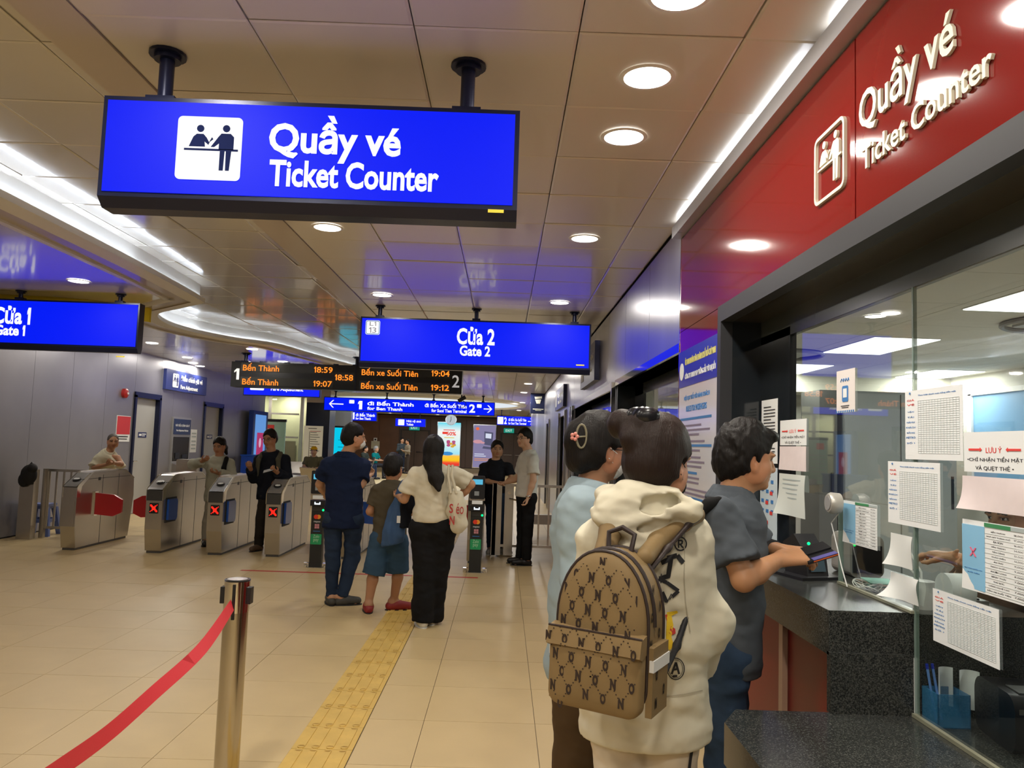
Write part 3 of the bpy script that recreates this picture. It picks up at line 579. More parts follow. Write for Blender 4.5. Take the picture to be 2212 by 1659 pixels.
# raised letters on fascia
t = thing('fascia_lettering','raised cream letters and pictogram spelling ticket counter on the red fascia','sign',(XR,2.1,2.5),ROTX)
M_cream = mat('cream_letters',(.62,.58,.45),.45)
def onfascia(px,py): v = aX(px,py,XR); return -(v.y-2.1), v.z-2.5
def fitbox(body, x0,x1,z0,z1,m,par,y,bold,depth): return text(body, par, m, (x0+x1)/2, (z0+z1)/2, x1-x0, z1-z0, y, bold, depth, 'raised_letters')
xa,_=onfascia(1862,240); xb,_=onfascia(2068,60)
zq = onfascia(1880,240)[1]
fitbox('Quầy vé', xa, xb, .005, .20, M_cream, t, -.006,.012,.009)
xa,_=onfascia(1868,330); xb,_=onfascia(2152,120)
fitbox('Ticket Counter', xa, xb, -.094, -.019, M_cream, t, -.006,.014,.009)
xa,_=onfascia(1765,400); xb,_=onfascia(1830,300)
sz = xb-xa; cx = (xa+xb)/2; hh=.29/2
out = rrect(cx-sz/2,cx+sz/2,-.095,.155,.03); inn = rrect(cx-sz/2+.012,cx+sz/2-.012,-.083,.143,.02)
n=len(out); b=MB(); b.add([(p[0],-.011,p[1]) for p in out]+[(p[0],-.011,p[1]) for p in inn]+[(p[0],0,p[1]) for p in out]+[(p[0],0,p[1]) for p in inn],[(i,(i+1)%n,(i+1)%n+n,i+n) for i in range(n)]+[(i,i+2*n,(i+1)%n+2*n,(i+1)%n) for i in range(n)]+[(i+n,(i+1)%n+n,(i+1)%n+3*n,i+3*n) for i in range(n)]); b.build('pictogram_frame', M_cream, t)
pictogram(t, M_cream, cx-.005,.035,.245,-.001,.010)
# ---------------------------------------------------------------- counter
ct = thing('counter','black granite two-level ticket counter with dark red front','counter',(0,0,0))
zh, zl = 1.01, .694
MB().box(1.055,XG+.40,2.52,3.95,zh-.14,zh).build('high_worktop', M_gran, ct)
MB().box(1.10,1.2,2.53,3.95,.05,zh-.14).build('front_panel', M_darkred, ct)
MB().box(1.055,XG-.001,2.506,2.535,zl,zh-.13).build('end_slab', M_gran, ct)
MB().prism([(.69,-1.5),(.69,2.40),(.76,2.52),(1.78,2.52),(1.78,-1.5)],2,zl-.12,zl).build('low_worktop', M_gran, ct)
MB().box(1.15,XG+.1,-1.5,2.5,0,zl-.12).build('lower_front', M_darkred, ct)
MB().box(XG+.02,XG+.40,2.50,2.52,zl,zh).build('inner_end_slab', M_gran, ct)
# tan pillar strip seen between the gray polo man and the red front
MB().box(1.08,1.1,3.0,3.04,.05,zh-.14).build('edge_strip', mat('edge_tan',(.4,.25,.17),.5), ct)
# ================================================================ OFFICE behind the glass
zo = 2.6
oc = MB(); oc.box(XG+.03,7,-6,14,zo+.03,zo+.1); office = struct(oc.build('ceiling_office', M_white)); 
M_op = mat('office_ceiling_tile',(.62,.60,.54),.7)
opm = {}
k = 0
for iy in range(-2, 14):
    for ix in range(-4, 5):
        x0 = 3.2+ix*1.2-.0; y0 = iy*.93-.2
        if x0 < XG-.3 or x0+1.2 > 7.3: continue
        link('ceiling_panel', opm.setdefault('a', MB().box(.003,1.197,.003,.927,0,.02).mesh('ceiling_panel', M_op)), office, (x0,y0,zo))
MB().box(XG+.02,2.01,-6,14,zo,zo+.02).build('ceiling_panel', M_op, office)
ML = emat('office_led',(1,1,.97),3.2)
for i,(x,y,l) in enumerate([(3.35,7.0,'square office light panel seen through the ticket glass left of its seam'),(3.3,4.4,'bright office light panel cut by the right edge of the photo'),(3.35,9.3,'thin office light panel near the dark window side panel'),(5.25,9.4,'office light panel low behind the glass seam'),(5.3,6.6,'small office light panel at the right edge of the photo'),(3.35,1.8,'office light panel outside the picture overhead')]):
    t = thing('panel_light', l, 'light', (x,y,zo)); MB().box(0,.6,0,1.15 if i<3 else 1.0,-.012,-.004).build('diffuser', ML, t); MB().box(-.01,.61,-.01,1.16 if i<3 else 1.01,-.006,-.001).build('frame', M_white, t)
    area('panel_lamp',(.3,.5,-.02),.55,42,(1,1,.95),parent=t,shape='RECTANGLE',sy=.95)
for x,y,l in ((2.85,5.95,'small round office downlight seen through the glass'),(3.9,10.2,'tiny round office downlight by the back wall')):
    t = thing('downlight', l, 'light', (x,y,zo)); link('trim_ring', me_ring, t); link('diffuser', me_diff, t); t.scale=(.8,.8,1)
for x,y,l in ((4.3,5.9,'round air conditioner grille in the office ceiling right of the seam'),(3.0,8.4,'round air conditioner grille in the office ceiling behind the blue reflection')):
    t = thing('air_diffuser', l, 'vent', (x,y,zo)); b=MB(); b.tube([(.42*math.cos(2*math.pi*k/32),.42*math.sin(2*math.pi*k/32),-.02) for k in range(32)],.02,6,close=True); b.build('outer_ring', mat('grille_grey',(.2,.2,.2),.5), t, smooth=True); MB().box(-.25,.25,-.25,.25,-.02,-.002).build('grille', mat('grille_lt',(.4,.4,.38),.5), t)
M_ow = mat('office_wall',(.55,.53,.46),.6)
ob = struct(MB().box(XG+.1,7.2,11.0,11.1,0,zo+.1).build('wall_office_back', M_ow)); MB().box(XG+.1,7.2,10.4,11,2.35,zo).build('bulkhead', mat('bulk',(.62,.6,.5),.6), ob)
struct(MB().box(6.0,6.1,-6,11,0,zo+.1).build('wall_office_right', M_ow))
struct(MB().box(XG+.1,6,-6.1,-6,0,zo+.1).build('wall_office_near', M_ow))
t = thing('window_7','blue roller blind window in the office right wall','window',(6.0,9.1,1.85)); t['kind']='structure'; del t['category']
MB().box(-.03,0,-1.5,.75,-.75,.48).build('blind', mat('blind_blue',(.16,.32,.5),.6,emit=(.1,.3,.5),es=.15), t); MB().box(-.06,0,-1.56,.82,.48,.54).build('window_frame', M_white, t); MB().box(-.06,0,.75,.85,-.8,.5).build('window_frame', M_white, t)
for x0,x1,l in ((3.9,4.12,'dark grey office cabinet column, left one seen behind the glass'),(4.2,5.6,'tall grey metal office cabinet by the back wall')):
    t = thing('office_cabinet', l, 'cabinet', ((x0+x1)/2,9.9,0)); w=(x1-x0)/2; MB().box(-w,w,-.3,.3,0,2.32).build('carcass', mat('cab_dark',(.07,.07,.065),.4) if w<.2 else mat('cab_grey',(.2,.21,.2),.4), t)
    if w>.2: [MB().box(s*w/2-w/2+.01,s*w/2+w/2-.01,-.32,-.3,.03,2.29).build('door', mat('cab_grey2',(.24,.25,.24),.4), t) for s in (-1,1)]
    MB().box(w-.08,w-.05,-.33,-.31,.9,1.3).build('handle', M_blk, t)
t = thing('office_door','grey office door left behind the glass','door',(2.75,10.9,0)); MB().box(-.5,.5,-.04,.0,0,2.1).build('door_frame', mat('od',(.2,.2,.18),.5), t); MB().box(-.42,.42,-.06,-.03,.01,2.02).build('door_leaf', mat('od2',(.28,.28,.26),.5), t); MB().box(.3,.36,-.09,-.06,.9,1.1).build('door_handle', M_chrome, t)
struct(MB().box(1.9,9,-6,14,-.02,.001).build('floor_office', mat('office_floor',(.35,.33,.28),.5)))
for y in (8.0,4.8): struct(MB().box(XR+.2,1.6,y+.0,y+.05,0,zo).build('trim_2', M_ow)) if 0 else None
# office desk inside
t = thing('desk','brown inner office desk behind the ticket glass','desk',(2.9,1.2,0)); MB().box(-.3,.5,-1.6,1.6,.70,.74).build('desktop', mat('desk_brown',(.25,.13,.07),.4), t); MB().box(.3,.5,-1.6,1.6,0,.70).build('pedestal', mat('desk_dk',(.12,.08,.05),.5), t)
# ================================================================ HANGING SIGNS
def post(parent, x, y, z0, base=.06, r=.022):
    b = MB(); b.cyl(x,y,z0,H,r,14); b.cyl(x,y,H-.012,H+.004,base,18); b.cyl(x,y,H-.03,H-.012,base*.7,18); b.box(x-.055,x+.055,y-.03,y+.03,z0-.005,z0+.03); b.build('hanger_post', M_nav, parent, smooth=True)
def hangsign(name, lab, x0,x1,y0,z0,z1,th,posts,face=EB,chamf=.05, r=.025):
    t = thing(name, lab, 'sign', ((x0+x1)/2, y0, (z0+z1)/2)); w=(x1-x0)/2; h=(z1-z0)/2
    b = MB(); b.prism([(-.0,-h),(.0,h),(th,h),(th,-h-.0),(th*.8,-h-chamf),(th*.2,-h-chamf*.8)],0,-w,w); b.build('sign_box', M_nav, t)
    MB().box(-w+.02,w-.02,-.006,-.001,-h+.02,h-.02).build('lit_face', face, t)
    for s in posts: post(t, s-(x0+x1)/2 if 1 else s, th/2, h, r=r, base=r*2.6); t.children[-1].location = (0,0,0)
    # post() works in world z; shift
    return t
def post2(parent, xs, yl, ztop_local, gap, r=.022):
    for x in xs:
        b = MB(); b.cyl(x,yl,ztop_local,ztop_local+gap,r,14); b.cyl(x,yl,ztop_local+gap-.012,ztop_local+gap,r*2.5,18); b.cyl(x,yl,ztop_local+gap-.03,ztop_local+gap-.01,r*1.8,18); b.box(x-r*2,x+r*2,yl-r*1.6,yl+r*1.6,ztop_local,ztop_local+.025); b.build('hanger_post', M_nav, parent, smooth=True)
def hangsign(name, lab, x0,x1,y0,z0,z1,th,posts,face=EB,chamf=.05,r=.022):
    cx=(x0+x1)/2; cz=(z0+z1)/2
    t = thing(name, lab, 'sign', (cx, y0, cz)); w=(x1-x0)/2; h=(z1-z0)/2
    b = MB(); b.prism([(0,-h),(0,h),(th,h),(th,-h),(th*.8,-h-chamf),(th*.25,-h-chamf)],0,-w,w); b.build('sign_box', M_nav, t)
    if face: MB().box(-w+.018,w-.018,-.005,.001,-h+.018,h-.018).build('lit_face', face, t)
    post2(t, [p-cx for p in posts], th/2, h, H-z1, r)
    return t
Y1 = 2.9
s1 = hangsign('hanging_sign','big blue lit hanging sign with white pictogram reading ticket counter', aY(205,417,Y1).x+.008, aY(1120,350,Y1).x, Y1, aY(660,438,Y1).z+.0, aY(660,222,Y1).z+.0, .16, (-1.38,-.19), r=.028, chamf=.035)
cx0, cz0 = s1.location.x, s1.location.z
def on(sx, px, py, Y): v = aY(px,py,Y); return v.x-sx.location.x, v.z-sx.location.z
def fit(sx, body, px0,py0,px1,py1, Y, m=EW, bold=.015, y=-.008, zc=None, name='lettering'):
    # px box measured along the sign's own axis
    xa,za = on(sx,px0,py0,Y); xb,zb = on(sx,px1,py1,Y)
    return text(body, sx, m, (xa+xb)/2, (za+zb)/2, xb-xa, None if zc is None else zc, y, bold, .003, name)
fit(s1,'Quầy vé', 583,297,867,310, Y1, zc=.185, bold=.028).name='lettering'
fit(s1,'Ticket Counter', 583,374,948,388, Y1, zc=.105, bold=.026)
pa = on(s1,383,322,Y1); pb = on(s1,523,322,Y1); pc=(pa[0]+pb[0])/2; hw=(pb[0]-pa[0])/2; pz=(pa[1]+pb[1])/2
b=MB(); b.prism(rrect(pc-hw,pc+hw,pz-hw,pz+hw,.018),1,-.0085,-.0055); b.build('pictogram_plate', EW, s1)
pictogram(s1, mat('picto_navy',(.01,.015,.06),.95,spec=.05), pc, pz+.0, hw*2.05, -.009)
x_,z_ = on(s1,1071,457,Y1); MB().box(x_-.03,x_+.03,-.007,-.004,z_-.006,z_+.006).build('asset_sticker', mat('sticker_yellow',(.7,.55,.05),.5,emit=(.7,.55,.05),es=.4), s1)
Y2 = 8.5
s2 = hangsign('hanging_sign','blue lit hanging sign reading gate 2 over the ticket gates', aY(777,735,Y2).x, aY(1276,750,Y2).x, Y2, aY(1028,790,Y2).z-.005, aY(1028,692,Y2).z+.0, .12, (-1.42,-.35,.74))
fit(s2,'Cửa 2', 987,725,1069,727, Y2, zc=.20, bold=.03); fit(s2,'Gate 2', 993,757,1059,760, Y2, zc=.115, bold=.03)
pa = on(s2,790,707,Y2); pb=on(s2,821,709,Y2); hw=(pb[0]-pa[0])/2; b=MB(); b.prism(rrect(pa[0],pb[0],pa[1]-hw,pa[1]+hw,.02),1,-.0085,-.0055); b.build('code_plate', EW, s2)
text('L1',s2,mat('sgrey',(.2,.2,.25),.6),(pa[0]+pb[0])/2,pa[1]+.04,.07,.045,-.01); text('13',s2,mat('sgrey',(.2,.2,.25),.6),(pa[0]+pb[0])/2,pa[1]-.03,.08,.06,-.01)
b=MB(); b.tube([(p[0],-.009,p[1]) for p in rrect(pa[0]+.008,pb[0]-.008,pa[1]-hw+.008,pa[1]+hw-.008,.016)],.004,6,close=True); b.build('plate_border', mat('pbord',(.05,.2,.5),.5), s2)
Yg = 8.35
x1 = aY(299,705,Yg).x
s3 = hangsign('hanging_sign','blue lit hanging sign reading gate 1 cut off at the left edge', x1-2.55, x1-.0, Yg, aY(150,748,Yg).z, aY(150,650,Yg).z, .12, (-5.3,-4.22,-6.4))
fit(s3,'Cửa 1', -14,679,67,682, Yg, zc=.20, bold=.03); fit(s3,'Gate 1', -11,712,55,715, Yg, zc=.115, bold=.03)
for s_,px in ((s2,1256),(s3,262)):
    x_,_ = on(s_,px,790,s_.location.y); hh_ = max(v.co.z for v in s_.children[0].data.vertices); MB().box(x_-.06,x_+.03,-.007,-.004,-hh_+.003,-hh_+.016).build('asset_sticker', MATS['sticker_yellow'], s_)
# train board
Yb = 13.9
bx0, bx1 = aY(499,810,Yb).x, aY(998,825,Yb).x
zt, zb = aY(750,789,Yb).z, aY(750,843,Yb).z
tb_ = thing('train_board','dark departure board with amber train names and times','display',((bx0+bx1)/2,Yb,(zt+zb)/2)); w=(bx1-bx0)/2; h=(zt-zb)/2
MB().box(-w,w,0,.28,-h,h).build('housing', M_blk, tb_)
mid = on(tb_,768,815,Yb)[0]
def px(p): return on(tb_,p,815,Yb)[0]
M_scr = mat('board_screen',(.03,.03,.028),.2)
for a,c in ((520,720),(777,972)):
    for zz in (0.055,-.195): MB().box(px(a),px(c),-.006,-.001,zz,zz+.15).build('screen_row', M_scr, tb_)
MB().box(px(723),px(766),-.006,-.001,-.07,.09).build('screen_row', M_scr, tb_); MB().box(mid-.006,mid+.006,-.01,0,-h,h).build('divider', M_nav, tb_)
b=MB(); 
for k in range(10): b.box(-w+.05+k*.44,-w+.14+k*.44,.02,.1,h,h+.02)
b.build('top_lug', M_nav, tb_)
def bt(s,a,c,z,m=EO,hh=.105): text(s,tb_,m,(px(a)+px(c))/2,z,px(c)-px(a),hh,-.009,.012,.003,'led_text')
bt('Bến Thành',524,602,.135,hh=.14); bt('18:59',678,718,.125); bt('Bến Thành',524,602,-.115,hh=.14); bt('19:07',678,718,-.125)
bt('18:58',724,763,.0); bt('Bến xe Suối Tiên',781,903,.125,hh=.14); bt('19:04',932,971,.13); bt('Bến xe Suối Tiên',781,903,-.12,hh=.14); bt('19:12',932,971,-.125)
MG = mat('board_digit',(.7,.7,.7),.5,emit=(.7,.7,.7),es=.5)
text('1',tb_,MG,px(511),0,.09,.2,-.006,.01,name='platform_digit'); text('2',tb_,MG,px(985),0,.13,.22,-.006,.01,name='platform_digit')
post2(tb_, [px(525),px(768),px(997)], .1, h, H-zt, .035)
def simple_sign(name, lab, pxs, Y, zt, zb, posts, items, chamf=0.0):
    x0 = aY(pxs[0],880,Y).x; x1 = aY(pxs[1],880,Y).x
    t = hangsign(name, lab, x0, x1, Y, zb, zt, .12, [x0+(x1-x0)*p for p in posts], chamf=chamf); hh=(zt-zb); W_=x1-x0
    for it in items:
        k, u0, u1, v, s = it[:5]
        xa=(u0-.5)*W_; xb=(u1-.5)*W_; z=v*hh
        if k == 'box': b=MB(); b.prism(rrect(xa,xb,z-s*hh/2,z+s*hh/2,.02),1,-.01,-.006); b.build('symbol_plate', EW, t)
        elif k in '<>':
            d = -1 if k=='<' else 1; tip = xa if d<0 else xb; tail = xb if d<0 else xa; a=s*hh/2; th=a*.28; b=MB()
            b.prism([(tail,z-th/2),(tip-d*th,z-th/2),(tip-d*th,z+th/2),(tail,z+th/2)],1,-.01,-.006); b.prism([(tip,z),(tip-d*a,z+a),(tip-d*a-d*th*1.3,z+a),(tip-d*th*1.4,z),(tip-d*a-d*th*1.3,z-a),(tip-d*a,z-a)],1,-.0105,-.0065); b.build('arrow', EW, t)
        else: text(k,t,EW,(xa+xb)/2,z,xb-xa,s*hh,-.009,.03)
    return t
simple_sign('hanging_sign','blue lit hanging sign reading fare adjustment half hidden under the train board',(523,690),16.6,2.87,2.38,(.1,.9),[('box',.09,.27,.05,.62),('Điều chỉnh giá vé',.36,.83,.2,.32),('Fare Adjustment',.36,.78,-.2,.22)])
simple_sign('hanging_sign','long blue lit sign with arrows to platforms 1 and 2 below the train board',(699,1069),24,2.81,2.39,(.065,.365,.64,.93),[('<',.03,.115,0,.55),('box',.148,.178,.2,.26),('1',.2,.225,-.03,.62),('đi Bến Thành',.255,.525,.16,.36),('for Ben Thanh',.255,.46,-.24,.24),('đi Bến Xe Suối Tiên',.59,.835,.16,.36),('for Suoi Tien Terminal',.63,.835,-.24,.24),('2',.85,.885,0,.62),('box',.895,.922,.2,.26),('>',.935,.985,0,.55)])
simple_sign('hanging_sign','small blue lit sign with a left arrow for platform 1, behind the long arrow sign',(729,815),33,aY(772,888,33).z,aY(772,909,33).z,(.1,.9),[('<',.03,.18,0,.6),('box',.2,.36,0,.75),('1',.39,.44,0,.7),('đi Bến Thành',.47,.95,.15,.4),('for Ben Thanh',.47,.85,-.25,.25)])
simple_sign('hanging_sign','small blue lit sign with a right arrow for platform 2 left of the elevators',(1074,1158),33,aY(1116,899,33).z,aY(1116,920,33).z,(.12,.9),[('box',.02,.17,0,.75),('2',.19,.26,0,.7),('đi Bến Xe Suối Tiên',.3,.76,.15,.36),('for Suoi Tien Terminal',.3,.76,-.25,.25),('>',.8,.96,0,.6)])
simple_sign('hanging_sign','small blue lit sign reading toilets before the far double door',(855,921),38,aY(888,904,38).z,aY(888,922,38).z,(.2,.8),[('box',.1,.3,0,.7),('Nhà vệ sinh',.37,.85,.15,.36),('Toilets',.37,.6,-.22,.28)])
# projecting navy box with helmet icon
c = aY(1165,872,22)
t = thing('projecting_sign','dark navy projecting sign box with a guard cap emblem on the right wall','sign',(c.x,22,c.z)); MB().box(-.25,.2,0,.25,-.28,.3).build('sign_box', M_nav, t)
b=MB(); b.prism([(-.14,.19),(.07,.21),(.07,.15),(-.12,.13)],1,-.006,0); b.prism([(-.12,.11),(.05,.12),(.02,.0),(-.08,.0)],1,-.006,0); b.build('emblem', mat('emb',(.4,.4,.33),.5), t); b=MB(); b.box(-.18,.12,-.005,0,-.17,-.145); b.box(-.11,.06,-.005,0,-.2,-.188); b.build('print_lines',mat('emb',(.4,.4,.33),.5),t)
# navy signs flat on the right wall
def rsign(lab, y0,y1,z0,z1, txt, col=(.03,.04,.16)):
    t = thing('wall_sign', lab, 'sign', (XR-.001,(y0+y1)/2,(z0+z1)/2), ROTX); w=(y1-y0)/2; h=(z1-z0)/2
    MB().box(-w,w,-.06,0,-h,h).build('sign_box', mat('rsign',col,.35), t); 
    b=MB(); b.prism(rrect(-w*.85,-w*.85+h*1.3,-h*.65,h*.65,.02),1,-.064,-.061); b.build('pictogram_plate', M_paper, t)
    text(txt[0],t,M_paper,w*.28,h*.3,w*1.1,h*.5,-.062,.02); text(txt[1],t,M_paper,w*.2,-h*.35,w*.9,h*.34,-.062,.02)
rsign('navy wall sign seen edge-on right of the gate 2 sign', 9.3,11.0,2.32,2.80, ('Điều chỉnh giá vé','Fare Adjustment'))
rsign('smaller farther navy wall sign seen edge-on on the right metal wall', 14.2,16.4,2.25,2.66, ('Quầy vé','Ticket Counter'))
# ================================================================ RULES POSTER
pL = aX(1469,780,XR); 
t = thing('rules_poster','tall white rules poster with a blue heading on the red panel','poster',(XR,(4.98+4.08)/2,0),ROTX); wv=.445
MB().box(-wv,wv,-.004,0,.55,2.13).build('poster_sheet', mat('poster_w',(.72,.70,.74),.25,coat=.5), t)
MB().box(-wv,wv,-.006,-.004,1.90,2.13).build('blue_heading', mat('poster_b',(.02,.03,.35),.3), t)
text('ỦY BAN NHÂN DÂN THÀNH PHỐ HỒ CHÍ MINH',t,mat('py2',(.75,.7,.2),.5),.07,2.06,.70,.055,-.007,.015); text('CÔNG TY TNHH MTV ĐƯỜNG SẮT ĐÔ THỊ SỐ 1',t,M_paper,.07,1.965,.70,.055,-.007,.015)
b=MB(); b.tube([(-.37,-.006,2.0),(-.37,-.008,2.0)],.055,20); b.build('emblem', M_paper, t)
text('NỘI QUY ĐỐI VỚI HÀNH KHÁCH',t,M_inkb,0,1.83,.6,.045,-.005,.01); text('RULES FOR PASSENGERS',t,M_inkb,0,1.76,.48,.035,-.005,.01)
b1=MB(); b2=MB(); z=1.69; k=0
while z > .6:
    L_=.78*(.55+.45*random.random()); (b1 if k%5==0 else b2).box(-.4,-.4+L_,-.0055,-.0045,z,z+(.011 if k%5 else .014)); z -= .027 if k%3 else .04; k+=1
b1.build('print_lines', M_inkb, t); b2.build('print_lines', mat('pp',(.22,.18,.26),.6), t)
# ================================================================ PAPERS ON THE GLASS
def gsheet(name, lab, cat, px0,py0,px1,py1, m, X=XG-.002, curl=0, tilt=0):
    a = aX(px0,py0,X); c = aX(px1,py1,X); y=(a.y+c.y)/2; z=(a.z+c.z)/2
    t = thing(name, lab, cat, (X,y,z), ROTX); w=abs(a.y-c.y)/2; h=abs(a.z-c.z)/2
    n=8; vs=[];fs=[]
    for i in range(n+1):
        for j in range(n+1):
            u=-1+2*i/n; v=-1+2*j/n; vs.append((u*w,-.0015-curl*(u*v*.5+.5)**2*(1-v)*.5*abs(u),v*h))
    for i in range(n):
        for j in range(n): q=i*(n+1)+j; fs.append((q,q+n+1,q+n+2,q+1))
    b=MB(); b.add(vs,fs); b.add([(v[0],v[1]+.0008,v[2]) for v in vs],[f[::-1] for f in fs]); b.build('sheet', m, t, smooth=True); t.rotation_euler[1]=tilt
    return t,w,h
def arrow(t,x0,x1,z,s,m):
    d=1 if x1>x0 else -1; MB().prism([(x0,z-s*.35),(x1-d*s,z-s*.35),(x1-d*s,z-s*.7),(x1,z),(x1-d*s,z+s*.7),(x1-d*s,z+s*.35),(x0,z+s*.35)],1,-.003,-.0018).build('red_arrow', m, t)
def notice(lab,*a):
    t,w,h = gsheet('paper_notice',lab,'notice',*a,M_paper)
    arrow(t,-w*.82,-w*.38,h*.12,h*.15,M_inkr); arrow(t,w*.82,w*.38,h*.12,h*.15,M_inkr)
    text('LƯU Ý',t,M_inkr,0,h*.12,w*.5,h*.32,-.0025,.0); text('•CHỈ NHẬN TIỀN MẶT',t,M_ink,0,-h*.35,w*1.75,h*.3,-.0025,.0); text('VÀ QUẸT THẺ •',t,M_ink,0,-h*.78,w*1.2,h*.3,-.0025,.0); return t
notice('white notice with red arrows saying cash and card only, large one at the right edge',2083,934,2222,1026)
notice('small white notice with red arrows on the glass by the gray polo man',1686,909,1743,962)
gsheet('blank_sheet','crumpled pinkish blank sheet taped under the large red-arrow notice','paper',2080,1027,2222,1117,M_pink,XG-.004,.02)
gsheet('blank_sheet','pinkish blank sheet under the small red-arrow notice','paper',1685,964,1742,1019,M_pink,XG-.003,.005)
t,w,h=gsheet('paper_notice','curling white sheet with faint print under the small pink sheet','notice',1684,1022,1740,1122,mat('paper_dim',(.66,.70,.66),.6),XG-.004,.03)
b=MB(); [b.box(-w*.7,w*.7,-.003,-.002,h*(.7-.22*k),h*(.76-.22*k)) for k in range(5)]; b.build('print_lines',M_inkg,t)
def pricelist(lab,px0,py0,px1,py1,cross=False):
    t,w,h=gsheet('price_list',lab,'notice',px0,py0,px1,py1,M_paper,XG-.003,.004)
    MB().box(-w,-w*.1 if 0 else -w*.25,-.003,-.0018,-h*.95,h*.86).build('blue_column',M_pbl,t); MB().box(-w*.25,w*.55,-.003,-.0018,h*.87,h*.98).build('green_header',M_grn,t)
    MB().box(w*.56,w*.98,-.003,-.0018,h*.87,h*.98).build('grey_header',M_inkg,t)
    st=['BẾN THÀNH','NHÀ HÁT THÀNH PHỐ','BA SON','VĂN THÁNH','TÂN CẢNG','THẢO ĐIỀN','AN PHÚ','RẠCH CHIẾC','PHƯỚC LONG','BÌNH THÁI','THỦ ĐỨC','CÔNG NGHỆ CAO','BẾN XE SUỐI TIÊN']; pr=['18,000','17,000','16,000','14,000','13,000','12,000','11,000','9,000','8,000','7,000','7,000','7,000','7,000']
    ln=MB()
    for k,(s_,p_) in enumerate(zip(st,pr)):
        z=h*(.76-.135*k); text(s_,t,M_ink,w*.17,z,min(.048*len(s_),.72)*w,h*.05,-.0022); text(p_,t,M_ink,w*.77,z,w*.26,h*.05,-.0022); ln.box(-w*.25,w*.97,-.0025,-.0018,z-h*.068,z-h*.064)
    ln.build('table_lines',M_inkg,t)
    text('ĐẠI HỌC QUỐC GIA',t,M_inkb,-w*.62,-h*.38,w*.6,h*.04,-.004); text('( KHU VUI TIÊN)' if 0 else 'SUỐI TIÊN',t,M_inkb,-w*.62,-h*.48,w*.4,h*.04,-.004)
    if cross:
        b=MB(); [b.prism([(-w*.62-.012*s*1-.003,h*.1-.012+.0),( -w*.62-.012*s+.003,h*.1-.012),(-w*.62+.012*s+.003,h*.1+.012),(-w*.62+.012*s-.003,h*.1+.012)],1,-.0045,-.0035) for s in (1,-1)]; b.build('pink_cross',mat('pinkx',(.9,.15,.25),.5),t)
    return t
pricelist('blue and white fare list with a pink cross at the right edge of the glass',2080,1120,2222,1312,True)
pricelist('small blue and white fare list on the glass left of the seam',1823,1080,1896,1190)
def faretable(lab,px0,py0,px1,py1):
    t,w,h=gsheet('fare_table',lab,'notice',px0,py0,px1,py1,M_paper)
    for i,s_ in enumerate(('GIÁ','VÉ')): text(s_,t,M_inkr,-w*.78,h*(.72-.13*i),w*.28,h*.06,-.0025)
    for i,s_ in enumerate(('VẬN','TẢI','HÀNH','KHÁCH','BẰNG','METRO','SỐ 1')): text(s_,t,M_inkb,-w*.78,h*(.38-.15*i),w*(.08+.055*len(s_)),h*.06,-.0025)
    text('Theo lượt thanh toán bằng tiền mặt',t,M_inkb,w*.15,h*.84,w*1.3,h*.06,-.0025)
    b=MB(); 
    for k in range(26): z=h*(.68-.06*k); b.box(-w*.5,w*.9,-.0025,-.0018,z,z+h*.004)
    for k in range(15): x=-w*.5+w*.1*k; b.box(x,x+w*.005,-.0025,-.0018,-h*.82,h*.68)
    b.build('table_lines',mat('tl',(.55,.62,.62),.6),t)
    b=MB(); b.tube([(-w*.8,-.0025,h*.92),(-w*.8,-.0035,h*.92)],h*.035,14); b.build('emblem',M_inkb,t); return t
faretable('white fare table sheet with a grid, hung across the glass seam',1919,996,2033,1150)
faretable('white fare table high on the glass above the seam sheet',1956,846,2082,996)
faretable('lowest white fare table on the glass above the black printer',2016,1270,2161,1448)
t,w,h=gsheet('sticker_card','white card with a blue phone drawing stuck high on the glass','sticker',1808,803,1848,889,mat('stick',(.8,.74,.70),.5))
b=MB(); b.prism(rrect(-w*.35,w*.3,-h*.5,h*.25,.008),1,-.003,-.002); b.build('phone_drawing',M_inkb,t); b=MB(); b.prism(rrect(-w*.22,w*.18,-h*.3,h*.12,.002),1,-.0038,-.0031); b.build('phone_screen',M_paper,t)
b=MB(); [b.tube([(-w*.5+w*.25*k,-.003,h*.45),(-w*.4+w*.25*k,-.003,h*.6),(-w*.2+w*.2*k,-.003,h*.48)],.0015,5) for k in range(4)]; b.build('hand_drawing',M_inkb,t); b=MB(); [b.box(-w+w*.2*k,-w+w*.2*k+w*.1,-.003,-.002,-h,-h*.9) for k in range(10)]; b.build('checker_edge',M_inkb,t); b=MB(); b.box(-w*.5,w*.4,-.003,-.002,-h*.7,-h*.67); b.box(-w*.4,w*.3,-.003,-.002,-h*.78,-h*.75); b.build('print_lines',M_ink,t)
# notices on the dark side panel
t,w,h=gsheet('paper_notice','white letter with typed lines at the top of the dark side panel','notice',1646,866,1680,1002,M_paper,XG-.001); b=MB(); [b.box(-w*.7,w*(.7 if k%4 else .2),-.003,-.002,h*(.75-.1*k),h*(.78-.1*k)) for k in range(15)]; b.build('print_lines',M_ink,t)
t,w,h=gsheet('info_poster','narrow blue and white picture poster low on the dark side panel','poster',1643,1008,1679,1168,mat('pp3',(.62,.72,.78),.5),XG-.001); b=MB(); [b.box(-w*.8+w*.55*(k%3),-w*.8+w*.55*(k%3)+w*.28,-.003,-.002,h*(.86-.28*(k//3)-.04*(k%2)),h*(.92-.28*(k//3))) for k in range(15)]; b.build('print_pictures',M_inkb,t); b=MB(); [b.box(-w*.3+w*.5*(k%2),w*.0+w*.5*(k%2),-.0035,-.003,h*(.5-.28*k),h*(.6-.28*k)) for k in range(5)]; b.build('print_pictures',M_inkr,t)
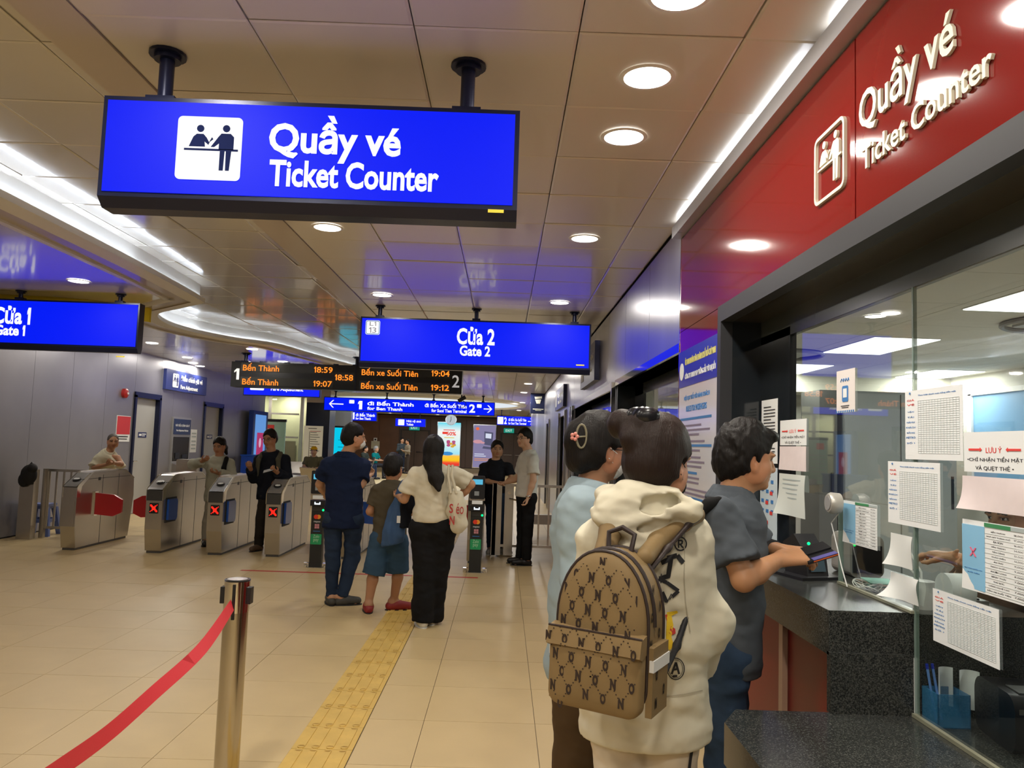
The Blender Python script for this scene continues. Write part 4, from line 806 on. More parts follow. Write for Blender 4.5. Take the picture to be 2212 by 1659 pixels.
# blank taped sheets standing on the counter along the seam
gsheet('blank_sheet','blank translucent sheet taped low on the glass left of the seam','paper',1925,1150,1972,1232,mat('paper_t',(.72,.74,.72),.6),XG-.004,.03)
gsheet('blank_sheet','second blank sheet below, its foot curling on the granite by the seam','paper',1925,1234,1985,1310,MATS['paper_t'],XG-.006,.05)
# ================================================================ COUNTER OBJECTS
def at_h(px,py,z=zh): return aZ(px,py,z)
# intercom
p = aX(1802,1087,XG-.05); t = thing('intercom_speaker','round silver intercom speaker on the ticket glass with a thin cable','speaker',p,ROTX)
b=MB(); b.tube([(0,.02,0),(0,-.012,0),(0,-.024,0)],[.038,.041,.034],24); b.build('housing', mat('silver_pl',(.55,.53,.48),.35,.4), t, smooth=True); b=MB(); b.tube([(0,-.0245,0),(0,-.027,0)],.026,20); b.build('speaker_cone', mat('cone_grey',(.3,.3,.3),.5), t)
q = aX(1830,1262,XG-.03); pts=[p+Vector((.02,0,-.035)),aX(1796,1130,XG-.03),aX(1808,1180,XG-.03),aX(1818,1225,XG-.03),Vector((q.x,q.y,zh+.01))]
b=MB(); b.tube([tuple(v-p) for v in pts],.0022,6); o=b.build('cable', M_wr, t, rot=(0,0,-ROTX))
# cable coil
c = aZ(1852,1268,zh+.008); t=thing('cable_coil','small bundle of white cable coiled on the granite behind the glass','cable',(XG+.06,c.y,zh)); b=MB()
for k in range(5): b.tube([(.035*math.cos(a)*(1+.1*k),.06*math.sin(a)+.004*k,.006+.003*k+.01*math.sin(a*2+k)) for a in np.linspace(0,2*math.pi,20)],.0022,5,close=False)
b.build('coil',M_wr,t,smooth=True)
t=thing('white_cable','long white cable arching over the silver box inside the window','cable',(XG+.12,2.7,zh)); b=MB(); b.tube([(0,-.02,.0),(.02,.02,.1),(.0,.10,.2),(-.02,.04,.12),(.01,-.05,.05),(.05,-.12,.01)],.004,6); b.build('cord',M_wr,t,smooth=True)
t=thing('metal_box','low silver document tray behind the glass','tray',(XG+.2,2.72,zh)); MB().box(-.08,.1,-.12,.14,0,.03).build('tray',mat('tray_s',(.4,.4,.38),.3,.6),t); MB().box(-.06,.08,-.1,.12,.03,.034).build('lid',M_blk,t)
# card terminal and black device by the man
p = aZ(1762,1222,zh); t=thing('card_terminal','black card payment terminal standing on the granite beside the man in grey','terminal',(1.25,3.2,zh),.3)
b=MB(); b.prism([(-.07,0),(.07,0),(.09,.13),(.02,.17),(-.05,.10)],0,-.05,.05); b.build('body',M_blk,t); MB().prism([(-.072,.03),(-.068,.03),(-.05,.09),(-.054,.09)],0,-.035,.035).build('screen',mat('tscr',(.05,.08,.1),.1),t); MB().box(-.1,.1,-.1,.12,0,.012).build('base',M_blk,t); MB().sph((-.04,-.06,.14),.006).build('green_lamp',emat('gl',(.0,1,.15),4),t)
t=thing('ticket_encoder','grey rounded ticket encoder box beyond the black terminal','device',(1.50,3.30,zh)); b=MB(); b.prism(rrect(-.07,.07,0,.17,.03),1,-.09,.09); b.build('casing',mat('enc_grey',(.3,.28,.25),.4),t); MB().box(-.06,.06,-.095,-.09,.02,.13).build('dark_face',M_blk,t)
# brochures
for k in range(5):
    t=thing('brochure',['blue brochure at the bottom of the small stack behind the grey man','white brochure second in the small stack behind the grey man','blue brochure in the middle of the small stack behind the grey man','white brochure fourth in the small stack behind the grey man','blue topped brochure on the small stack behind the grey man'][k],'brochure',(1.15+.004*k,3.62-.006*k,zh+.011*k),.1*k-.2); MB().box(-.06,.06,-.09,.09,0,.0095).build('cover',[M_inkb,M_paper][k%2],t)
MB().box(-.07,.07,-.12,.12,0,.004)
# wallet/card reader objects
# paper roll stack and tray
t=thing('receipt_pile','pile of receipts and tickets under the small fare list','papers',(1.45,3.0,zh)); 
for k in range(6): MB().box(-.05,.05,-.07,.07,.004*k,.004*k+.003).build('receipt',[M_paper,mat('rcp',(.75,.6,.5),.6),mat('rcg',(.3,.6,.5),.6)][k%3],t,rot=(0,0,.3*math.sin(k*2)))
# printer bottom right
t=thing('receipt_printer','black rounded receipt printer with a blue light at the lower right behind the glass','printer',(1.56,2.31,zl),-.15); b=MB(); b.prism(rrect(-.14,.11,0,.16,.045,6),0,-.11,.14); b.build('casing',M_blk,t,smooth=True); MB().box(-.08,.1,-.1,-.02,.158,.163).build('paper_slot',mat('slot_g',(.1,.1,.1),.3),t); MB().box(-.1,.0,-.142,-.139,.115,.13).build('silver_strip',M_chrome,t); MB().box(-.01,.01,-.143,-.139,.118,.126).build('blue_lamp',emat('bl',(.1,.2,1),5),t)
t=thing('pen_holder','blue transparent pen holder box behind the glass corner','holder',(1.385,2.445,zl)); b=MB(); 
b.box(-.05,.05,-.045,.045,0,.004); b.box(-.05,-.047,-.045,.045,0,.10); b.box(.047,.05,-.045,.045,0,.10); b.box(-.05,.05,-.045,-.042,0,.10); b.box(-.05,.05,.042,.045,0,.10); b.build('box',mat('acr_blue',(.05,.25,.5),.15,alpha=.55,spec=.6),t)
for i,(x,y) in enumerate(((-.02,.02),(.0,.025))):
    t=thing('pen',['blue pen leaning in the holder, left one','blue pen leaning in the holder, right one'][i],'pen',(1.385+x,2.445+y,zl+.005)); MB().tube([(0,0,0),(-.02,.01,.15)],.004,8).build('barrel',mat('penb',(.15,.3,.7),.2),t); MB().tube([(-.02,.01,.15),(-.0215,.011,.165)],.0045,8).build('cap',mat('penc',(.01,.03,.4),.3),t)
for i,(x,a) in enumerate(((.0,.35),(.055,-.3))):
    t=thing('paper_scoop',['white curved paper slip standing in the blue holder, left one','white curved paper slip standing in the blue holder, right one'][i],'paper',(1.405+x*.9,2.46-x*.5,zl+.04),a); b=MB(); n=10; b.add([( .03*math.sin(-1.2+2.4*k/n), .03*math.cos(-1.2+2.4*k/n), z) for z in (0,.12) for k in range(n+1)],[(k,k+1,k+n+2,k+n+1) for k in range(n)]); b.build('slip',M_paper,t,smooth=True)
t=thing('printer_cable','thin grey cable lying on the low counter by the printer','cable',(1.45,1.9,zl)); b=MB(); b.tube([(0,.05,.004),(.02,-.1,.004),(.06,-.25,.004),(.12,-.35,.004)],.0025,6); b.build('cord',mat('cg',(.3,.3,.3),.5),t)
# black monitor + chair back in office
t=thing('monitor','black computer monitor back behind the glass seam sheets','monitor',(2.95,2.5,.74),.2); MB().box(-.28,.28,-.02,.02,.12,.5).build('screen_back',M_blk,t); MB().cyl(0,.03,0,.2,.025).build('stand',M_blk,t); MB().cyl(0,.03,0,.01,.1).build('foot',M_blk,t)
t=thing('office_chair','black mesh office chair behind the ticket glass','chair',(3.5,3.4,0),.4)
b=MB(); b.prism(rrect(-.25,.25,.62,1.32,.12),1,-.03,.03); b.build('backrest',M_blk,t); MB().prism(rrect(-.26,.26,-.24,.24,.06),2,.44,.52).build('seat',M_blk,t); MB().cyl(0,0,.1,.44,.03).build('gas_column',M_blk,t)
for k in range(5): MB().tube([(0,0,.09),(.28*math.cos(k*1.257),.28*math.sin(k*1.257),.05)],.02,6).build('base_leg',M_blk,t)
t=thing('white_cup','white paper cup behind the glass seam','cup',(1.42,2.44,zh-.0+.0)); t.location=(1.40,2.60,zh); MB().lathe(0,0,[(.03,0),(.036,.09)],20).build('cup',M_wr,t,smooth=True)
t=thing('tape_dispenser','grey ticket roll holder behind the seam','holder',(1.52,2.62,zh)); b=MB(); b.tube([(-.04,0,.06),(.04,0,.06)],.055,20); b.build('roll',M_paper,t,smooth=True); MB().box(-.045,.045,-.06,.06,0,.02).build('base',mat('tdg',(.3,.3,.3),.4),t)
# ================================================================ TICKET GATES
M_gtop = mat('gate_top_grey',(.33,.33,.34),.25,.6)
def gate(lab, xl, xr, y0=9.95, ledx=True, wings=(), darkface=True):
    t = thing('ticket_gate', lab, 'ticket gate', ((xl+xr)/2, y0, 0), 0, 'row of ticket gates'); del t['group']
    w=(xr-xl)/2
    body=[(.05,.03),(.0,.30),(.0,.68),(0,.79),(.03,.815),(.30,.955),(.38,.975),(1.15,.985),(1.24,.975),(1.50,.85),(1.52,.60),(1.42,.03)]
    b=MB(); b.prism(body,0,-w,w); b.build('body',M_steel,t)
    b=MB(); b.box(-w+.015,w-.015,.06,1.40,0,.03); b.build('plinth',mat('plinth_dk',(.08,.075,.07),.4),t)
    b=MB(); b.prism([(-.004,.80),(.03,.82),(.30,.96),(.30,.964),(.028,.824),(-.006,.80)],0,-w*.92,w*.92); b.build('sloped_top',M_gtop,t)
    tp=[(-.006,.665),(-.006,.79),(.028,.826),(.30,.966),(.38,.984),(1.15,.992),(1.24,.982),(1.5,.86),(1.5,.85),(1.24,.972),(1.15,.978),(.38,.972),(.34,.955),(.10,.80),(.07,.665)]
    for s in (-1,1):
        b=MB(); b.prism(tp,0,s*w-.004,s*w+.004); b.build('edge_trim',M_chrome,t)
    if darkface: MB().box(-w+.004,w-.004,-.006,-.001,.66,.79).build('front_band',mat('gate_dk',(.05,.05,.05),.3),t)
    b=MB(); th=math.atan2(.14,.27); b.tube([(0,.14,.885),(-.0,.137,.893)],.05,18); pad=b.build('reader_pad',M_blk,t); b=MB(); b.tube([(0,.136,.894),(0,.1355,.896)],.034,16); b.build('reader_ring',M_paper,t)
    MB().box(w-.001,w+.002,.50,.56,.86,.90).build('sensor',M_blk,t)
    for yy in (.62,1.05): MB().box(w-.001,w+.0015,yy,yy+.006,.03,.93).build('panel_joint',M_fr,t)
    MB().box(w-.001,w+.0015,.06,1.4,.885,.89).build('panel_joint',M_fr,t)
    if ledx:
        MB().box(-.055,.055,-.008,-.001,.50,.63).build('display',M_blk,t)
        b=MB()
        for i in range(8):
            for j in range(8):
                if abs(i-j)<=.6 or abs(i+j-7)<=.6 or (abs(i-j)==1 and 2<=i<=5) or abs(i+j-7)==1:
                    x=-.042+.012*i; z=.523+.012*j; b.box(x-.0042,x+.0042,-.011,-.008,z-.0042,z+.0042)
        b.build('led_cross',ERED,t)
    else: MB().box(-w*.8,w*.8,-.004,-.001,.30,.62).build('front_plate',M_steel,t)
    for (side,yy,kind) in wings:
        m = mat('wing_blue',(.005,.07,.36),.3,coat=.3) if kind[0]=='b' else mat('wing_red',(.5,.012,.02),.3,coat=.3)
        s = 1 if side=='r' else -1
        if 'o' in kind:   # open: folded against the flank
            pts=[(.0,.41),(.24,.395),(.27,.43),(.27,.63),(.24,.67),(.0,.67)]
            b=MB(); b.prism(pts,0,s*w+.006 if s>0 else s*w-.035, s*w+.035 if s>0 else s*w-.006); o=b.build('wing',m,t,(0,yy,0))
            MB().box(s*w-.002,s*w+.008,yy-.02,yy+.29,.375,.69).build('wing_frame',M_fr,t) if s>0 else None
        else:
            L=.36 if 'L' not in kind else .30
            pts=[(0,.42),(s*L*.7,.40),(s*L,.45),(s*L,.62),(s*L*.7,.68),(0,.70)]
            if s<0: pts=pts[::-1]
            b=MB(); b.prism([(p[0]+s*w,p[1]) for p in pts],1,-.02,.02); b.build('wing',m,t,(0,yy,0)); MB().box(min(s*w,s*w+s*.02),max(s*w,s*w+s*.02),yy-.04,yy+.04,.40,.72).build('hinge',M_chrome,t)
    return t
gate('stainless ticket gate farthest left with an open red wing and no display',-5.54,-5.36,ledx=False,wings=(('r',.45,'r'),),darkface=False)
gate('second ticket gate from left, red cross display, red wing on its left',-4.475,-4.27,9.93,wings=(('l',.45,'r'),('l',1.15,'r'),('r',.12,'bo')))
gate('ticket gate between pale jacket woman and dark pullover man, red cross display',-3.70,-3.51,9.93,wings=(('r',.12,'bo'),))
gate('ticket gate right of the man in dark pullover, red cross display',-2.97,-2.78,9.93,wings=(('r',.12,'bo'),))
gate('ticket gate behind the man in navy polo, blue wing on each side',-2.02,-1.84,9.93,ledx=False,wings=(('l',.45,'b'),('r',.45,'b')))
gate('ticket gate at the right end behind the black reader post, dark red wing',-.42,-.24,9.93,ledx=False,wings=(('l',.45,'rL'),))
# reader posts
def reader(lab,x,y=9.3):
    t=thing('reader_post',lab,'card reader',(x,y,0))
    b=MB(); b.box(-.07,.07,-.04,.05,0,.78); b.build('column',mat('post_blk',(.02,.022,.022),.3),t)
    MB().box(-.085,.085,-.06,.08,.0,.006).build('base_plate',M_steel,t)
    b=MB()
    for sx in (-.11,.11): b.box(sx-.03,sx+.03,-.02,.04,0,.05); b.cyl(sx,-.03,0,.03,.018,10)
    b.build('foot_clamp',M_chrome,t)
    MB().prism(rrect(-.085,.085,.86,1.13,.015),1,-.07,-.0).build('head_unit',M_blk,t); MB().box(-.09,.09,-.05,.02,.84,.87).build('head_frame',M_steel,t)
    MB().box(-.06,.06,-.074,-.07,1.03,1.09).build('screen',emat('rscreen',(.12,.55,.8),.9),t)
    MB().box(-.035,.02,-.074,-.07,.90,.95).build('card_symbol',mat('csym',(.3,.32,.33),.5),t)
    MB().box(-.06,.065,-.065,-.04,.80,.84).build('ticket_slot',M_paper,t); MB().box(-.085,.085,-.07,.02,.72,.785).build('slot_housing',M_blk,t)
    b=MB(); b.box(-.035,.035,-.074,-.07,.735,.75); b.box(-.035,-.022,-.074,-.07,.75,.765); b.box(.022,.035,-.074,-.07,.75,.765); b.build('lit_cup',emat('lc',(.8,.9,1),1.5),t)
    MB().box(-.06,.06,-.045,-.041,.66,.71).build('cover',mat('cov',(.035,.035,.035),.2),t); MB().sph((.065,-.045,.67),(.012,.006,.012)).build('green_lamp',emat('gl',(.0,1,.15),4),t)
    b=MB(); b.tube([(-.014,-.042,.59),(-.014,-.046,.59)],.026,18); b.build('logo_disc',mat('lr',(.8,.05,.02),.5),t); b=MB(); b.tube([(.016,-.0415,.59),(.016,-.0455,.59)],.026,18); b.build('logo_disc',mat('lo',(.9,.35,.03),.5),t)
    text('napas',t,M_paper,0,.53,.075,.022,-.043); b=MB(); [b.box(-.025+.028*i,-.001+.028*i,-.045,-.041,.455+.028*j,.479+.028*j) for i in (0,1) for j in (0,1)]; b.build('logo_squares',mat('lsq',(.6,.25,.28),.5),t)
    MB().box(-.04,.04,-.045,-.041,.42,.427).build('blue_line',M_inkb,t)
    st=MB().prism(rrect(-.065,.062,.0,.12,.008),1,-.046,-.041).build('green_sticker',mat('grs',(.02,.33,.12),.5),t,(0,0,.27))
    text('Zalo',st,mat('lgt',(.45,.75,.5),.5),0,.095,.07,.035,-.048); text('pay',st,mat('lgt',(.45,.75,.5),.5),0,.045,.06,.04,-.048)
    b=MB(); b.tube([(-.07,-.045,-.0),(-.02,-.05,-.03),(.0,-.05,-.1),(-.04,-.045,-.16)],.003,5); 
    return t
r1=reader('black card reader post with a lit blue screen and green sticker, right of the passage',-.29)
r2=reader('black card reader post partly hidden by the man in navy polo',-2.16)
for r in (r1,r2):
    for ch in r.children:
        pass
# fences
def fence(lab, x0,x1,y,z=.96, gap=.1, skip=()):
    t=thing('fence',lab,'fence',(x0,y,0)); L_=x1-x0
    MB().box(0,L_,-.02,.02,z-.035,z).build('top_rail',M_steel,t); MB().box(0,L_,-.015,.015,.13,.165).build('bottom_rail',M_steel,t)
    n=int(L_/gap); me=MB().box(-.0125,.0125,-.006,.006,.165,z-.035).mesh('baluster',M_steel)
    for k in range(n):
        x=gap*(k+.5)
        if not any(a<x<c for a,c in skip): link('baluster',me,t,(x,0,0))
    for x in (0,L_): MB().box(x-.03,x+.03,-.03,.03,0,z).build('post',M_steel,t)
    return t
fence('steel bar fence left of the first gate, blue stool behind it',-6.40,-5.60,11.05)
t=thing('bollard','wide steel end post with a black bag at the far left','post',(-6.53,10.9,0)); MB().box(-.1,.09,-.06,.06,0,.95).build('column',M_steel,t)
ft=fence('steel bar fence with a gate leaf between the last ticket gate and the wall',-.10,.98,10.68,z=.98,gap=.135,skip=((0,.35),))
MB().box(-.02,.10,-.03,.03,.02,.98).build('gate_stile',M_steel,ft); MB().box(.14,.26,-.03,.03,.02,.98).build('lock_stile',M_steel,ft); b=MB(); b.tube([(.2,-.04,.78),(.34,-.05,.76),(.38,-.05,.77)],.012,8); b.build('lever',M_chrome,ft); b=MB(); b.tube([(.2,-.03,.86),(.2,-.045,.86)],.022,12); b.build('lock_cylinder',M_chrome,ft)
t=thing('black_bag','black bag hung on the steel end post at the left','bag',(-6.5,10.84,.93)); b=MB(); b.sph((0,-.03,-.05),(.11,.07,.14),16,10); b.sph((.05,-.05,.04),(.07,.06,.07),12,8); b.sph((-.06,-.03,-.12),(.08,.05,.1),12,8); b.build('bag_body',mat('bag_blk',(.012,.012,.014),.7),t,smooth=True); b=MB(); b.tube([(-.05,0,.05),(0,.02,.12),(.06,0,.05)],.01,6); b.build('handle',M_blk,t)
# bench of steel behind fence at right / low bar
t=thing('floor_barrier','low grey steel bar behind the right fence','barrier',(.35,13.2,0)); MB().box(-.05,.65,-.05,.05,.2,.36).build('bar',M_steel,t); [MB().box(x-.02,x+.02,-.03,.03,0,.2).build('leg',M_steel,t) for x in (.0,.6)]
# plastic stools
def stool(lab,cat,x,y,h,m,w=.15,rz=0):
    t=thing('plastic_stool',lab,cat,(x,y,0),rz); b=MB(); b.prism(rrect(-w,w,-w,w,.03),2,h-.03,h); b.box(-w*.9,w*.9,-w*.9,w*.9,h-.07,h-.03); b.build('seat',m,t)
    for sx in (-1,1):
        for sy in (-1,1):
            b=MB(); x0=sx*w*.8; y0=sy*w*.8; x1=sx*w*1.2; y1=sy*w*1.2; e=.035
            vs=[(x0-e,y0-e,h-.05),(x0+e,y0-e,h-.05),(x0+e,y0+e,h-.05),(x0-e,y0+e,h-.05),(x1-e*.8,y1-e*.8,0),(x1+e*.8,y1-e*.8,0),(x1+e*.8,y1+e*.8,0),(x1-e*.8,y1+e*.8,0)]
            b.add(vs,[(0,1,2,3),(7,6,5,4),(0,4,5,1),(1,5,6,2),(2,6,7,3),(3,7,4,0)]); b.build('leg',m,t)
    for a in range(4):
        b=MB(); z=h*.42; k=w*1.03; 
        if a%2==0: b.box(-k,k,(a-1)*k-.006,(a-1)*k+.006,z,z+.05)
        else: b.box((a-2)*k-.006,(a-2)*k+.006,-k,k,z,z+.05)
        b.build('brace',m,t)
    return t
stool('tall red plastic stool by the right fence','stool',.86,9.35,.46,mat('stool_red',(.6,.012,.012),.3),.12,.15)
stool('tall blue plastic stool behind the left fence','stool',-6.6,11.35,.45,mat('stool_blue',(.12,.17,.42),.35),.15,.1)
# far side gate heads behind first gates (steel board)
t=thing('barrier_post','short steel barrier board behind the second gate','barrier',(-4.9,12.2,0)); MB().prism(rrect(-.16,.16,.05,1.12,.03),1,-.04,.04).build('board',M_steel,t); MB().box(-.18,.18,-.06,.06,0,.05).build('foot',M_steel,t)
# ================================================================ STANCHION
p=floorp=aZ(493,1700,0); xs_=-1.165; 
ys=3.46
t=thing('stanchion','polished steel queue post with a red belt in the left foreground','queue post',(aZ(490,1659,0).x,ys,0)); sx_=t.location.x
t.location.x = aY(513,1262,ys).x+.0
htop = aY(513,1252,ys).z; rp=aY(537,1400,ys).x-aY(485,1400,ys).x; rp=rp/2
b=MB(); b.tube([(0,0,.03),(0,0,htop-.02)],rp,36,cap=False); b.build('post',mat('post_steel',(.5,.46,.4),.18,1,var=.12,vscale=5,stretch=(1,1,.4)),t,smooth=True)
b=MB(); b.tube([(0,0,htop-.135),(0,0,htop-.004),(0,0,htop)],[rp+.002,rp+.002,rp-.002],36); b.build('head',M_chrome,t,smooth=True)
b=MB(); b.tube([(0,0,htop),(0,0,htop+.004)],rp-.008,30); b.build('cap_disc',M_steel,t); b=MB(); b.tube([(rp*math.cos(a),rp*math.sin(a),htop) for a in np.linspace(0,2*math.pi,40)[:-1]],.003,6,close=True); b.build('cap_ring',M_blk,t)
for sx in (-1,1):
    MB().box(sx*(rp+.006)-.008,sx*(rp+.006)+.008,-.02,.02,htop-.10,htop-.03).build('belt_slot',M_blk,t)
MB().box(.0,.012,-rp-.008,-rp+.004,htop-.16,htop-.012).build('belt_slot',M_blk,t)
MB().lathe(0,0,[(.17,0),(.17,.012),(.10,.028),(rp+.004,.045)],36).build('base',mat('base_steel',(.4,.38,.35),.3,.9),t,smooth=True)
# belt: from the post toward the lower left, twisted
A=aY(512,1300,ys)+Vector((0,-rp-.004,-.0)); 
B=aZ(190,1590,0.30); 
B=aY(150,1640,2.15)
t=thing('queue_belt','red fabric belt running down from the steel queue post to the lower left','belt',A)
b=MB(); n=40; vs=[]
far = A+(B-A)*1.9
cp=[A, aY(437,1400,3.0), aY(330,1499,2.55), aY(235,1583,2.22), aY(130,1659,1.92), aY(20,1735,1.66)]
ang=[.35,.7,.45,.25,.15,.1]
wd=.046
def samp(L_,t_): i=min(int(t_),len(L_)-2); f=t_-i; return L_[i]*(1-f)+L_[i+1]*f
cs=[]
for k in range(n+1):
    tt=(len(cp)-1)*k/n; P_=catm=None
    i=min(int(tt),len(cp)-2); f=tt-i; p0,p1,p2,p3=cp[max(i-1,0)],cp[i],cp[i+1],cp[min(i+2,len(cp)-1)]
    P_=.5*((2*p1)+(p2-p0)*f+(2*p0-5*p1+4*p2-p3)*f*f+(3*p1-p0-3*p2+p3)*f**3); cs.append((P_,samp(ang,tt)))
for k,(P_,a) in enumerate(cs):
    d=(cs[min(k+1,n)][0]-cs[max(k-1,0)][0]).normalized(); up=Vector((0,0,1)); up=(up-d*up.dot(d)).normalized(); sd=d.cross(up); h_=up*math.cos(a)+sd*math.sin(a)
    for s in (-1,1): vs.append(P_+h_*wd/2*s-A)
b.add(vs,[(2*k,2*k+1,2*k+3,2*k+2) for k in range(n)]); nv=[Vector(v)+Vector((0,.0012,0)) for v in vs]; b.add(nv,[(2*k,2*k+2,2*k+3,2*k+1) for k in range(n)])
b.build('belt',mat('belt_red',(.62,.03,.04),.6,bump=.15,bscale=700),t,smooth=True)
# far benches
def bench(lab,x,y,rz,n=3,sc=1):
    t=thing('waiting_bench',lab,'bench',(x,y,0),rz); 
    for k in range(n):
        x0=(k-n/2)*.55
        MB().prism([(-.24,.44),(.22,.40),(.25,.42),(.22,.425),(-.22,.465)],0,x0+.03,x0+.52).build('seat',M_steel,t)
        MB().prism([(.20,.44),(.34,.86),(.32,.87),(.18,.45)],0,x0+.03,x0+.52).build('backrest',M_steel,t)
    b=MB(); b.box(-n*.275,n*.275,-.03,.03,.34,.39); b.build('beam',M_blk,t)
    for s in (-n*.23,n*.23): MB().box(s-.03,s+.03,-.25,.28,.03,.06).box(s-.02,s+.02,-.03,.03,.05,.36).build('foot',M_chrome,t)
    for s in (-n*.275,n*.275): b=MB(); b.tube([(s,.2,.6),(s,-.18,.62),(s,-.22,.58),(s,-.12,.4)],.015,6); b.build('armrest',M_chrome,t)
    return t
v=aZ(640,1032,0); bench('steel waiting bench under the man in a yellow cap',aY(672,1000,21).x,21,0)
v=aZ(740,1030,0); bench('steel waiting bench seen from behind near the seated man with crossed legs',aY(688,1030,17).x+.1,17.4,2.6,2)
bench('steel waiting bench seen sideways with two people before the brown wall',aY(795,1000,31).x-.1,31,-1.35,3)
# trolley on top of fifth gate bits
t=thing('red_bag','small dark red bag hanging from the woman at the gates','bag',aY(457,1040,10.9)); b=MB(); b.prism([(-.08,-.08),(-.03,-.12),(.09,.03),(.06,.08),(-.05,.08)],1,-.03,.03); b.build('bag_body',mat('bag_red',(.25,.012,.02),.5),t); b=MB(); b.tube([(-.05,0,.08),(0,0,.16),(.05,0,.08)],.006,6); b.build('strap',MATS['bag_red'],t)
# camera on ceiling pole near board right end
t=thing('cctv_camera','dark security camera below the right end of the train board','camera',aY(997,862,20)); b=MB(); b.tube([(-.08,0,-.06),(.1,0,.06)],.05,10); b.build('camera_body',M_blk,t); b=MB(); b.tube([(.0,.05,.0),(0,.05,1.3)],.02,6); b.build('mount_pole',M_blk,t); b=MB(); b.tube([(.12*math.cos(a),0,-.13+.09*math.sin(a)) for a in np.linspace(math.pi*.8,2.4*math.pi,16)],.008,5); b.build('cable',M_blk,t)
# ================================================================ PEOPLE (signed distance fields meshed with surface nets)
def surfnet(F, org, h):
    s = F < 0; nx,ny,nz = F.shape
    c = [s[a:nx-1+a, b:ny-1+b, d:nz-1+d] for a in (0,1) for b in (0,1) for d in (0,1)]
    cnt = sum(x.astype(np.int8) for x in c); act = (cnt > 0) & (cnt < 8)
    I = np.argwhere(act); idx = -np.ones(act.shape, np.int64); idx[act] = np.arange(len(I))
    acc = np.zeros((len(I),3)); n = np.zeros(len(I)); x,y,z = I.T
    cr = [(a,b,d) for a in (0,1) for b in (0,1) for d in (0,1)]
    val = {k: F[x+k[0],y+k[1],z+k[2]] for k in cr}
    for k in cr:
        for ax in range(3):
            if k[ax]: continue
            k2 = list(k); k2[ax] = 1; k2 = tuple(k2); f0, f1 = val[k], val[k2]; m = (f0<0) != (f1<0)
            t = np.where(m, f0/np.where(m, f0-f1, 1), 0)
            p = np.tile(np.array(k,float), (len(I),1)); p[:,ax] += t; acc[m] += p[m]; n[m] += 1
    V = (I + acc/n[:,None])*h + org; Q = []
    for ax in range(3):
        b_, d_ = [(1,2),(2,0),(0,1)][ax]
        sl0 = [slice(1,-1)]*3; sl1 = [slice(1,-1)]*3; sl0[ax] = slice(0,-1); sl1[ax] = slice(1,None)
        A = s[tuple(sl0)]; B = s[tuple(sl1)]; m = A != B; J = np.argwhere(m); off = np.array([1,1,1]); off[ax] = 0; J = J+off; flip = A[m]
        eb = np.zeros(3,int); eb[b_] = 1; ed = np.zeros(3,int); ed[d_] = 1
        q = np.stack([idx[tuple((J-eb-ed).T)], idx[tuple((J-ed).T)], idx[tuple(J.T)], idx[tuple((J-eb).T)]],1)
        q[~flip] = q[~flip][:,::-1]; Q.append(q)
    Q = np.concatenate(Q); Q = Q[(Q >= 0).all(1)]
    return V, Q
_ph = rng.random((12,3))*6.28; _dr = rng.normal(size=(12,3)); _dr /= np.linalg.norm(_dr,axis=1)[:,None]
def wob(P, f, oct=3):
    r = 0; a = 1
    for o in range(oct):
        q = P*f*(1.9**o)
        for i in range(3):
            j = (o*3+i)%12; r = r + a*np.sin((q@_dr[j]) + 1.7*np.sin(q@_dr[(j+4)%12]*.8+_ph[j,1]) + _ph[j,0])
        a *= .5
    return r/4
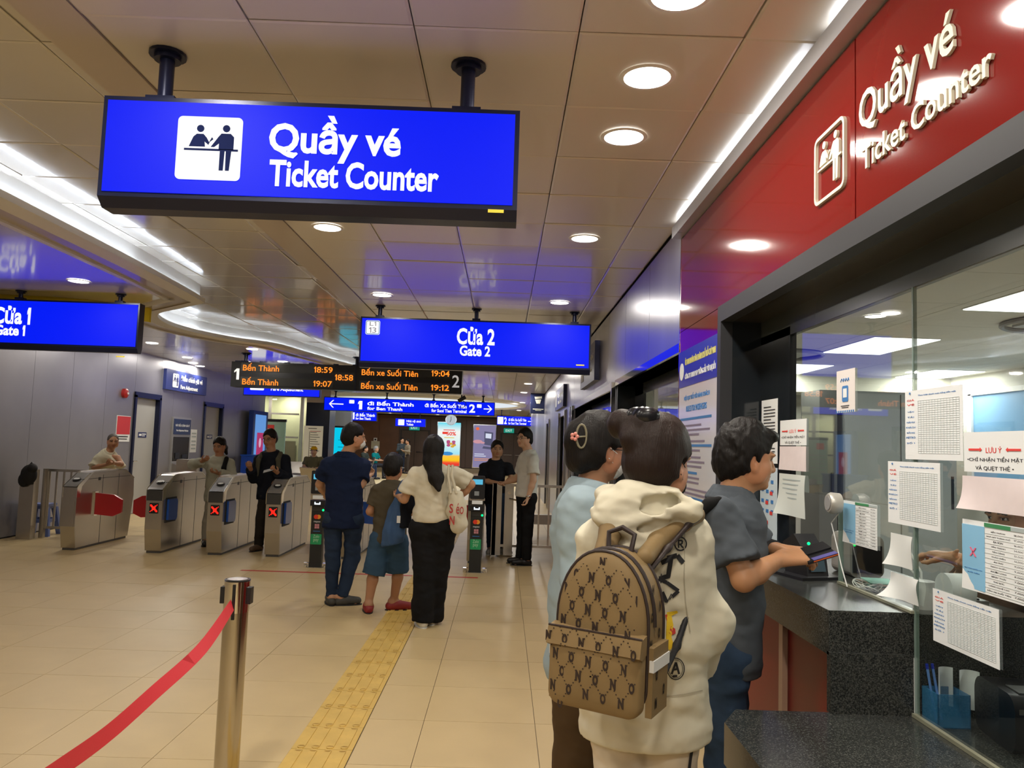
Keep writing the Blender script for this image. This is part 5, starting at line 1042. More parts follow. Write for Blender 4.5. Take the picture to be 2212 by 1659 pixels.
class SDF:
    def __init__(s): s.P = []; s.clips = []; s.noise = None
    def cap(s, a, b, ra, rb=None, k=.02, T=None, sub=False, flat=None):
        s.P.append(('c', np.array(a,float), np.array(b,float), ra, rb if rb is not None else ra, k, T, sub, flat)); return s
    def ell(s, c, r, k=.02, R=None, sub=False):
        s.P.append(('e', np.array(c,float), np.array(r,float) if hasattr(r,'__len__') else np.array([r]*3,float), 0, 0, k, R, sub, None)); return s
    def chain(s, pts, rs, k=.02, **kw):
        for i in range(len(pts)-1): s.cap(pts[i], pts[i+1], rs[i], rs[i+1], k, **kw)
        return s
    def clip(s, p, n): n = np.array(n,float); s.clips.append((np.array(p,float), n/np.linalg.norm(n))); return s
    def eval(s, lo, hi, h):
        n = np.ceil((hi-lo)/h).astype(int)+1; ax = [lo[i]+np.arange(n[i])*h for i in range(3)]
        F = np.full(n, .5)
        for (ty,a,b,ra,rb,k,T,sub,flat) in s.P:
            if ty == 'c':
                rr = max(ra,rb)*(1.0 if T is None else 1.6)+k+2.5*h; l0 = np.minimum(a,b)-rr; l1 = np.maximum(a,b)+rr
            else: rr = b.max()+k+2.5*h; l0 = a-rr; l1 = a+rr
            i0 = np.clip(np.floor((l0-lo)/h).astype(int),0,n); i1 = np.clip(np.ceil((l1-lo)/h).astype(int)+1,0,n)
            if (i1 <= i0).any(): continue
            G = np.stack(np.meshgrid(*[ax[i][i0[i]:i1[i]] for i in range(3)], indexing='ij'), -1); sl = tuple(slice(i0[i],i1[i]) for i in range(3))
            if ty == 'c':
                q = G-a; ba = b-a
                if T is not None: q = q@T.T; ba = T@ba
                L2 = max(ba@ba,1e-12); t = np.clip((q@ba)/L2,0,1); d = np.linalg.norm(q-t[...,None]*ba,axis=-1)-(ra+(rb-ra)*t)
                if flat is not None: nn = (b-a)/np.linalg.norm(b-a); d = np.maximum(d, (G-b)@nn - flat)
            else:
                q = G-a
                if T is not None: q = q@T.T      # rows = local axes
                kk = np.linalg.norm(q/b,axis=-1); d = kk*(kk-1)/np.maximum(np.linalg.norm(q/(b*b),axis=-1),1e-9)
            g = F[sl]
            if sub: d = -d; hh = np.clip(.5-.5*(g-d)/k,0,1); F[sl] = g+(d-g)*hh + k*hh*(1-hh)
            else: hh = np.clip(.5+.5*(g-d)/k,0,1); F[sl] = g+(d-g)*hh - k*hh*(1-hh)
        if s.noise or s.clips:
            m = np.abs(F) < .06; I = np.argwhere(m); P = I*h+lo
            if s.noise:
                for amp,f,st in s.noise: F[m] += amp*wob(P*np.array(st), f)
        if s.clips:
            G = np.stack(np.meshgrid(*ax, indexing='ij'), -1)
            for p,nn in s.clips: F = np.maximum(F, (G-p)@nn)
        F[0]=F[-1]=.5; F[:,0]=F[:,-1]=.5; F[:,:,0]=F[:,:,-1]=.5
        return F
    def bounds(s):
        lo = np.full(3,1e9); hi = -lo
        for (ty,a,b,ra,rb,k,T,sub,flat) in s.P:
            if sub: continue
            r = max(ra,rb)*(1.5 if T is not None else 1) if ty=='c' else b.max(); A = a; B = b if ty=='c' else a
            lo = np.minimum(lo, np.minimum(A,B)-r); hi = np.maximum(hi, np.maximum(A,B)+r)
        return lo-.025, hi+.025
    def mesh(s, h, fine=()):
        lo, hi = s.bounds(); V, Q = surfnet(s.eval(lo,hi,h), lo, h)
        for (c, r, hf) in fine:
            c = np.array(c,float); r = np.array(r,float) if hasattr(r,'__len__') else np.array([r]*3,float)
            ctr = V[Q].mean(1); Q = Q[~(np.abs(ctr-c) < r-h*.6).all(1)]
            V2,Q2 = surfnet(s.eval2(c-r-hf, c+r+hf, hf), c-r-hf, hf); Q = np.concatenate([Q, Q2+len(V)]); V = np.concatenate([V,V2])
        return V, Q
    def eval2(s, lo, hi, h):
        n = s.eval(lo, hi, h); # open boundary: recover edge values from neighbours
        n[0]=n[1]; n[-1]=n[-2]; n[:,0]=n[:,1]; n[:,-1]=n[:,-2]; n[:,:,0]=n[:,:,1]; n[:,:,-1]=n[:,:,-2]
        return n
    def build(s, name, m, parent, h, fine=(), color=None, relax=1, org=None):
        V, Q = s.mesh(h, fine); used = np.unique(Q); mp = np.zeros(len(V),int); mp[used] = np.arange(len(used)); V = V[used]; Q = mp[Q]
        for _ in range(relax):   # light laplacian
            acc = np.zeros_like(V); c = np.zeros(len(V))
            for i in range(4):
                a, b = Q[:,i], Q[:,(i+1)%4]; np.add.at(acc, a, V[b]); np.add.at(c, a, 1)
            V = V*.5 + .5*acc/np.maximum(c,1)[:,None]
        o = org if org is not None else np.zeros(3)
        me = bpy.data.meshes.new(name); me.vertices.add(len(V)); me.vertices.foreach_set('co', (V-o).ravel()); me.loops.add(len(Q)*4); me.loops.foreach_set('vertex_index', Q.ravel().astype(np.int32))
        me.polygons.add(len(Q)); me.polygons.foreach_set('loop_start', np.arange(len(Q),dtype=np.int32)*4); me.polygons.foreach_set('use_smooth', np.ones(len(Q),bool)); me.materials.append(m)
        if color is not None:
            C = color(V); at = me.color_attributes.new('Col','FLOAT_COLOR','POINT'); at.data.foreach_set('color', C.astype(np.float32).ravel())
        me.update(); return link(name, me, parent)
def nz(v): v = np.array(v,float); return v/np.linalg.norm(v)
def A3(v): return np.array([v[0],v[1],v[2]],float)
SKIN = mat('skin_mid', (.50,.27,.155), .5, attr='Col', sss=.12, bump=.03, bscale=300)
SKIN_D = mat('skin_tan', (.42,.21,.115), .5, attr='Col', sss=.12, bump=.03, bscale=300)
SKIN_P = mat('skin_pale', (.60,.36,.23), .5, attr='Col', sss=.12, bump=.03, bscale=300)
HAIR = mat('hair_black', (.009,.007,.006), .5, spec=.22, bump=.3, bscale=260, stretch=(1,1,.08))
HAIR_B = mat('hair_brown_black', (.020,.011,.008), .48, spec=.25, bump=.3, bscale=260, stretch=(1,1,.08))
EYE = mat('eye_white', (.75,.73,.7), .2); IRIS = mat('iris', (.02,.012,.008), .15)
def cloth(name, col, rough=.85, b=.25, sc=400, var=.08): return mat(name, col, rough, bump=b*.35, bscale=sc*2.5, var=var, vscale=6, spec=.2)
def frame(f, upref=(0,0,1)):
    f = nz(f); r = nz(np.cross(f, upref)); u = np.cross(r, f); return f, r, u
def hand(S_, w, d, up, side, s=1.0, curl=.5, spread=.12, thumb=1):
    # w wrist, d finger direction, up = back of the hand direction, side = toward the thumb
    d = nz(d); up = nz(np.array(up)-d*np.dot(up,d)); side = nz(np.cross(up,d))*np.sign(np.dot(np.cross(up,d),side) or 1)
    k = .006*s; palm_e = w + d*.085*s
    for i,o in enumerate((-.027,-.009,.009,.026)): S_.cap(w+side*o*.6*s+d*.01*s, palm_e+side*o*s, .016*s, .0125*s, .012*s)
    for i,(o,L_) in enumerate(((.028,.068),(.0095,.078),(-.0095,.072),(-.028,.056))):
        p = palm_e+side*o*s; dd = nz(d+side*o*spread*12*.3); a = curl*.9
        for j,f in enumerate((.44,.32,.24)):
            dd2 = nz(dd*math.cos(a*(j+.6)) - up*math.sin(a*(j+.6))); q = p+dd2*L_*f*s; S_.cap(p,q,(.0092-.0009*j)*s,(.0085-.0009*j)*s,.005*s); p = q
    if thumb:
        p = w+side*.022*s+d*.022*s; t1 = nz(d*.7+side*.75-up*.25*(1+curl)); q = p+t1*.04*s; S_.cap(p,q,.0135*s,.011*s,.012*s); t2 = nz(d*.95+side*.2-up*.3*(1+curl)); q2 = q+t2*.03*s; S_.cap(q,q2,.0105*s,.009*s,.005*s); t3 = nz(d*.95-up*.4*curl-side*.1); S_.cap(q2,q2+t3*.024*s,.009*s,.0075*s,.005*s)
def head(S_, c, f, up, s=1.0, jaw=1.0):
    # c = centre of the skull; s=1: head height .225
    f, r, u = frame(f, up); R = np.array([f,r,u]); P = lambda a,b_,d_: c+(f*a+r*b_+u*d_)*s
    E = lambda a,b_,d_,rx,ry,rz,k=.02,sub=False: S_.ell(P(a,b_,d_), np.array([rx,ry,rz])*s, k*s, R, sub)
    E(-.012,0,.028,.094,.074,.084,.02); E(.022,0,-.018,.070,.064*jaw,.083,.03); E(.038,0,-.070,.044,.043*jaw,.036,.03); E(.074,0,-.088,.018,.021,.014,.018)
    E(-.03,0,-.03,.06,.058,.06,.03)
    for sy in (-1,1):
        E(.050,sy*.038,-.030,.028,.024,.026,.02); E(.080,sy*.033,.010,.016,.020,.012,.010,True); E(.074,sy*.033,.026,.018,.026,.009,.012)
        E(.072,sy*.032,.010,.013,.0145,.011,.006); E(-.006,sy*.073,-.008,.022,.009,.032,.006); E(.004,sy*.081,-.004,.010,.006,.016,.006,True); E(-.002,sy*.074,-.034,.009,.007,.010,.006); E(.02,sy*.058,-.05,.03,.016,.035,.02)
        E(.094,sy*.012,-.030,.009,.0085,.008,.008)
    S_.cap(P(.086,0,.018),P(.106,0,-.024),.0085*s,.0115*s,.010*s); E(.103,0,-.028,.010,.011,.009,.008)
    E(.085,0,-.052,.012,.023,.0065,.007); E(.083,0,-.064,.012,.020,.0075,.006); E(.098,0,-.0575,.008,.022,.0022,.003,True)
    return P, (f,r,u)
def headcolor(c, fr, s, base, brow=True, mouth=True):
    f,r,u = fr
    def fn(V):
        C = np.zeros((len(V),4)); q = (V-c)/s; a = q@f; b_ = q@r; d_ = q@u
        def put(m, col, al): C[m] = (*col, al)
        ok = (np.linalg.norm(q,axis=1) < .15) & (a > .05)
        put(ok & ((np.abs(b_)<.024)&(np.abs(d_+.058)<.0125)), (base[0]*.8,base[1]*.5,base[2]*.5), .8)
        if brow: put(ok & (np.abs(np.abs(b_)-.034)<.020)&(np.abs(d_-.034+.25*np.abs(np.abs(b_)-.032))<.0045), (.02,.013,.01), .9)
        put(ok & (np.abs(np.abs(b_)-.033)<.0145)&(np.abs(d_-.010)<.0062), (.05,.03,.02), .85)
        put(ok & (np.abs(np.abs(b_)-.033)<.012)&(np.abs(d_-.009)<.0040), (.65,.62,.58), 1)
        put(ok & (np.abs(np.abs(b_)-.033)<.0052)&(np.abs(d_-.009)<.0050), (.012,.008,.006), 1)
        m = (np.abs(b_)>.06)&(np.linalg.norm(q,axis=1)<.13); C[m] = (base[0]*1.02,base[1]*.78,base[2]*.75,.5)
        return C
    return fn
def hairshell(c, fr, s, t=.010, hairline=.055, back=-.06, side=-.01, vol=0, fringe=0, noise=.004, part=0):
    f,r,u = fr; R = np.array([f,r,u]); P = lambda a,b_,d_: c+(f*a+r*b_+u*d_)*s
    H_ = SDF(); E = lambda a,b_,d_,rx,ry,rz,k=.02,sub=False: H_.ell(P(a,b_,d_), np.array([rx,ry,rz])*s, k*s, R, sub)
    E(-.014,0,.030+vol*.5,.096+t,.077+t,.086+t+vol,.02); E(-.04,0,-.02,.070+t,.064+t,.065+t*.5,.03)
    if fringe: E(.055,0,.060,.050,.064,.030,.02)
    # carve the face
    E(.118,0,-.035,.085,.110,.076+hairline-.0+(-.02 if fringe else 0),.012,True)
    for sy in (-1,1): E(.055,sy*.085,-.045,.050,.045,.075-side,.008,True); E(-.004,sy*.100,-.016,.024,.034,.036,.006,True); E(.02,sy*.085,-.085,.06,.04,.05,.01,True)
    E(.05,0,-.13,.12,.12,.075,.012,True)
    H_.noise = [(noise*s, 55/s, (1,1,.5)),(noise*.4*s, 160/s, (1,1,.4))]
    return H_, P, E
def person(name, label, cat, J, top, topcol, bot, botcol, skin=SKIN, h=.010, hc=HAIR, fit=1.0, sleeve='short', pants='long', hd=None, facing=None, girth=1.0, hands=None, shoecol=None, extra=None, female=False, hem=.10, collar=None, loose=.0, hs=1.0, neckl=True, wr=1.0, hf=None, hair=None, group=None, cuffs=None, curl=.5, shoes=True, bottomname='trousers', topname='shirt', waistband=None):
    """J: joints in world coordinates: head, neck, shl, shr, ell, elr, wrl, wrr, hip (centre), hpl, hpr, knl, knr, anl, anr, tol, tor"""
    J = {k: A3(v) for k,v in J.items()}; g = girth; fw = nz(facing); up = nz(J['neck']-J['hip']); rt = nz(np.cross(fw,up)); fw = np.cross(up,rt)
    base = J['hip'].copy(); base[2] = 0
    t = thing('person', label, 'person', base, 0, group); ORG = base
    f_, r_, u_ = frame(hd if hd is not None else facing, (0,0,1) if hf is None else hf)
    B = SDF(); hc_ = J['head']; P_, fr = head(B, hc_, f_, u_, hs)
    kz = 1.45  # flatten depth
    T = np.eye(3) + (kz-1)*np.outer(fw,fw)
    nk = J['neck']; B.cap(hc_-u_*.05*hs-f_*.015*hs, nk-up*.02, .052*hs*(.9 if female else 1), .060*g, .03)
    chest = nk-up*.17; waist = J['hip']+up*.16; 
    B.cap(nk-up*.07, chest, .07*g, .112*g, .05, T=T); B.cap(chest, waist, .112*g, .105*g, .05, T=T); B.cap(waist, J['hip'], .105*g, .115*g, .05, T=T)
    for a in 'lr':
        sh,el,wr_ = J['sh'+a],J['el'+a],J['wr'+a]; B.cap(nk-up*.08, sh-up*.015, .042*g, .036*g, .03); B.cap(sh-up*.015, el, .039*g, .036*g*wr, .02)
        mid = el+(wr_-el)*.35; B.cap(el, mid, .036*g*wr, .036*g*wr, .02); B.cap(mid, wr_, .036*g*wr, .024*g, .02)
        hd_ = (hands or {}).get(a, {}); d = nz(hd_.get('d', wr_-el)); upv = hd_.get('up', np.cross(d, rt) if abs(np.dot(d,rt))<.9 else fw); sd = hd_.get('side', fw)
        hand(B, wr_, d, upv, sd, hd_.get('s',.92 if (female or h>=.0085) else 1.0)*hs, hd_.get('curl',.8 if h>=.0085 else curl))
        hp,kn,an,to = J['hp'+a],J['kn'+a],J['an'+a],J['to'+a]; lg=1.0 if 'short' in (bot or '') else .72; B.cap(hp,kn,.068*g,.048*g*lg,.03); B.cap(kn, kn+(an-kn)*.3, .048*g*lg, .052*g*lg, .02); B.cap(kn+(an-kn)*.3, an, .052*g*lg, .034, .02); B.cap(an-np.array([0,0,.03]), to, .032,.026,.03); B.cap(an-np.array([0,0,.03])-nz(to-an)*.03, to, .03,.025,.03)
    fines = [(hc_, .155*hs, min(h*.45,.0045) if h<.012 else h*.6)]
    for a in 'lr':
        if h < .012 and (hands or {}).get(a,{}).get('fine',True): 
            wv = J['wr'+a]; d = nz((hands or {}).get(a,{}).get('d', wv-J['el'+a])); fines.append((wv+d*.09, .115, .0048))
    o = B.build('body', skin, t, h, fines, headcolor(hc_, fr, hs, skin.node_tree.nodes['Mix'].inputs['A'].default_value[:3]), 1, ORG)
    # top
    if top:
        S_ = SDF(); c = .016*fit+loose
        S_.cap(nk-up*.0, nk-up*.05, .066*g, .078*g+c, .03); S_.cap(nk-up*.035, nk-up*.07, .07*g, .095*g+c, .05, T=T); S_.cap(nk-up*.08, chest, .10*g+c, .130*g+c, .06, T=T); S_.cap(chest, waist, .130*g+c, .122*g+c*1.3, .06, T=T)
        S_.cap(waist, J['hip']-up*(hem-.04), .122*g+c*1.3, .146*g+c*1.3, .06, T=T)
        if female: 
            for sy in (-1,1): S_.ell(chest+fw*.075*g+rt*sy*.065*g, .058*g, .04)
        for a in 'lr':
            sh,el,wr_ = J['sh'+a],J['el'+a],J['wr'+a]; sh=sh-up*.012; S_.cap(nk-up*.07, sh, .045*g+c*.7, .046*g+c*.7, .04)
            if sleeve == 'short': e2 = sh+(el-sh)*.72; S_.cap(sh, e2, .050*g+c*.7, .052*g+c*1.1, .03, flat=.0)
            elif sleeve == 'half': e2 = sh+(el-sh)*1.0; S_.cap(sh, e2, .056*g+c*.8, .052*g+c*1.2, .03, flat=.0)
            elif sleeve == 'long': S_.cap(sh, el, .050*g+c*.7, .044*g+c*.8, .03); S_.cap(el, el+(wr_-el)*.88, .046*g+c, .034*g+c, .03, flat=.0)
        S_.clip(J['hip']-up*hem, -up); S_.clip(nk+up*.016, up+fw*.30)
        S_.noise = [(.016,11,(1,1,1.5)),(.008,27,(1,1,1.3)),(.003,60,(1,1,1))]
        S_.build(topname, topcol, t, h, (), None, 1, ORG)
        if collar is not None:
            C_ = SDF(); rr = .062*g; N_ = 20
            ang = [2*math.pi*k/N_ for k in range(N_+1)]
            def rg(rad, dz): return [nk + up*(dz - .022*max(0,math.cos(a_))) + (rt*math.sin(a_)*rad*1.05 + fw*math.cos(a_)*rad) for a_ in ang]
            for rad, dz, th in ((rr, .030, .0075), (rr+.006, .018, .0085), (rr+.015, .004, .009), (rr+.024, -.010, .008)):
                q = rg(rad, dz)
                for k in range(N_): C_.cap(q[k], q[k+1], th, th, .010)
            C_.build('collar', collar, t, .0055, (), None, 1, ORG)
    if bot:
        S_ = SDF(); hipc = J['hip']; c = .012+ (.01 if 'wide' in bot else 0)
        S_.cap(hipc+up*.09, hipc, .118*g+c, .130*g+c, .04, T=T)
        for a in 'lr':
            hp,kn,an = J['hp'+a],J['kn'+a],J['an'+a]; S_.cap(hipc-(hipc-hp)*.6, hp, .08*g+c, .085*g+c, .05)
            if 'short' in bot: S_.cap(hp, kn+(an-kn)*.12, .088*g+c, .078*g+c*2, .03, flat=.0)
            elif 'wide' in bot: S_.cap(hp,kn,.088*g+c,.070*g+c,.04); S_.cap(kn, an+np.array([0,0,-.02]), .070*g+c, .070*g+c, .02, flat=.03)
            else: S_.cap(hp,kn,.078*g+c,.054*g+c,.018); S_.cap(kn, an+np.array([0,0,.0]), .054*g+c, .044*g+c, .015, flat=.025)
        S_.clip(hipc+up*(.12), up); S_.noise = [(.012,12,(1,1,1.2)),(.006,30,(1,1,1.6))]
        S_.build(bottomname, botcol, t, h, (), None, 1, ORG)
    if shoes:
        for a in 'lr':
            an,to = J['an'+a],J['to'+a]; S_ = SDF(); d = to-an; d[2] = 0; d = nz(d); bz = min(an[2]-.075, to[2]-.03); he = an-d*.035; tz = to+d*.02
            he2 = np.array([he[0],he[1],an[2]-.055]); S_.cap(he2, an-np.array([0,0,.045])+d*.02, .040,.042,.03); S_.cap(an-np.array([0,0,.045])+d*.02, np.array([tz[0],tz[1],to[2]+.005]), .043,.034,.03)
            S_.clip((0,0,an[2]-.092),(0,0,-1)); S_.clip((0,0,an[2]+.005),(0,0,1)); sh_ = S_.build('shoe', shoecol or M_blk, t, max(h*.8,.006), (), None, 1, ORG)
            b = MB(); sd = np.cross(d,(0,0,1)); pts = []
            Lh = np.linalg.norm((tz-he)[:2])
            for i in range(20):
                a_ = 2*math.pi*i/20; q = (he+tz)/2 + d*math.cos(a_)*(Lh/2+.042) + sd*math.sin(a_)*.046; pts.append((q[0]-ORG[0],q[1]-ORG[1]))
            b.prism(pts,2,an[2]-.092-.012,an[2]-.092+.008); b.build('sole', M_wr if shoecol and shoecol.name.startswith('shoe_w') else mat('sole_dk',(.03,.03,.03),.6), sh_)
    if hair: hair(t, hc_, fr, hs, hc, h, ORG)
    return t, dict(J=J, fr=fr, T=T, fw=fw, rt=rt, up=up, P=P_, org=ORG, hc=hc_, hs=hs)
def h_short(t, c, fr, s, m, h, o, **k):
    kw = dict(t=.012, vol=.008, noise=.005); kw.update(k); H_,P,E = hairshell(c, fr, s, **kw); return H_.build('hair', m, t, min(h,.0055), (), None, 1, o)
def PJ(Y, **k):
    return {n: aY(v[0], v[1], Y+(v[2] if len(v) > 2 else 0)) for n, v in k.items()}
def footz(J, z=.092):
    for a in 'lr':
        J['an'+a].z = max(z, J['an'+a].z) if J['an'+a].z > z+.0 and k_lift.get(a) else z
        J['to'+a].z = .032
    return J
k_lift = {}
def local_tube(info, parent, name, pts, r, m, n=8, flat=None):
    b = MB(); b.tube([tuple(np.array(p)-info['org']) for p in pts], r, n); return b.build(name, m, parent, smooth=True)
def glasses(t, info, m=None):
    P=info['P']; b=MB(); f,r,u=info['fr']; hs=info['hs']
    for s in (-1,1):
        b.tube([P(.098,s*.033+.020*math.cos(a),.006+.016*math.sin(a))-info['org'] for a in np.linspace(0,2*math.pi,17)[:-1]],.0016,5,close=True)
        b.tube([P(.098,s*.053,.01)-info['org'],P(.085,s*.074,.01)-info['org'],P(.0,s*.080,.004)-info['org']],.0016,5)
    b.tube([P(.100,-.013,.01)-info['org'],P(.104,0,.013)-info['org'],P(.100,.013,.01)-info['org']],.0016,5); b.build('glasses', m or M_blk, t)
def mask(t, info, m, kind='flat'):
    P=info['P']; S_=SDF(); f,r,u=info['fr']; R=np.array([f,r,u]); s=info['hs']
    S_.ell(P(.046,0,-.056),np.array([.062,.060,.050])*s,.01,R)
    if kind=='kf': S_.cap(P(.088,0,-.05),P(.100,0,-.055),.028*s,.012*s,.02)
    S_.ell(P(-.02,0,-.055),np.array([.075,.2,.2])*s,.008,R,True); S_.clip(P(0,0,-.012),u)
    o=S_.build('face_mask',m,t,.0045,(),None,1,info['org'])
    for sy in (-1,1):
        for z0,z1 in ((-.02,.008),(-.075,-.03)):
            local_tube(info,o,'ear_loop',[P(.062,sy*.056,z0),P(.03,sy*.070,(z0+z1)/2),P(-.008,sy*.082,z1)],.0016,m)
    return o
def hairish(t, info, name, chains, m, h=.006, noise=.004, clip=None):
    S_=SDF()
    for pts,rs in chains: S_.chain(pts,rs,.02)
    S_.noise=[(noise,60,(1,1,.35))]; return S_.build(name,m,t,h,(),None,1,info['org'])
# ---------------- navy polo man
J=PJ(7.24, head=(765,945), neck=(747,984), shl=(709,1002), shr=(786,1004,.05), ell=(691,1046,.06), wrl=(706,1072,.25), elr=(777,1048,-.02), wrr=(792,1032,.10), hip=(742,1112), hpl=(722,1122), hpr=(763,1122), knl=(719,1200), knr=(760,1203,.06), anl=(716,1283), anr=(740,1283,.0), tol=(710,1297,.13), tor=(768,1297,.04)); footz(J)
navy=cloth('navy_polo',(.008,.015,.045)); den=cloth('dark_denim',(.018,.032,.065),.8,.3,300)
t,i=person('person','man in navy polo shirt and dark jeans turning right in a white face mask','person',J,'polo',navy,'long',den,SKIN,girth=1.08,hd=(.9,.42,-.05),facing=(.1,1,0),collar=navy,hair=h_short,h=.0085,shoecol=mat('shoe_grey',(.05,.05,.045),.6),hem=.12,loose=.006)
mask(t,i,M_wr,'kf')
# ---------------- boy
J=PJ(7.0, head=(850,1010), neck=(847,1043), shl=(816,1060), shr=(875,1061), ell=(799,1105,.0), wrl=(815,1112,.2), elr=(888,1098,.0), wrr=(874,1128,.15), hip=(840,1158), hpl=(822,1168), hpr=(860,1168), knl=(808,1232,-.02), knr=(862,1226,.04), anl=(797,1290,-.03), anr=(852,1272,.10), tol=(793,1306,.12), tor=(880,1286,.12)); footz(J)
t,i=person('person','boy in dark olive shirt and long blue denim shorts walking away','person',J,'tee',cloth('olive_tee',(.075,.062,.04)),'short',cloth('blue_denim',(.035,.075,.13),.8,.3,300),SKIN_D,girth=.93,hd=(.25,.97,-.12),facing=(-.1,1,0),hair=h_short,h=.0085,hs=.97,hem=.06,shoecol=mat('shoe_redblack',(.25,.02,.02),.5),bottomname='shorts',curl=.4)
glasses(t,i,M_wr)
boy=i
# jacket carried on the boy's right side
c0=J['shr']; S_=SDF(); 
pts=[A3(aY(880,1050,6.83)),A3(aY(868,1075,6.80)),A3(aY(855,1115,6.80)),A3(aY(843,1150,6.80)),A3(aY(836,1172,6.80))]; S_.chain(pts,[.05,.065,.085,.10,.095],.03,T=np.diag([1,1.5,1])); S_.clip(pts[-1]+np.array([0,0,-.03]),(.25,0,-1)); S_.noise=[(.045,17,(1.6,1,.25)),(.016,40,(1.2,1,.4))]
tj=thing('denim_jacket','blue denim jacket slung over the right shoulder of the boy','jacket',(pts[0][0],pts[0][1],pts[-1][2]-.1)); S_.build('jacket_body',cloth('jacket_denim',(.05,.10,.21),.85,.35,300),tj,.0085,org=np.array(tj.location))
S_=SDF(); pts=[A3(aY(890,1062,6.78)),A3(aY(880,1095,6.76)),A3(aY(876,1140,6.76))]; S_.chain(pts,[.045,.06,.065],.03,T=np.diag([1,1.6,1])); S_.clip(pts[-1],(0,0,-1)); S_.noise=[(.04,22,(1.6,1,.25))]
tj=thing('black_scarf','black cloth hanging beside the blue denim jacket','scarf',(pts[0][0],pts[0][1],pts[-1][2]-.1)); S_.build('cloth',cloth('scarf_black',(.008,.009,.014)),tj,.0085,org=np.array(tj.location)); v=aY(861,1122,6.72)-tj.location; MB().box(v.x-.015,v.x+.015,v.y,v.y+.004,v.z-.03,v.z+.03).build('care_tag',M_wr,tj)
# ---------------- woman in white top
J=PJ(6.5, head=(937,973), neck=(938,1008), shl=(899,1022), shr=(985,1022), ell=(873,1078,.03), wrl=(862,1072,.25), elr=(1017,1046,.06), wrr=(985,1082,.10), hip=(935,1130), hpl=(914,1142), hpr=(957,1142), knl=(918,1230), knr=(945,1228,.04), anl=(913,1322), anr=(935,1312,.12), tol=(905,1340,.10), tor=(940,1330,.25)); footz(J)
wt=cloth('white_blouse',(.62,.57,.44),.8,.3,250); blk=cloth('black_trousers',(.008,.008,.009))
t,i=person('person','woman in cream short-sleeved blouse and black trousers, long dark hair, hand on hip','person',J,'blouse',wt,'widelong',blk,SKIN,girth=.99,hd=(0,1,-.05),facing=(0.05,1,0),female=True,h=.0085,hs=.96,hem=-.01,shoecol=mat('shoe_white',(.65,.62,.52),.5),topname='blouse',hands={'r':{'d':(-.8,.3,-.3),'up':(0,-1,.2),'side':(0,0,1)}},loose=.008)
b=MB()
for (px,py) in ((911,1102),(928,1116),(917,1118),(953,1112),(926,1044),(950,1122),(940,1085),(960,1095)):
    v=A3(aY(px,py,6.28)); 
P=i['P']; f,r,u=i['fr']
def longhair(t,i,m,low,w0=.085,w1=.05,side=0):
    S_,P,E=hairshell(i['hc'],i['fr'],i['hs'],t=.014,vol=.006,noise=.004,hairline=.05,side=-.02); hc=i['hc']; hs=i['hs']
    a=P(-.05,0,0); b_=P(-.085,0,-.10); T=np.eye(3)
    fw=i['fr'][0]; T=T+.6*np.outer(fw,fw); S_.chain([a,b_,b_*.4+low*.6,low],[w0,w0*.95,w1*1.2,w1*.35],.03,T=T); S_.noise=[(.005,70,(1,1,.2)),(.002,160,(1,1,.2))]
    return S_.build('hair',m,t,.0065,(),None,1,i['org'])
longhair(t,i,HAIR,A3(aY(948,1058,6.30)),.074,.050)
# tote bag
v=aY(985,1100,6.38); tt=thing('tote_bag','cream canvas tote bag with red lettering on the right shoulder of the woman in the cream blouse','bag',(v.x,v.y,v.z))
tt['label']='cream canvas tote bag with red lettering hanging from the blouse woman\'s shoulder'
S_=SDF(); W_=1/258; cc=np.array(v); T_=np.diag([1,1.7,1])
S_.chain([cc+[-.02,0,.11],cc+[.0,0,0],cc+[.02,0,-.12]],[.062,.075,.072],.03,T=T_); S_.clip(cc+[0,0,.15],(0,0,1)); S_.noise=[(.022,18,(1,1,.6)),(.01,40,(1,1,.5))]; S_.build('bag_body',cloth('canvas',(.60,.55,.42),.85,.4,500),tt,.008,org=cc)
b=MB(); n1=A3(aY(972,1012,6.38))-cc; 
for dx in (-.01,.02): b.tube([n1+[dx-.0,-.0,.03],n1+[dx,-.02,-.06],np.array([-.03+dx*1.5,-.03,.13])],.011,6)
b.build('strap',MATS['canvas'],tt,smooth=True)
text('S',tt,mat('tote_red',(.42,.03,.03),.6),-.035,.01,.03,.075,-.062,.02); text('éo',tt,MATS['tote_red'],.035,.01,.06,.085,-.062); text('N',tt,MATS['tote_red'],-.025,-.085,.04,.07,-.062,.02)
# ---------------- black tee man (behind the fence)
J=PJ(10.95, head=(1074,971), neck=(1070,994), shl=(1045,1006), shr=(1096,1006), ell=(1042,1038,-.05), wrl=(1078,1044,-.25), elr=(1105,1034,-.05), wrr=(1090,1044,-.25), hip=(1070,1072), hpl=(1060,1080), hpr=(1082,1080), knl=(1060,1130), knr=(1083,1130), anl=(1060,1183), anr=(1082,1183), tol=(1055,1190,-.15), tor=(1100,1190,-.12)); footz(J)
t,i=person('person','man in black tee shirt and dark jeans leaning on the steel fence','person',J,'tee',cloth('black_tee',(.012,.013,.018)),'long',den,SKIN,girth=1.0,hd=(.12,-1,-.05),facing=(.1,-1,0),hair=h_short,h=.0105,shoecol=mat('shoe_wgrey',(.4,.38,.34),.5))
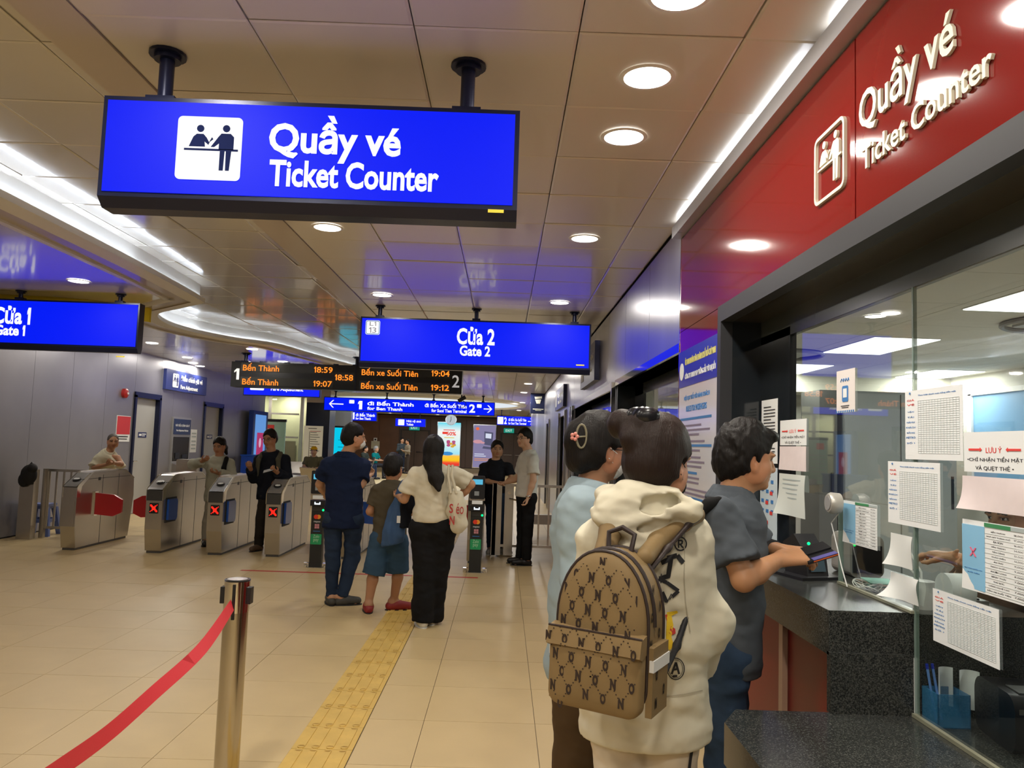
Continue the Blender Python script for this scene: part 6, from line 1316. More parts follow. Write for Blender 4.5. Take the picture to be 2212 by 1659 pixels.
# ---------------- white polo man
J=PJ(10.0, head=(1133,948), neck=(1143,977), shl=(1133,992,.17), shr=(1152,992,-.17), ell=(1118,1034,.22), wrl=(1094,1042,.20), elr=(1152,1038,-.22), wrr=(1141,1074,-.24), hip=(1137,1066), hpl=(1133,1076,.09), hpr=(1142,1076,-.09), knl=(1128,1135,.09), knr=(1140,1135,-.08), anl=(1124,1200,.09), anr=(1137,1203,-.06), tol=(1104,1206,.09), tor=(1113,1210,-.06)); footz(J)
t,i=person('person','man with glasses in white polo and black trousers facing left by the fence','person',J,'polo',cloth('white_polo',(.62,.60,.54),.85),'long',blk,SKIN_P,girth=1.12,hd=(-.75,-.66,-.02),facing=(-1,-.05,0),hair=lambda *a:h_short(*a,vol=.015),h=.010,collar=cloth('white_polo',(.62,.60,.54)),shoecol=M_blk,loose=.012,hem=.04)
glasses(t,i); wv=A3(J['wrr']); b=MB(); b.tube([np.array([.033*math.cos(a),.033*math.sin(a),0])+wv-i['org']+[0.004,0,.01] for a in np.linspace(0,6.28,17)[:-1]],.007,6,close=True); b.sph(tuple(wv-i['org']+[.0,-.035,.01]),(.02,.01,.02)); b.build('wristwatch',M_chrome,t,smooth=True)
# ---------------- old man behind gate 1
J=PJ(11.75, head=(244,953), neck=(236,976), shl=(218,990,.05), shr=(256,987,-.05), ell=(203,1010,-.05), wrl=(232,1003,-.22), elr=(262,1003,-.1), wrr=(245,1000,-.25), hip=(205,1050,.15), hpl=(198,1060,.15), hpr=(214,1060,.1), knl=(200,1110,.1), knr=(216,1110,.05), anl=(200,1160,.15), anr=(218,1160,.1), tol=(205,1168,0), tor=(225,1168,-.05)); footz(J)
def h_thin(t,c,fr,s,m,h,o): H_,P,E=hairshell(c,fr,s,t=.003,vol=-.004,noise=.002,hairline=.075,side=.0); return H_.build('hair',mat('hair_grey',(.06,.05,.045),.6),t,.006,(),None,1,o)
t,i=person('person','balding old man in cream shirt leaning on the leftmost ticket gate','person',J,'shirt',cloth('cream_shirt',(.62,.58,.44)),'long',cloth('grey_trousers',(.08,.08,.085)),SKIN_D,girth=.95,hd=(.55,-.8,-.15),facing=(.6,-.8,0),hair=h_thin,h=.0105,sleeve='half',loose=.02,collar=cloth('cream_shirt',(.62,.58,.44)),hs=.98)
# ---------------- woman in pale jacket
J=PJ(10.85, head=(474,963), neck=(474,986), shl=(448,998), shr=(496,998), ell=(418,1003,-.05), wrl=(438,995,-.18), elr=(503,1030,-.05), wrr=(470,1022,-.25), hip=(468,1068), hpl=(458,1078), hpr=(478,1078), knl=(448,1128), knr=(470,1128,.1), anl=(443,1178), anr=(462,1172,.2), tol=(441,1186,-.15), tor=(460,1184,.05)); footz(J)
pale=cloth('pale_jacket',(.42,.42,.34)); t,i=person('person','woman in pale jacket with dark tied hair passing a ticket gate, looking down','person',J,'jacket',pale,'long',cloth('pale_trousers',(.38,.36,.30)),SKIN_D,girth=1.0,hd=(-.1,-1,-.35),facing=(-.1,-1,0),female=True,h=.0105,sleeve='long',topname='jacket',loose=.008,hs=.98)
S_,P,E=hairshell(i['hc'],i['fr'],i['hs'],t=.01,vol=.004,noise=.003,hairline=.05); S_.chain([P(-.08,0,.0),P(-.09,-.03,-.06),P(-.02,-.085,-.12)],[.045,.04,.02],.02); S_.build('hair',HAIR,t,.006,(),None,1,i['org'])
hairish(t,i,'backpack_strap',[([J['shr']+Vector((-.02,-.07,.05)),J['shr']+Vector((-.03,-.13,-.08)),J['shr']+Vector((-.01,-.10,-.22))],[.03,.03,.03])],cloth('strap_black',(.01,.01,.01)),.008,.001)
# ---------------- man in dark pullover
J=PJ(10.5, head=(583,948), neck=(586,976), shl=(560,992), shr=(613,992), ell=(548,1030,-.05), wrl=(541,1012,-.25), elr=(619,1034,-.05), wrr=(598,1020,-.25), hip=(585,1062), hpl=(573,1072), hpr=(596,1072), knl=(565,1118,-.1), knr=(590,1120,.1), anl=(560,1165,-.0), anr=(588,1160,.4), tol=(546,1180,-.12), tor=(588,1170,.25)); footz(J)
t,i=person('person','man with glasses in dark pullover looking at a phone between two ticket gates','person',J,'sweater',cloth('dark_pullover',(.010,.012,.02)),'long',cloth('dark_brown_trousers',(.03,.024,.02)),SKIN_D,girth=1.08,hd=(-.25,-.97,-.25),facing=(-.1,-1,0),hair=h_short,h=.0105,sleeve='long',topname='pullover',shoecol=mat('shoe_tan',(.13,.08,.05),.6),loose=.012)
glasses(t,i)
for s_,k in ((-1,'shl'),(1,'shr')): hairish(t,i,'backpack_strap',[([J[k]+Vector((-.04*s_,-.02,.075)),J[k]+Vector((-.035*s_,-.14,.0)),J[k]+Vector((-.02*s_,-.135,-.2))],[.03,.03,.028])],cloth('strap_olive',(.09,.085,.06)),.008,.001)
v=A3(J['wrr'])+[-.09,-.06,.02]; tp=thing('mobile_phone','pale mobile phone in the hand of the man in dark pullover','phone',tuple(v)); MB().box(-.07,.07,-.035,.035,-.004,.004).build('phone_body',M_blk,tp,rot=(.5,-.3,0)); MB().box(-.066,.066,-.032,.032,.004,.006).build('phone_screen',mat('ph',(.5,.52,.55),.2),tp,rot=(.5,-.3,0))
# ---------------- yellow cap man seated far
Y=20.6
def seated(label, Y, hx, hy, face, top, bot, skin, h=.016, sc=1.0, legs=0, hair=None, **kw):
    H0=aY(hx,hy,Y); f=nz(face); r=np.cross(f,(0,0,1)); B0=np.array([H0.x,Y,0.0]); hz=H0.z-(H0.z-1.17)
    V=lambda a,b_,c_: Vector(tuple(B0+f*a+r*b_+np.array([0,0,c_])))
    J=dict(head=V(0,0,1.17),neck=V(-.03,0,1.02),shl=V(-.04,-.19,.97),shr=V(-.04,.19,.97),ell=V(.06,-.24,.74),wrl=V(.28,-.1,.72),elr=V(.06,.24,.74),wrr=V(.28,.1,.72),hip=V(-.06,0,.52),hpl=V(-.02,-.09,.52),hpr=V(-.02,.09,.52),knl=V(.40,-.11,.52),knr=V(.40,.11,.52),anl=V(.42,-.11,.092),anr=V(.42,.11,.092),tol=V(.58,-.12,.032),tor=V(.58,.12,.032))
    if legs: J['knr']=V(.40,.0,.60); J['anr']=V(.45,-.38,.52); J['tor']=V(.5,-.55,.50)
    return person('person',label,'person',J,'x',top,'short' if legs else 'long',bot,skin,hd=face,facing=face,h=h,hair=hair or h_short,bottomname='shorts' if legs else 'trousers',shoecol=mat('shoe_white',(.65,.62,.52),.5) if legs else None,**kw)
t,i=seated('seated man in a yellow cap and olive shirt on the far bench',21.15,678,977,(.1,-1,0),cloth('olive_shirt',(.13,.12,.07)),cloth('white_shorts',(.6,.57,.48)),SKIN_P,legs=1)
P=i['P']; b=SDF(); f,r,u=i['fr']; b.ell(P(-.01,0,.055),np.array([.108,.092,.085]),.02,np.array([f,r,u])); b.clip(P(0,0,.045),-u); b.cap(P(.09,-.03,.052),P(.09,.03,.052),.05,.05,.02,T=np.eye(3)+3*np.outer(u,u)); b.build('cap',cloth('yellow_cap',(.75,.42,.01)),t,.01,(),None,1,i['org'])
t,i=seated('seated woman in dark green on the sideways bench before the brown wall',31,789,988,(.9,-.25,0),cloth('dk_green',(.03,.035,.028)),cloth('dk_blue',(.02,.03,.06)),SKIN,h=.022)
t,i=seated('seated grey-haired person in a teal top on the sideways bench before the brown wall',31.8,812,986,(.9,-.25,0),cloth('teal_top',(.0,.16,.16)),cloth('dk_grey',(.03,.03,.035)),SKIN,h=.022,hair=lambda t,c,fr,s,m,h,o:h_short(t,c,fr,s,mat('hair_grey2',(.3,.28,.26),.6),h,o))
def standing(label,Y,px,face,top,bot,h=.026,sc=1.0,skin=SKIN_P):
    B0=np.array([aY(px,1010,Y).x,Y,0.]); f=nz(face); r=np.cross(f,(0,0,1)); V=lambda a,b_,c_: Vector(tuple(B0+f*a*sc+r*b_*sc+np.array([0,0,c_*sc])))
    J=dict(head=V(.02,0,1.58),neck=V(0,0,1.42),shl=V(0,-.18,1.37),shr=V(0,.18,1.37),ell=V(.03,-.23,1.08),wrl=V(.24,-.1,1.12),elr=V(.03,.23,1.08),wrr=V(.24,.1,1.14),hip=V(0,0,.9),hpl=V(0,-.09,.87),hpr=V(0,.09,.87),knl=V(.02,-.1,.48),knr=V(.02,.1,.48),anl=V(0,-.1,.092),anr=V(0,.1,.092),tol=V(.16,-.12,.032),tor=V(.16,.12,.032))
    return person('person',label,'person',J,'x',top,'long',bot,skin,hd=face,facing=face,h=h,hair=h_short,sleeve='long')
standing('distant person in grey-blue jacket standing at the far dark doorway, left of two',37.9,866,(.5,-.8,0),cloth('slate_jacket',(.05,.07,.09)),cloth('dk_blue',(.02,.03,.06)))
standing('distant person in beige sweatshirt with folded arms, right of two at the doorway',37.4,879,(-.8,-.5,0),cloth('beige_sweat',(.25,.22,.17)),cloth('dk_brown2',(.06,.05,.045)),sc=.96)
# ---------------- staff member behind the glass
B0=np.array([2.02,3.05,0]); f=nz((-1,-.25,0)); r=np.cross(f,(0,0,1)); V=lambda a,b_,c_: Vector(tuple(B0+f*a+r*b_+np.array([0,0,c_])))
W1=aX(2062,1205,1.62); W2=aX(2085,1232,1.66)
J=dict(head=V(.02,0,1.28),neck=V(0,0,1.12),shl=V(0,-.18,1.07),shr=V(0,.18,1.07),ell=aX(2205,1275,1.80),wrl=W1,elr=V(.10,.24,.93),wrr=W2,hip=V(0,0,.62),hpl=V(0.02,-.09,.62),hpr=V(.02,.09,.62),knl=V(.2,-.1,.60),knr=V(.2,.1,.60),anl=V(.2,-.1,.2),anr=V(.2,.1,.2),tol=V(.3,-.1,.14),tor=V(.3,.1,.14))
t,i=person('person','ticket seller behind the glass whose forearm with a gold bracelet reaches left','person',J,'shirt',cloth('staff_shirt',(.10,.06,.04)),'long',cloth('staff_trousers',(.09,.04,.028)),SKIN,hd=(-1,-.2,-.1),facing=(-1,-.2,0),h=.008,hair=h_short,female=True,hands={'l':{'d':(-.5,.85,.05),'up':(0,-.1,1),'side':(-1,0,0),'curl':.5}})
b=MB(); wv=A3(W1)+(A3(J['ell'])-A3(W1))*.18-i['org']; ax_=nz(A3(J['ell'])-A3(W1)); u1=nz(np.cross(ax_,(0,0,1))); u2=np.cross(ax_,u1)
b.tube([wv+(u1*math.cos(a)+u2*math.sin(a))*.030 for a in np.linspace(0,6.28,21)[:-1]],.0045,6,close=True); b.build('bracelet',mat('gold',(.7,.5,.15),.3,1),t,smooth=True)
t=thing('staff_stool','dark office seat under the ticket seller','seat',(2.05,3.05,0)); MB().prism(rrect(-.2,.2,-.2,.2,.05),2,.42,.50).build('seat',M_blk,t); MB().cyl(0,0,0,.42,.04).build('column',M_blk,t)
# ---------------- gray polo man
G=2.85
J=PJ(G, head=(1612,992), neck=(1583,1072), shl=(1572,1108,.17), shr=(1556,1112,-.17), ell=(1640,1200,.16), wrl=(1676,1186,.02), elr=(1606,1252,-.24), wrr=(1683,1208,-.14), hip=(1560,1385), hpl=(1562,1405,.09), hpr=(1560,1405,-.09), knl=(1575,1600,.09), knr=(1562,1605,-.09), anl=(1575,1815,.09), anr=(1555,1815,-.09), tol=(1640,1830,.09), tor=(1620,1830,-.09)); footz(J)
gp=cloth('grey_polo',(.075,.086,.10),.9,.3,500); jean=cloth('blue_jeans',(.03,.055,.10),.8,.4,250,.3)
t,i=person('person','man in dark grey polo and blue jeans leaning on the ticket counter','person',J,'polo',gp,'long',jean,mat('skin_warm',(.50,.25,.125),.45,attr='Col',sss=.12,bump=.03,bscale=300),girth=1.06,hd=(.985,.15,-.10),facing=(.98,.1,0),h=.0065,hs=1.0,collar=gp,hem=.09,loose=.010,hands={'r':{'d':(.93,.2,.12),'up':(0,-.5,.85),'side':(.1,.8,.1),'curl':.75,'s':1.05},'l':{'d':(.9,-.25,.0),'up':(0,.2,1),'side':(.2,-.6,0),'curl':.6}},shoes=True,hair=None)
S_,P,E=hairshell(i['hc'],i['fr'],1.0,t=.013,vol=.016,noise=.007,hairline=.062,side=.0); E(.050,0,.096,.055,.060,.024,.02); E(.078,0,.085,.022,.042,.012,.014); E(-.070,0,-.045,.025,.045,.045,.02); S_.noise=[(.006,65,(1,1,.6)),(.003,170,(1.2,1,.4))]; S_.build('hair',HAIR,t,.0042,(),None,0,i['org'])
# strap over the near shoulder
S_=SDF(); fw=i['fw']; sh=A3(J['shr']); nk=A3(J['neck']); 
S_.chain([sh+[-.015,-.035,.052],sh+[-.05,-.04,.038],sh+[-.09,-.04,.0],sh+[-.12,-.03,-.10]],[.014,.018,.018,.016],.02); S_.build('backpack_strap',cloth('strap_black',(.01,.01,.01)),t,.006,(),None,1,i['org'])
v=A3(J['wrr'])+[.13,.02,.015]; tw=thing('wallet','black open wallet with orange trim held by the man in grey','wallet',tuple(v),.25)
b=MB(); b.box(-.05,.07,-.035,.035,-.004,.006); b.box(-.05,.07,.0,.045,.006,.012); b.build('wallet_body',M_blk,tw,rot=(.35,-.25,0)); b=MB(); b.box(-.03,.068,-.036,-.02,.0065,.0085); b.build('card',mat('cardpurple',(.10,.09,.28),.3),tw,rot=(.35,-.25,.0)); b=MB(); b.box(-.03,.07,-.036,-.033,.0,.004); b.build('orange_edge',mat('orange',(.8,.15,.03),.5),tw,rot=(.35,-.25,0))
b=MB(); wv=A3(J['wrl'])-i['org']; ax_=nz(A3(J['wrl'])-A3(J['ell'])); u1=nz(np.cross(ax_,(0,0,1))); u2=np.cross(ax_,u1); b.tube([wv-ax_*.015+(u1*math.cos(a)+u2*math.sin(a))*.030 for a in np.linspace(0,6.28,21)[:-1]],.008,6,close=True); b.build('wristwatch',M_blk,t,smooth=True)
# ---------------- woman in blue shirt
J=PJ(2.9, head=(1296,972), neck=(1276,1050), shl=(1290,1090,.16), shr=(1258,1100,-.14), ell=(1310,1250,.2), wrl=(1370,1330,.18), elr=(1262,1270,-.18), wrr=(1330,1330,-.12), hip=(1262,1400), hpl=(1270,1420,.08), hpr=(1256,1420,-.08), knl=(1275,1620,.07), knr=(1250,1620,-.09), anl=(1275,1800,.07), anr=(1240,1800,-.09), tol=(1330,1815,.1), tor=(1300,1815,-.05)); footz(J)
bs=cloth('light_blue_shirt',(.30,.38,.42),.85,.3,400)
t,i=person('person','woman in light blue shirt with a claw-clipped bun and white face mask','person',J,'shirt',bs,'widelong',cloth('brown_trousers',(.075,.045,.02)),SKIN_D,girth=.98,hd=(.90,.42,-.12),facing=(.85,.5,0),female=True,h=.0075,sleeve='half',hs=.98,loose=.016,hem=.12)
mask(t,i,M_wr); glasses(t,i)
S_,P,E=hairshell(i['hc'],i['fr'],.98,t=.020,vol=.012,noise=.004,hairline=.052,side=.005); E(-.105,0,.030,.050,.055,.065,.03); E(-.085,0,-.05,.045,.055,.05,.03); S_.noise=[(.004,60,(1,1,.35)),(.0018,150,(1,1,.3))]; S_.build('hair',HAIR,t,.005,(),None,0,i['org'])
c=A3(aY(1249,942,2.80))-i['org']; b=MB()
for s_ in (1,): b.tube([c+np.array([.012+.018*math.cos(a),0,.042*math.sin(a)]) for a in np.linspace(0,6.28,21)[:-1]],.004,6,close=True); b.tube([c+np.array([-.006,0,-.004]),c+np.array([.030,0,0])],.003,6)
cl=b.build('hair_claw',mat('claw_olive',(.22,.2,.13),.4),t,smooth=True); b=MB()
for a in range(5): b.sph(tuple(c+np.array([-.014+.010*math.cos(a*1.257),-.008,-.002+.010*math.sin(a*1.257)])),(.007,.005,.007),8,6)
b.build('pink_flower',mat('flower_pink',(.65,.25,.2),.5),cl,smooth=True)
# ---------------- hoodie woman
hd_=(.70,.71,-.12)
J=PJ(2.25, head=(1424,1000), neck=(1400,1092,-.02), shl=(1318,1158), shr=(1484,1158), ell=(1285,1300,.05), wrl=(1320,1400,.18), elr=(1518,1335,.0), wrr=(1500,1440,.12), hip=(1395,1462), hpl=(1338,1500), hpr=(1447,1500), knl=(1342,1790), knr=(1440,1790), anl=(1345,2020), anr=(1440,2020), tol=(1340,2050,.13), tor=(1455,2050,.13)); footz(J)
hoodm=cloth('cream_hoodie',(.62,.575,.44),.9,.35,600,.03)
t,i=person('person','woman in cream hoodie with a dark high bun wearing the monogram backpack','person',J,'hoodie',hoodm,'long',cloth('cream_trousers',(.60,.52,.40),.9,.3,500,.03),SKIN,girth=.98,hd=hd_,facing=(.12,1,0),female=True,h=.0065,sleeve='long',hs=.97,hem=.165,loose=.022,topname='hoodie')
hw=i
fw,rt,up,nk=i['fw'],i['rt'],i['up'],A3(J['neck'])
S_=SDF(); rr=.095
ringp=[nk+rt*math.cos(a)*rr*1.10+fw*(math.sin(a)*rr*.95)+up*(.032-.045*(math.sin(a)+1)*.5*1.0) for a in np.linspace(0,2*math.pi,15)]
for k in range(14): S_.cap(ringp[k],ringp[k+1],.026,.026,.03)
S_.cap(nk+rt*.075-fw*.075+up*.02, nk-rt*.065-fw*.085+up*.025,.032,.034,.04); S_.cap(nk-fw*.115-rt*.10-up*.010, nk-fw*.115+rt*.10-up*.004,.042,.042,.05); S_.cap(nk-fw*.12-rt*.065-up*.055, nk-fw*.12+rt*.04-up*.05,.036,.034,.05); S_.ell(nk-fw*.10-rt*.03-up*.095,(.05,.035,.03),.04)
S_.chain([nk-rt*.105-fw*.085+up*.015,nk-fw*.135+up*.012,nk+rt*.10-fw*.09+up*.02],[.006,.012,.006],.022,sub=True); S_.chain([nk-rt*.09-fw*.13-up*.05,nk-fw*.16-up*.045,nk+rt*.06-fw*.14-up*.04],[.004,.008,.004],.02,sub=True); S_.noise=[(.022,16,(1,1,1.8)),(.009,38,(1,1,1.6))]; S_.build('hood',hoodm,t,.006,(),None,1,i['org'])
S_,P,E=hairshell(i['hc'],i['fr'],.97,t=.018,vol=.012,noise=.003,hairline=.05,side=.0); E(-.075,-.02,.105,.05,.045,.042,.02); E(-.10,-.075,.10,.040,.045,.046,.02); E(-.115,-.03,.055,.03,.03,.035,.02); S_.noise=[(.003,60,(1,1,.35)),(.0015,150,(1,1,.3))]; S_.build('hair',HAIR_B,t,.0048,(),None,0,i['org'])
b=MB(); c=P(-.09,-.012,.12)-i['org']; 
for s_ in (-1,1): b.sph(tuple(c+i['fr'][1]*.018*s_+np.array([0,-.01,.006])),(.034,.016,.026),12,8)
b.tube([c+np.array([.026*math.cos(a),-.01,.026*math.sin(a)]) for a in np.linspace(0,6.28,17)[:-1]],.007,6,close=True); b.build('scrunchie',mat('satin_black',(.012,.012,.015),.25),t,smooth=True)
mask(t,i,mat('mask_black',(.012,.012,.013),.7))
# prints on the hoodie back (right of the backpack), wrapped near the surface
def surf(px,py,target,off=.003):
    # nearest hit of the photo ray on the hoodie mesh, gives a 3-D spot on the cloth
    o = target; dg = bpy.context.evaluated_depsgraph_get(); inv = o.matrix_world.inverted(); d = Vector(tuple(ray(px,py))).normalized()
    ok,loc,nn,_ = o.ray_cast(inv@Vector((0,0,CZ)), inv.to_3x3()@d)
    if not ok: return None
    return np.array(loc+nn*off)
bpy.context.view_layer.update()
HT=[c for c in t.children if c.name.startswith('hoodie')][0]; TR=[c for c in t.children if c.name.startswith('trousers')][0]
def decal(polys, m, name, top=None):
    top = top or HT
    b=MB()
    for P_ in polys:
        me=bmesh.new(); vs=[me.verts.new((p[0],p[1],0)) for p in P_]
        try: me.faces.new(vs)
        except: me.free(); continue
        bmesh.ops.triangulate(me,faces=me.faces[:]); 
        for _ in range(3): bmesh.ops.subdivide_edges(me,edges=[e for e in me.edges if e.calc_length()>9],cuts=1); bmesh.ops.triangulate(me,faces=me.faces[:])
        me.verts.index_update(); pts=[surf(v.co.x,v.co.y,top,.0025) for v in me.verts]
        fs=[tuple(v.index for v in f.verts) for f in me.faces if all(pts[v.index] is not None for v in f.verts)]
        fs=[f for f in fs if max(np.linalg.norm(pts[f[0]]-pts[f[1]]),np.linalg.norm(pts[f[1]]-pts[f[2]]),np.linalg.norm(pts[f[2]]-pts[f[0]]))<.04]
        b.add([tuple(p) if p is not None else (0,0,0) for p in pts],fs); me.free()
    b.build(name,m,t)
def ringpoly(cx,cy,r0,r1,n=24): 
    o=[]
    for k in range(n):
        a0,a1=2*math.pi*k/n,2*math.pi*(k+1)/n; o.append([(cx+r0[0]*math.cos(a0),cy+r0[1]*math.sin(a0)),(cx+r1[0]*math.cos(a0),cy+r1[1]*math.sin(a0)),(cx+r1[0]*math.cos(a1),cy+r1[1]*math.sin(a1)),(cx+r0[0]*math.cos(a1),cy+r0[1]*math.sin(a1))])
    return o
def strokes(L_,w):
    o=[]
    for (x0,y0),(x1,y1) in L_:
        l=math.hypot(x1-x0,y1-y0); nx,ny=-(y1-y0)/l*w,(x1-x0)/l*w; o.append([(x0+nx,y0+ny),(x1+nx,y1+ny),(x1-nx,y1-ny),(x0-nx,y0-ny)])
    return o
dk=mat('print_black',(.02,.02,.022),.8)
decal(ringpoly(1469,1175,(11,13),(14,16))+strokes([((1465,1166),(1465,1184)),((1463,1167),(1473,1168)),((1473,1168),(1472,1175)),((1472,1175),(1466,1176)),((1468,1176),(1475,1184))],1.6),dk,'round_letter_print')
decal(strokes([((1449,1205),(1443,1245)),((1441,1206),(1462,1200)),((1462,1200),(1475,1216)),((1428,1216),(1449,1206)),((1424,1250),(1446,1243)),((1405,1185),(1427,1192)),((1395,1200),(1412,1215))],5)+strokes([((1422,1250),(1440,1258)),((1440,1258),(1465,1276)),((1465,1276),(1452,1288)),((1430,1278),(1440,1300))],4),dk,'large_letter_print')
decal(strokes([((1456,1280),(1446,1295)),((1450,1282),(1440,1302)),((1462,1278),(1452,1292))],1),dk,'wing_print')
decal([[(1440,1322),(1462,1318),(1464,1323),(1450,1330),(1454,1350),(1450,1375),(1455,1395),(1445,1405),(1438,1380)]],mat('print_yellow',(.75,.5,.02),.8),'yellow_print')
decal([[(1449,1352),(1458,1358),(1459,1368),(1450,1372),(1444,1366)],[(1436,1328),(1441,1326),(1440,1342)]],mat('print_red',(.55,.05,.04),.8),'red_print')
decal(ringpoly(1459,1444,(17,22),(19,24))+ringpoly(1459,1444,(14,19),(15,20))+strokes([((1459,1430),(1466,1455)),((1459,1430),(1450,1455)),((1452,1446),(1464,1444)),((1452,1460),(1462,1459))],2.2),dk,'round_emblem_print')
sm=mat('seam_cream',(.42,.38,.28),.9)
decal(strokes([((1398,1507),(1440,1504)),((1440,1504),(1480,1499)),((1480,1499),(1516,1491))],1.3),sm,'hem_seam')
decal(strokes([((1478,1150),(1477,1250)),((1477,1250),(1480,1300)),((1480,1300),(1490,1365))],1),sm,'sleeve_seam')
decal(strokes([((1500,1572),(1497,1600)),((1497,1600),(1490,1640)),((1490,1640),(1484,1690))],3),dk,'side_stripe',TR)
# ================================================================ BACKPACK
bt=thing('backpack','tan monogram backpack with N and O letters worn by the hoodie woman','backpack',(0,0,0)); 
cY=1.97; C0=A3(aY(1318,1345,cY)); bt.location=tuple(C0)
yaw=math.radians(-30); bt.rotation_euler=(0,math.radians(1),yaw)
M_bp=cloth('monogram_canvas',(.23,.155,.07),.55,.25,900,.06); M_bpd=mat('piping_dark',(.03,.018,.015),.5)
Wb,Hb,Db=.117,.180,.066
def outl(w,h,r1,r2,n=10):
    pts=[]
    for cx,cz,a,rx,rz in ((w-r2,-h+r2,-90,r2,r2),(w-w*.95,h-r1,0,w*.95,r1),(-w+w*.95,h-r1,90,w*.95,r1),(-w+r2,-h+r2,180,r2,r2)):
        pts+=[(cx+rx*math.cos(math.radians(a+90*i/n)),cz+rz*math.sin(math.radians(a+90*i/n))) for i in range(n+1)]
    return pts
def pouch(name,w,h,r1,r2,y0,y1,m,bulge=.02,parent=bt,zoff=0,round_=.02):
    rings=[]; prof=[(1,y0),(1,y1+round_),(.985,y1+round_*.4),(.95,y1+.002),(.85,y1-bulge*.4),(.6,y1-bulge*.8),(.3,y1-bulge),(.02,y1-bulge)]
    base=outl(w,h,r1,r2); n=len(base); vs=[(p[0]*s,y,p[1]*s+zoff) for s,y in prof for p in base]
    fs=[(i*n+k,i*n+(k+1)%n,(i+1)*n+(k+1)%n,(i+1)*n+k) for i in range(len(prof)-1) for k in range(n)]+[tuple(range(n))[::-1]]
    b=MB(); b.add(vs,fs); return b.build(name,m,parent,smooth=True)
main=pouch('main_body',Wb,Hb,.17,.05,Db,-Db,M_bp,.02)
def pipe(w,h,r1,r2,y,r=.0045,zoff=0,name='piping'): b=MB(); b.tube([(p[0],y,p[1]+zoff) for p in outl(w,h,r1,r2)],r,8,close=True); return b.build(name,M_bpd,bt,smooth=True)
pipe(Wb+.001,Hb+.001,.17,.05,-Db+.012); pipe(Wb+.001,Hb+.001,.17,.05,Db-.01)
b=MB(); b.tube([(p[0]*1.012,-.012,p[1]*1.012) for p in outl(Wb,Hb,.17,.05) if p[1]>-.06],.006,8); b.build('zip_track',M_bpd,bt,smooth=True)
# front pocket
b=MB(); 
pk=pouch('front_pocket',.118,.085,.03,.03,-Db-.0,-Db-.035,M_bp,.01,bt,-.105,.015)
b=MB(); b.prism([(-Db-.0,.0),(-Db-.036,-.006),(-Db-.046,-.045),(-Db-.03,-.052),(-Db,-.045)],0,-.120,.120); b.build('pocket_flap',M_bp,bt,(0,0,.0),smooth=True)
b=MB(); b.tube([(-.120,-Db-.034,-.004),(.120,-Db-.034,-.004)],.003,6); b.build('flap_edge',M_bpd,bt)
# side pockets
for s in (-1,1):
    b=MB(); b.box(min(s*Wb,s*(Wb+.016)),max(s*Wb,s*(Wb+.016)),-.055,.055,-.19,-.03); b.build('side_pocket',M_bp,bt)
    b=MB(); b.box(min(s*(Wb+.008),s*(Wb+.019)),max(s*(Wb+.008),s*(Wb+.019)),-.058,.058,-.085,-.058); b.build('white_band',M_wr,bt)
# letters + dots
def bpy_y(x,z):   # front surface depth of the pouch at x,z
    best=-Db-.02
    s=max(abs(x)/Wb, abs(z)/Hb, 1e-3); 
    if z>0: s=max(s, math.hypot(x/(Wb*.95), max(z-(Hb-.17),0)/.17) if z>Hb-.17 else abs(x)/Wb)
    prof=[(0,-Db-.02),(.3,-Db-.02),(.6,-Db-.016),(.85,-Db-.008),(.95,-Db+.002),(.985,-Db+.008),(1.0,-Db+.02)]
    return float(np.interp(s,[p[0] for p in prof],[p[1] for p in prof]))-.0015, s
def pocket_y(x,z):
    zz=z+.105
    if abs(x)<.120 and -.052<z<.0: 
        return float(np.interp(-z,[0,.006,.045,.052],[-Db-.034,-Db-.036,-Db-.046,-Db-.034]))-.0015
    if abs(x)<.112 and abs(zz)<.078: return -Db-.035-.010*(1-max(abs(x)/.118,abs(zz)/.085)**2)-.0015
    return None
LM={}
for ch in 'NO': LM[ch]=textmesh(ch,.0135,.025,.055,.0012)
dots=MB(); lets=[]
for row in range(-5,7):
    for col in range(-5,6):
        x=col*.044+(row%2)*.022-.004; z=row*.038+.012*col*0+.004; x+=z*.05; z-=x*.05
        y,s=bpy_y(x,z); py_=pocket_y(x,z)
        if py_ is not None: y=py_
        if s>.93 and py_ is None: continue
        ch='NO'[(col+row*1)%2 if row%2==0 else (col+row)%2]
        lets.append((ch,x,y,z))
        for a in (45,135,225,315):
            for q in (.30,.5,.70):
                dx=q*.044*math.cos(math.radians(a))*.75; dz=q*.044*math.sin(math.radians(a))*1.15
                if a in (225,315) or 1:
                    X_=x+dx; Z_=z+dz; y2,s2=bpy_y(X_,Z_); p2=pocket_y(X_,Z_); y2=p2 if p2 is not None else y2
                    if s2<.93 and a in (45,135): dots.box(X_-.0014,X_+.0014,y2-.0004,y2+.0004,Z_-.0014,Z_+.0014)
mm=MB(); 
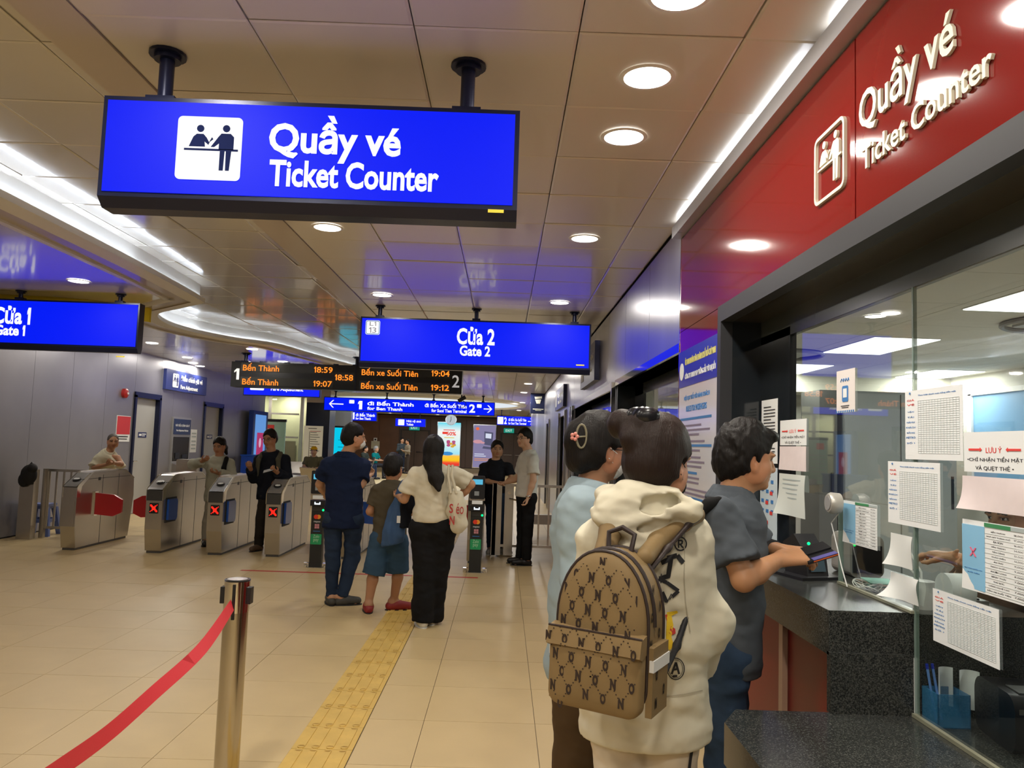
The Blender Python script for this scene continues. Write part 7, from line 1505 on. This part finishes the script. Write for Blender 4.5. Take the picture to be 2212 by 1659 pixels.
for ch,x,y,z in lets:
    me=LM[ch]; mm.add([(v.co.x+x,v.co.y+y,v.co.z+z) for v in me.vertices],[tuple(p.vertices) for p in me.polygons])
o=mm.build('monogram_letters',M_bpd,bt); o['kind']='stuff'; o=dots.build('monogram_dots',M_bpd,bt); o['kind']='stuff'
for s_,yy in ((1,0),):
    mm=MB()
    for k in range(5):
        for j in range(2):
            me=LM['NO'[(k+j)%2]]; z=-.16+k*.065; y=-.03+.055*j
            mm.add([(s_*(Wb+.0015+(.016 if z<-.03 else 0)+.0)-v.co.y*0, v.co.x*1+y, v.co.z+z+.02*j) for v in me.vertices],[tuple(p.vertices) for p in me.polygons])
    o=mm.build('monogram_letters',M_bpd,bt); o['kind']='stuff'
# top handle and shoulder straps
b=MB(); b.tube([(-.03,Db-.02,Hb-.008),(-.035,Db-.01,Hb+.035),(0,Db-.005,Hb+.05),(.035,Db-.01,Hb+.035),(.03,Db-.02,Hb-.008)],.007,8); b.build('carry_handle',M_bpd,bt,smooth=True)
iv=bt.matrix_basis.inverted()
def strap(pts,w,m,name):
    S_=SDF(); L3=[A3(p) for p in pts]; S_.chain(L3,[w]*len(L3),.015,T=np.eye(3)); o=S_.build(name,m,None,.006); o.parent=bt; o.matrix_parent_inverse=Matrix.Identity(4); o.matrix_basis=iv; return o
bpy.context.view_layer.update()
def bw(x,y,z): return bt.matrix_basis@Vector((x,y,z))
sL=A3(J['shl']); sR=A3(J['shr'])
strap([bw(-.05,Db,Hb-.02), aY(1318,1150,2.10), aY(1312,1112,2.20), aY(1300,1105,2.30)],.028,M_bp,'shoulder_strap')
strap([bw(.06,Db,Hb-.02), aY(1420,1170,2.085), aY(1475,1128,2.13), aY(1505,1112,2.21)],.024,M_bp,'shoulder_strap')
strap([bw(.075,Db,Hb-.05), aY(1442,1185,2.055), aY(1490,1130,2.10), aY(1512,1120,2.2)],.008,M_bpd,'strap_piping')
strap([bw(Wb,Db-.01,-.13), aY(1462,1395,2.09), aY(1482,1335,2.13)],.009,mat('web_black',(.012,.012,.013),.6),'lower_webbing')
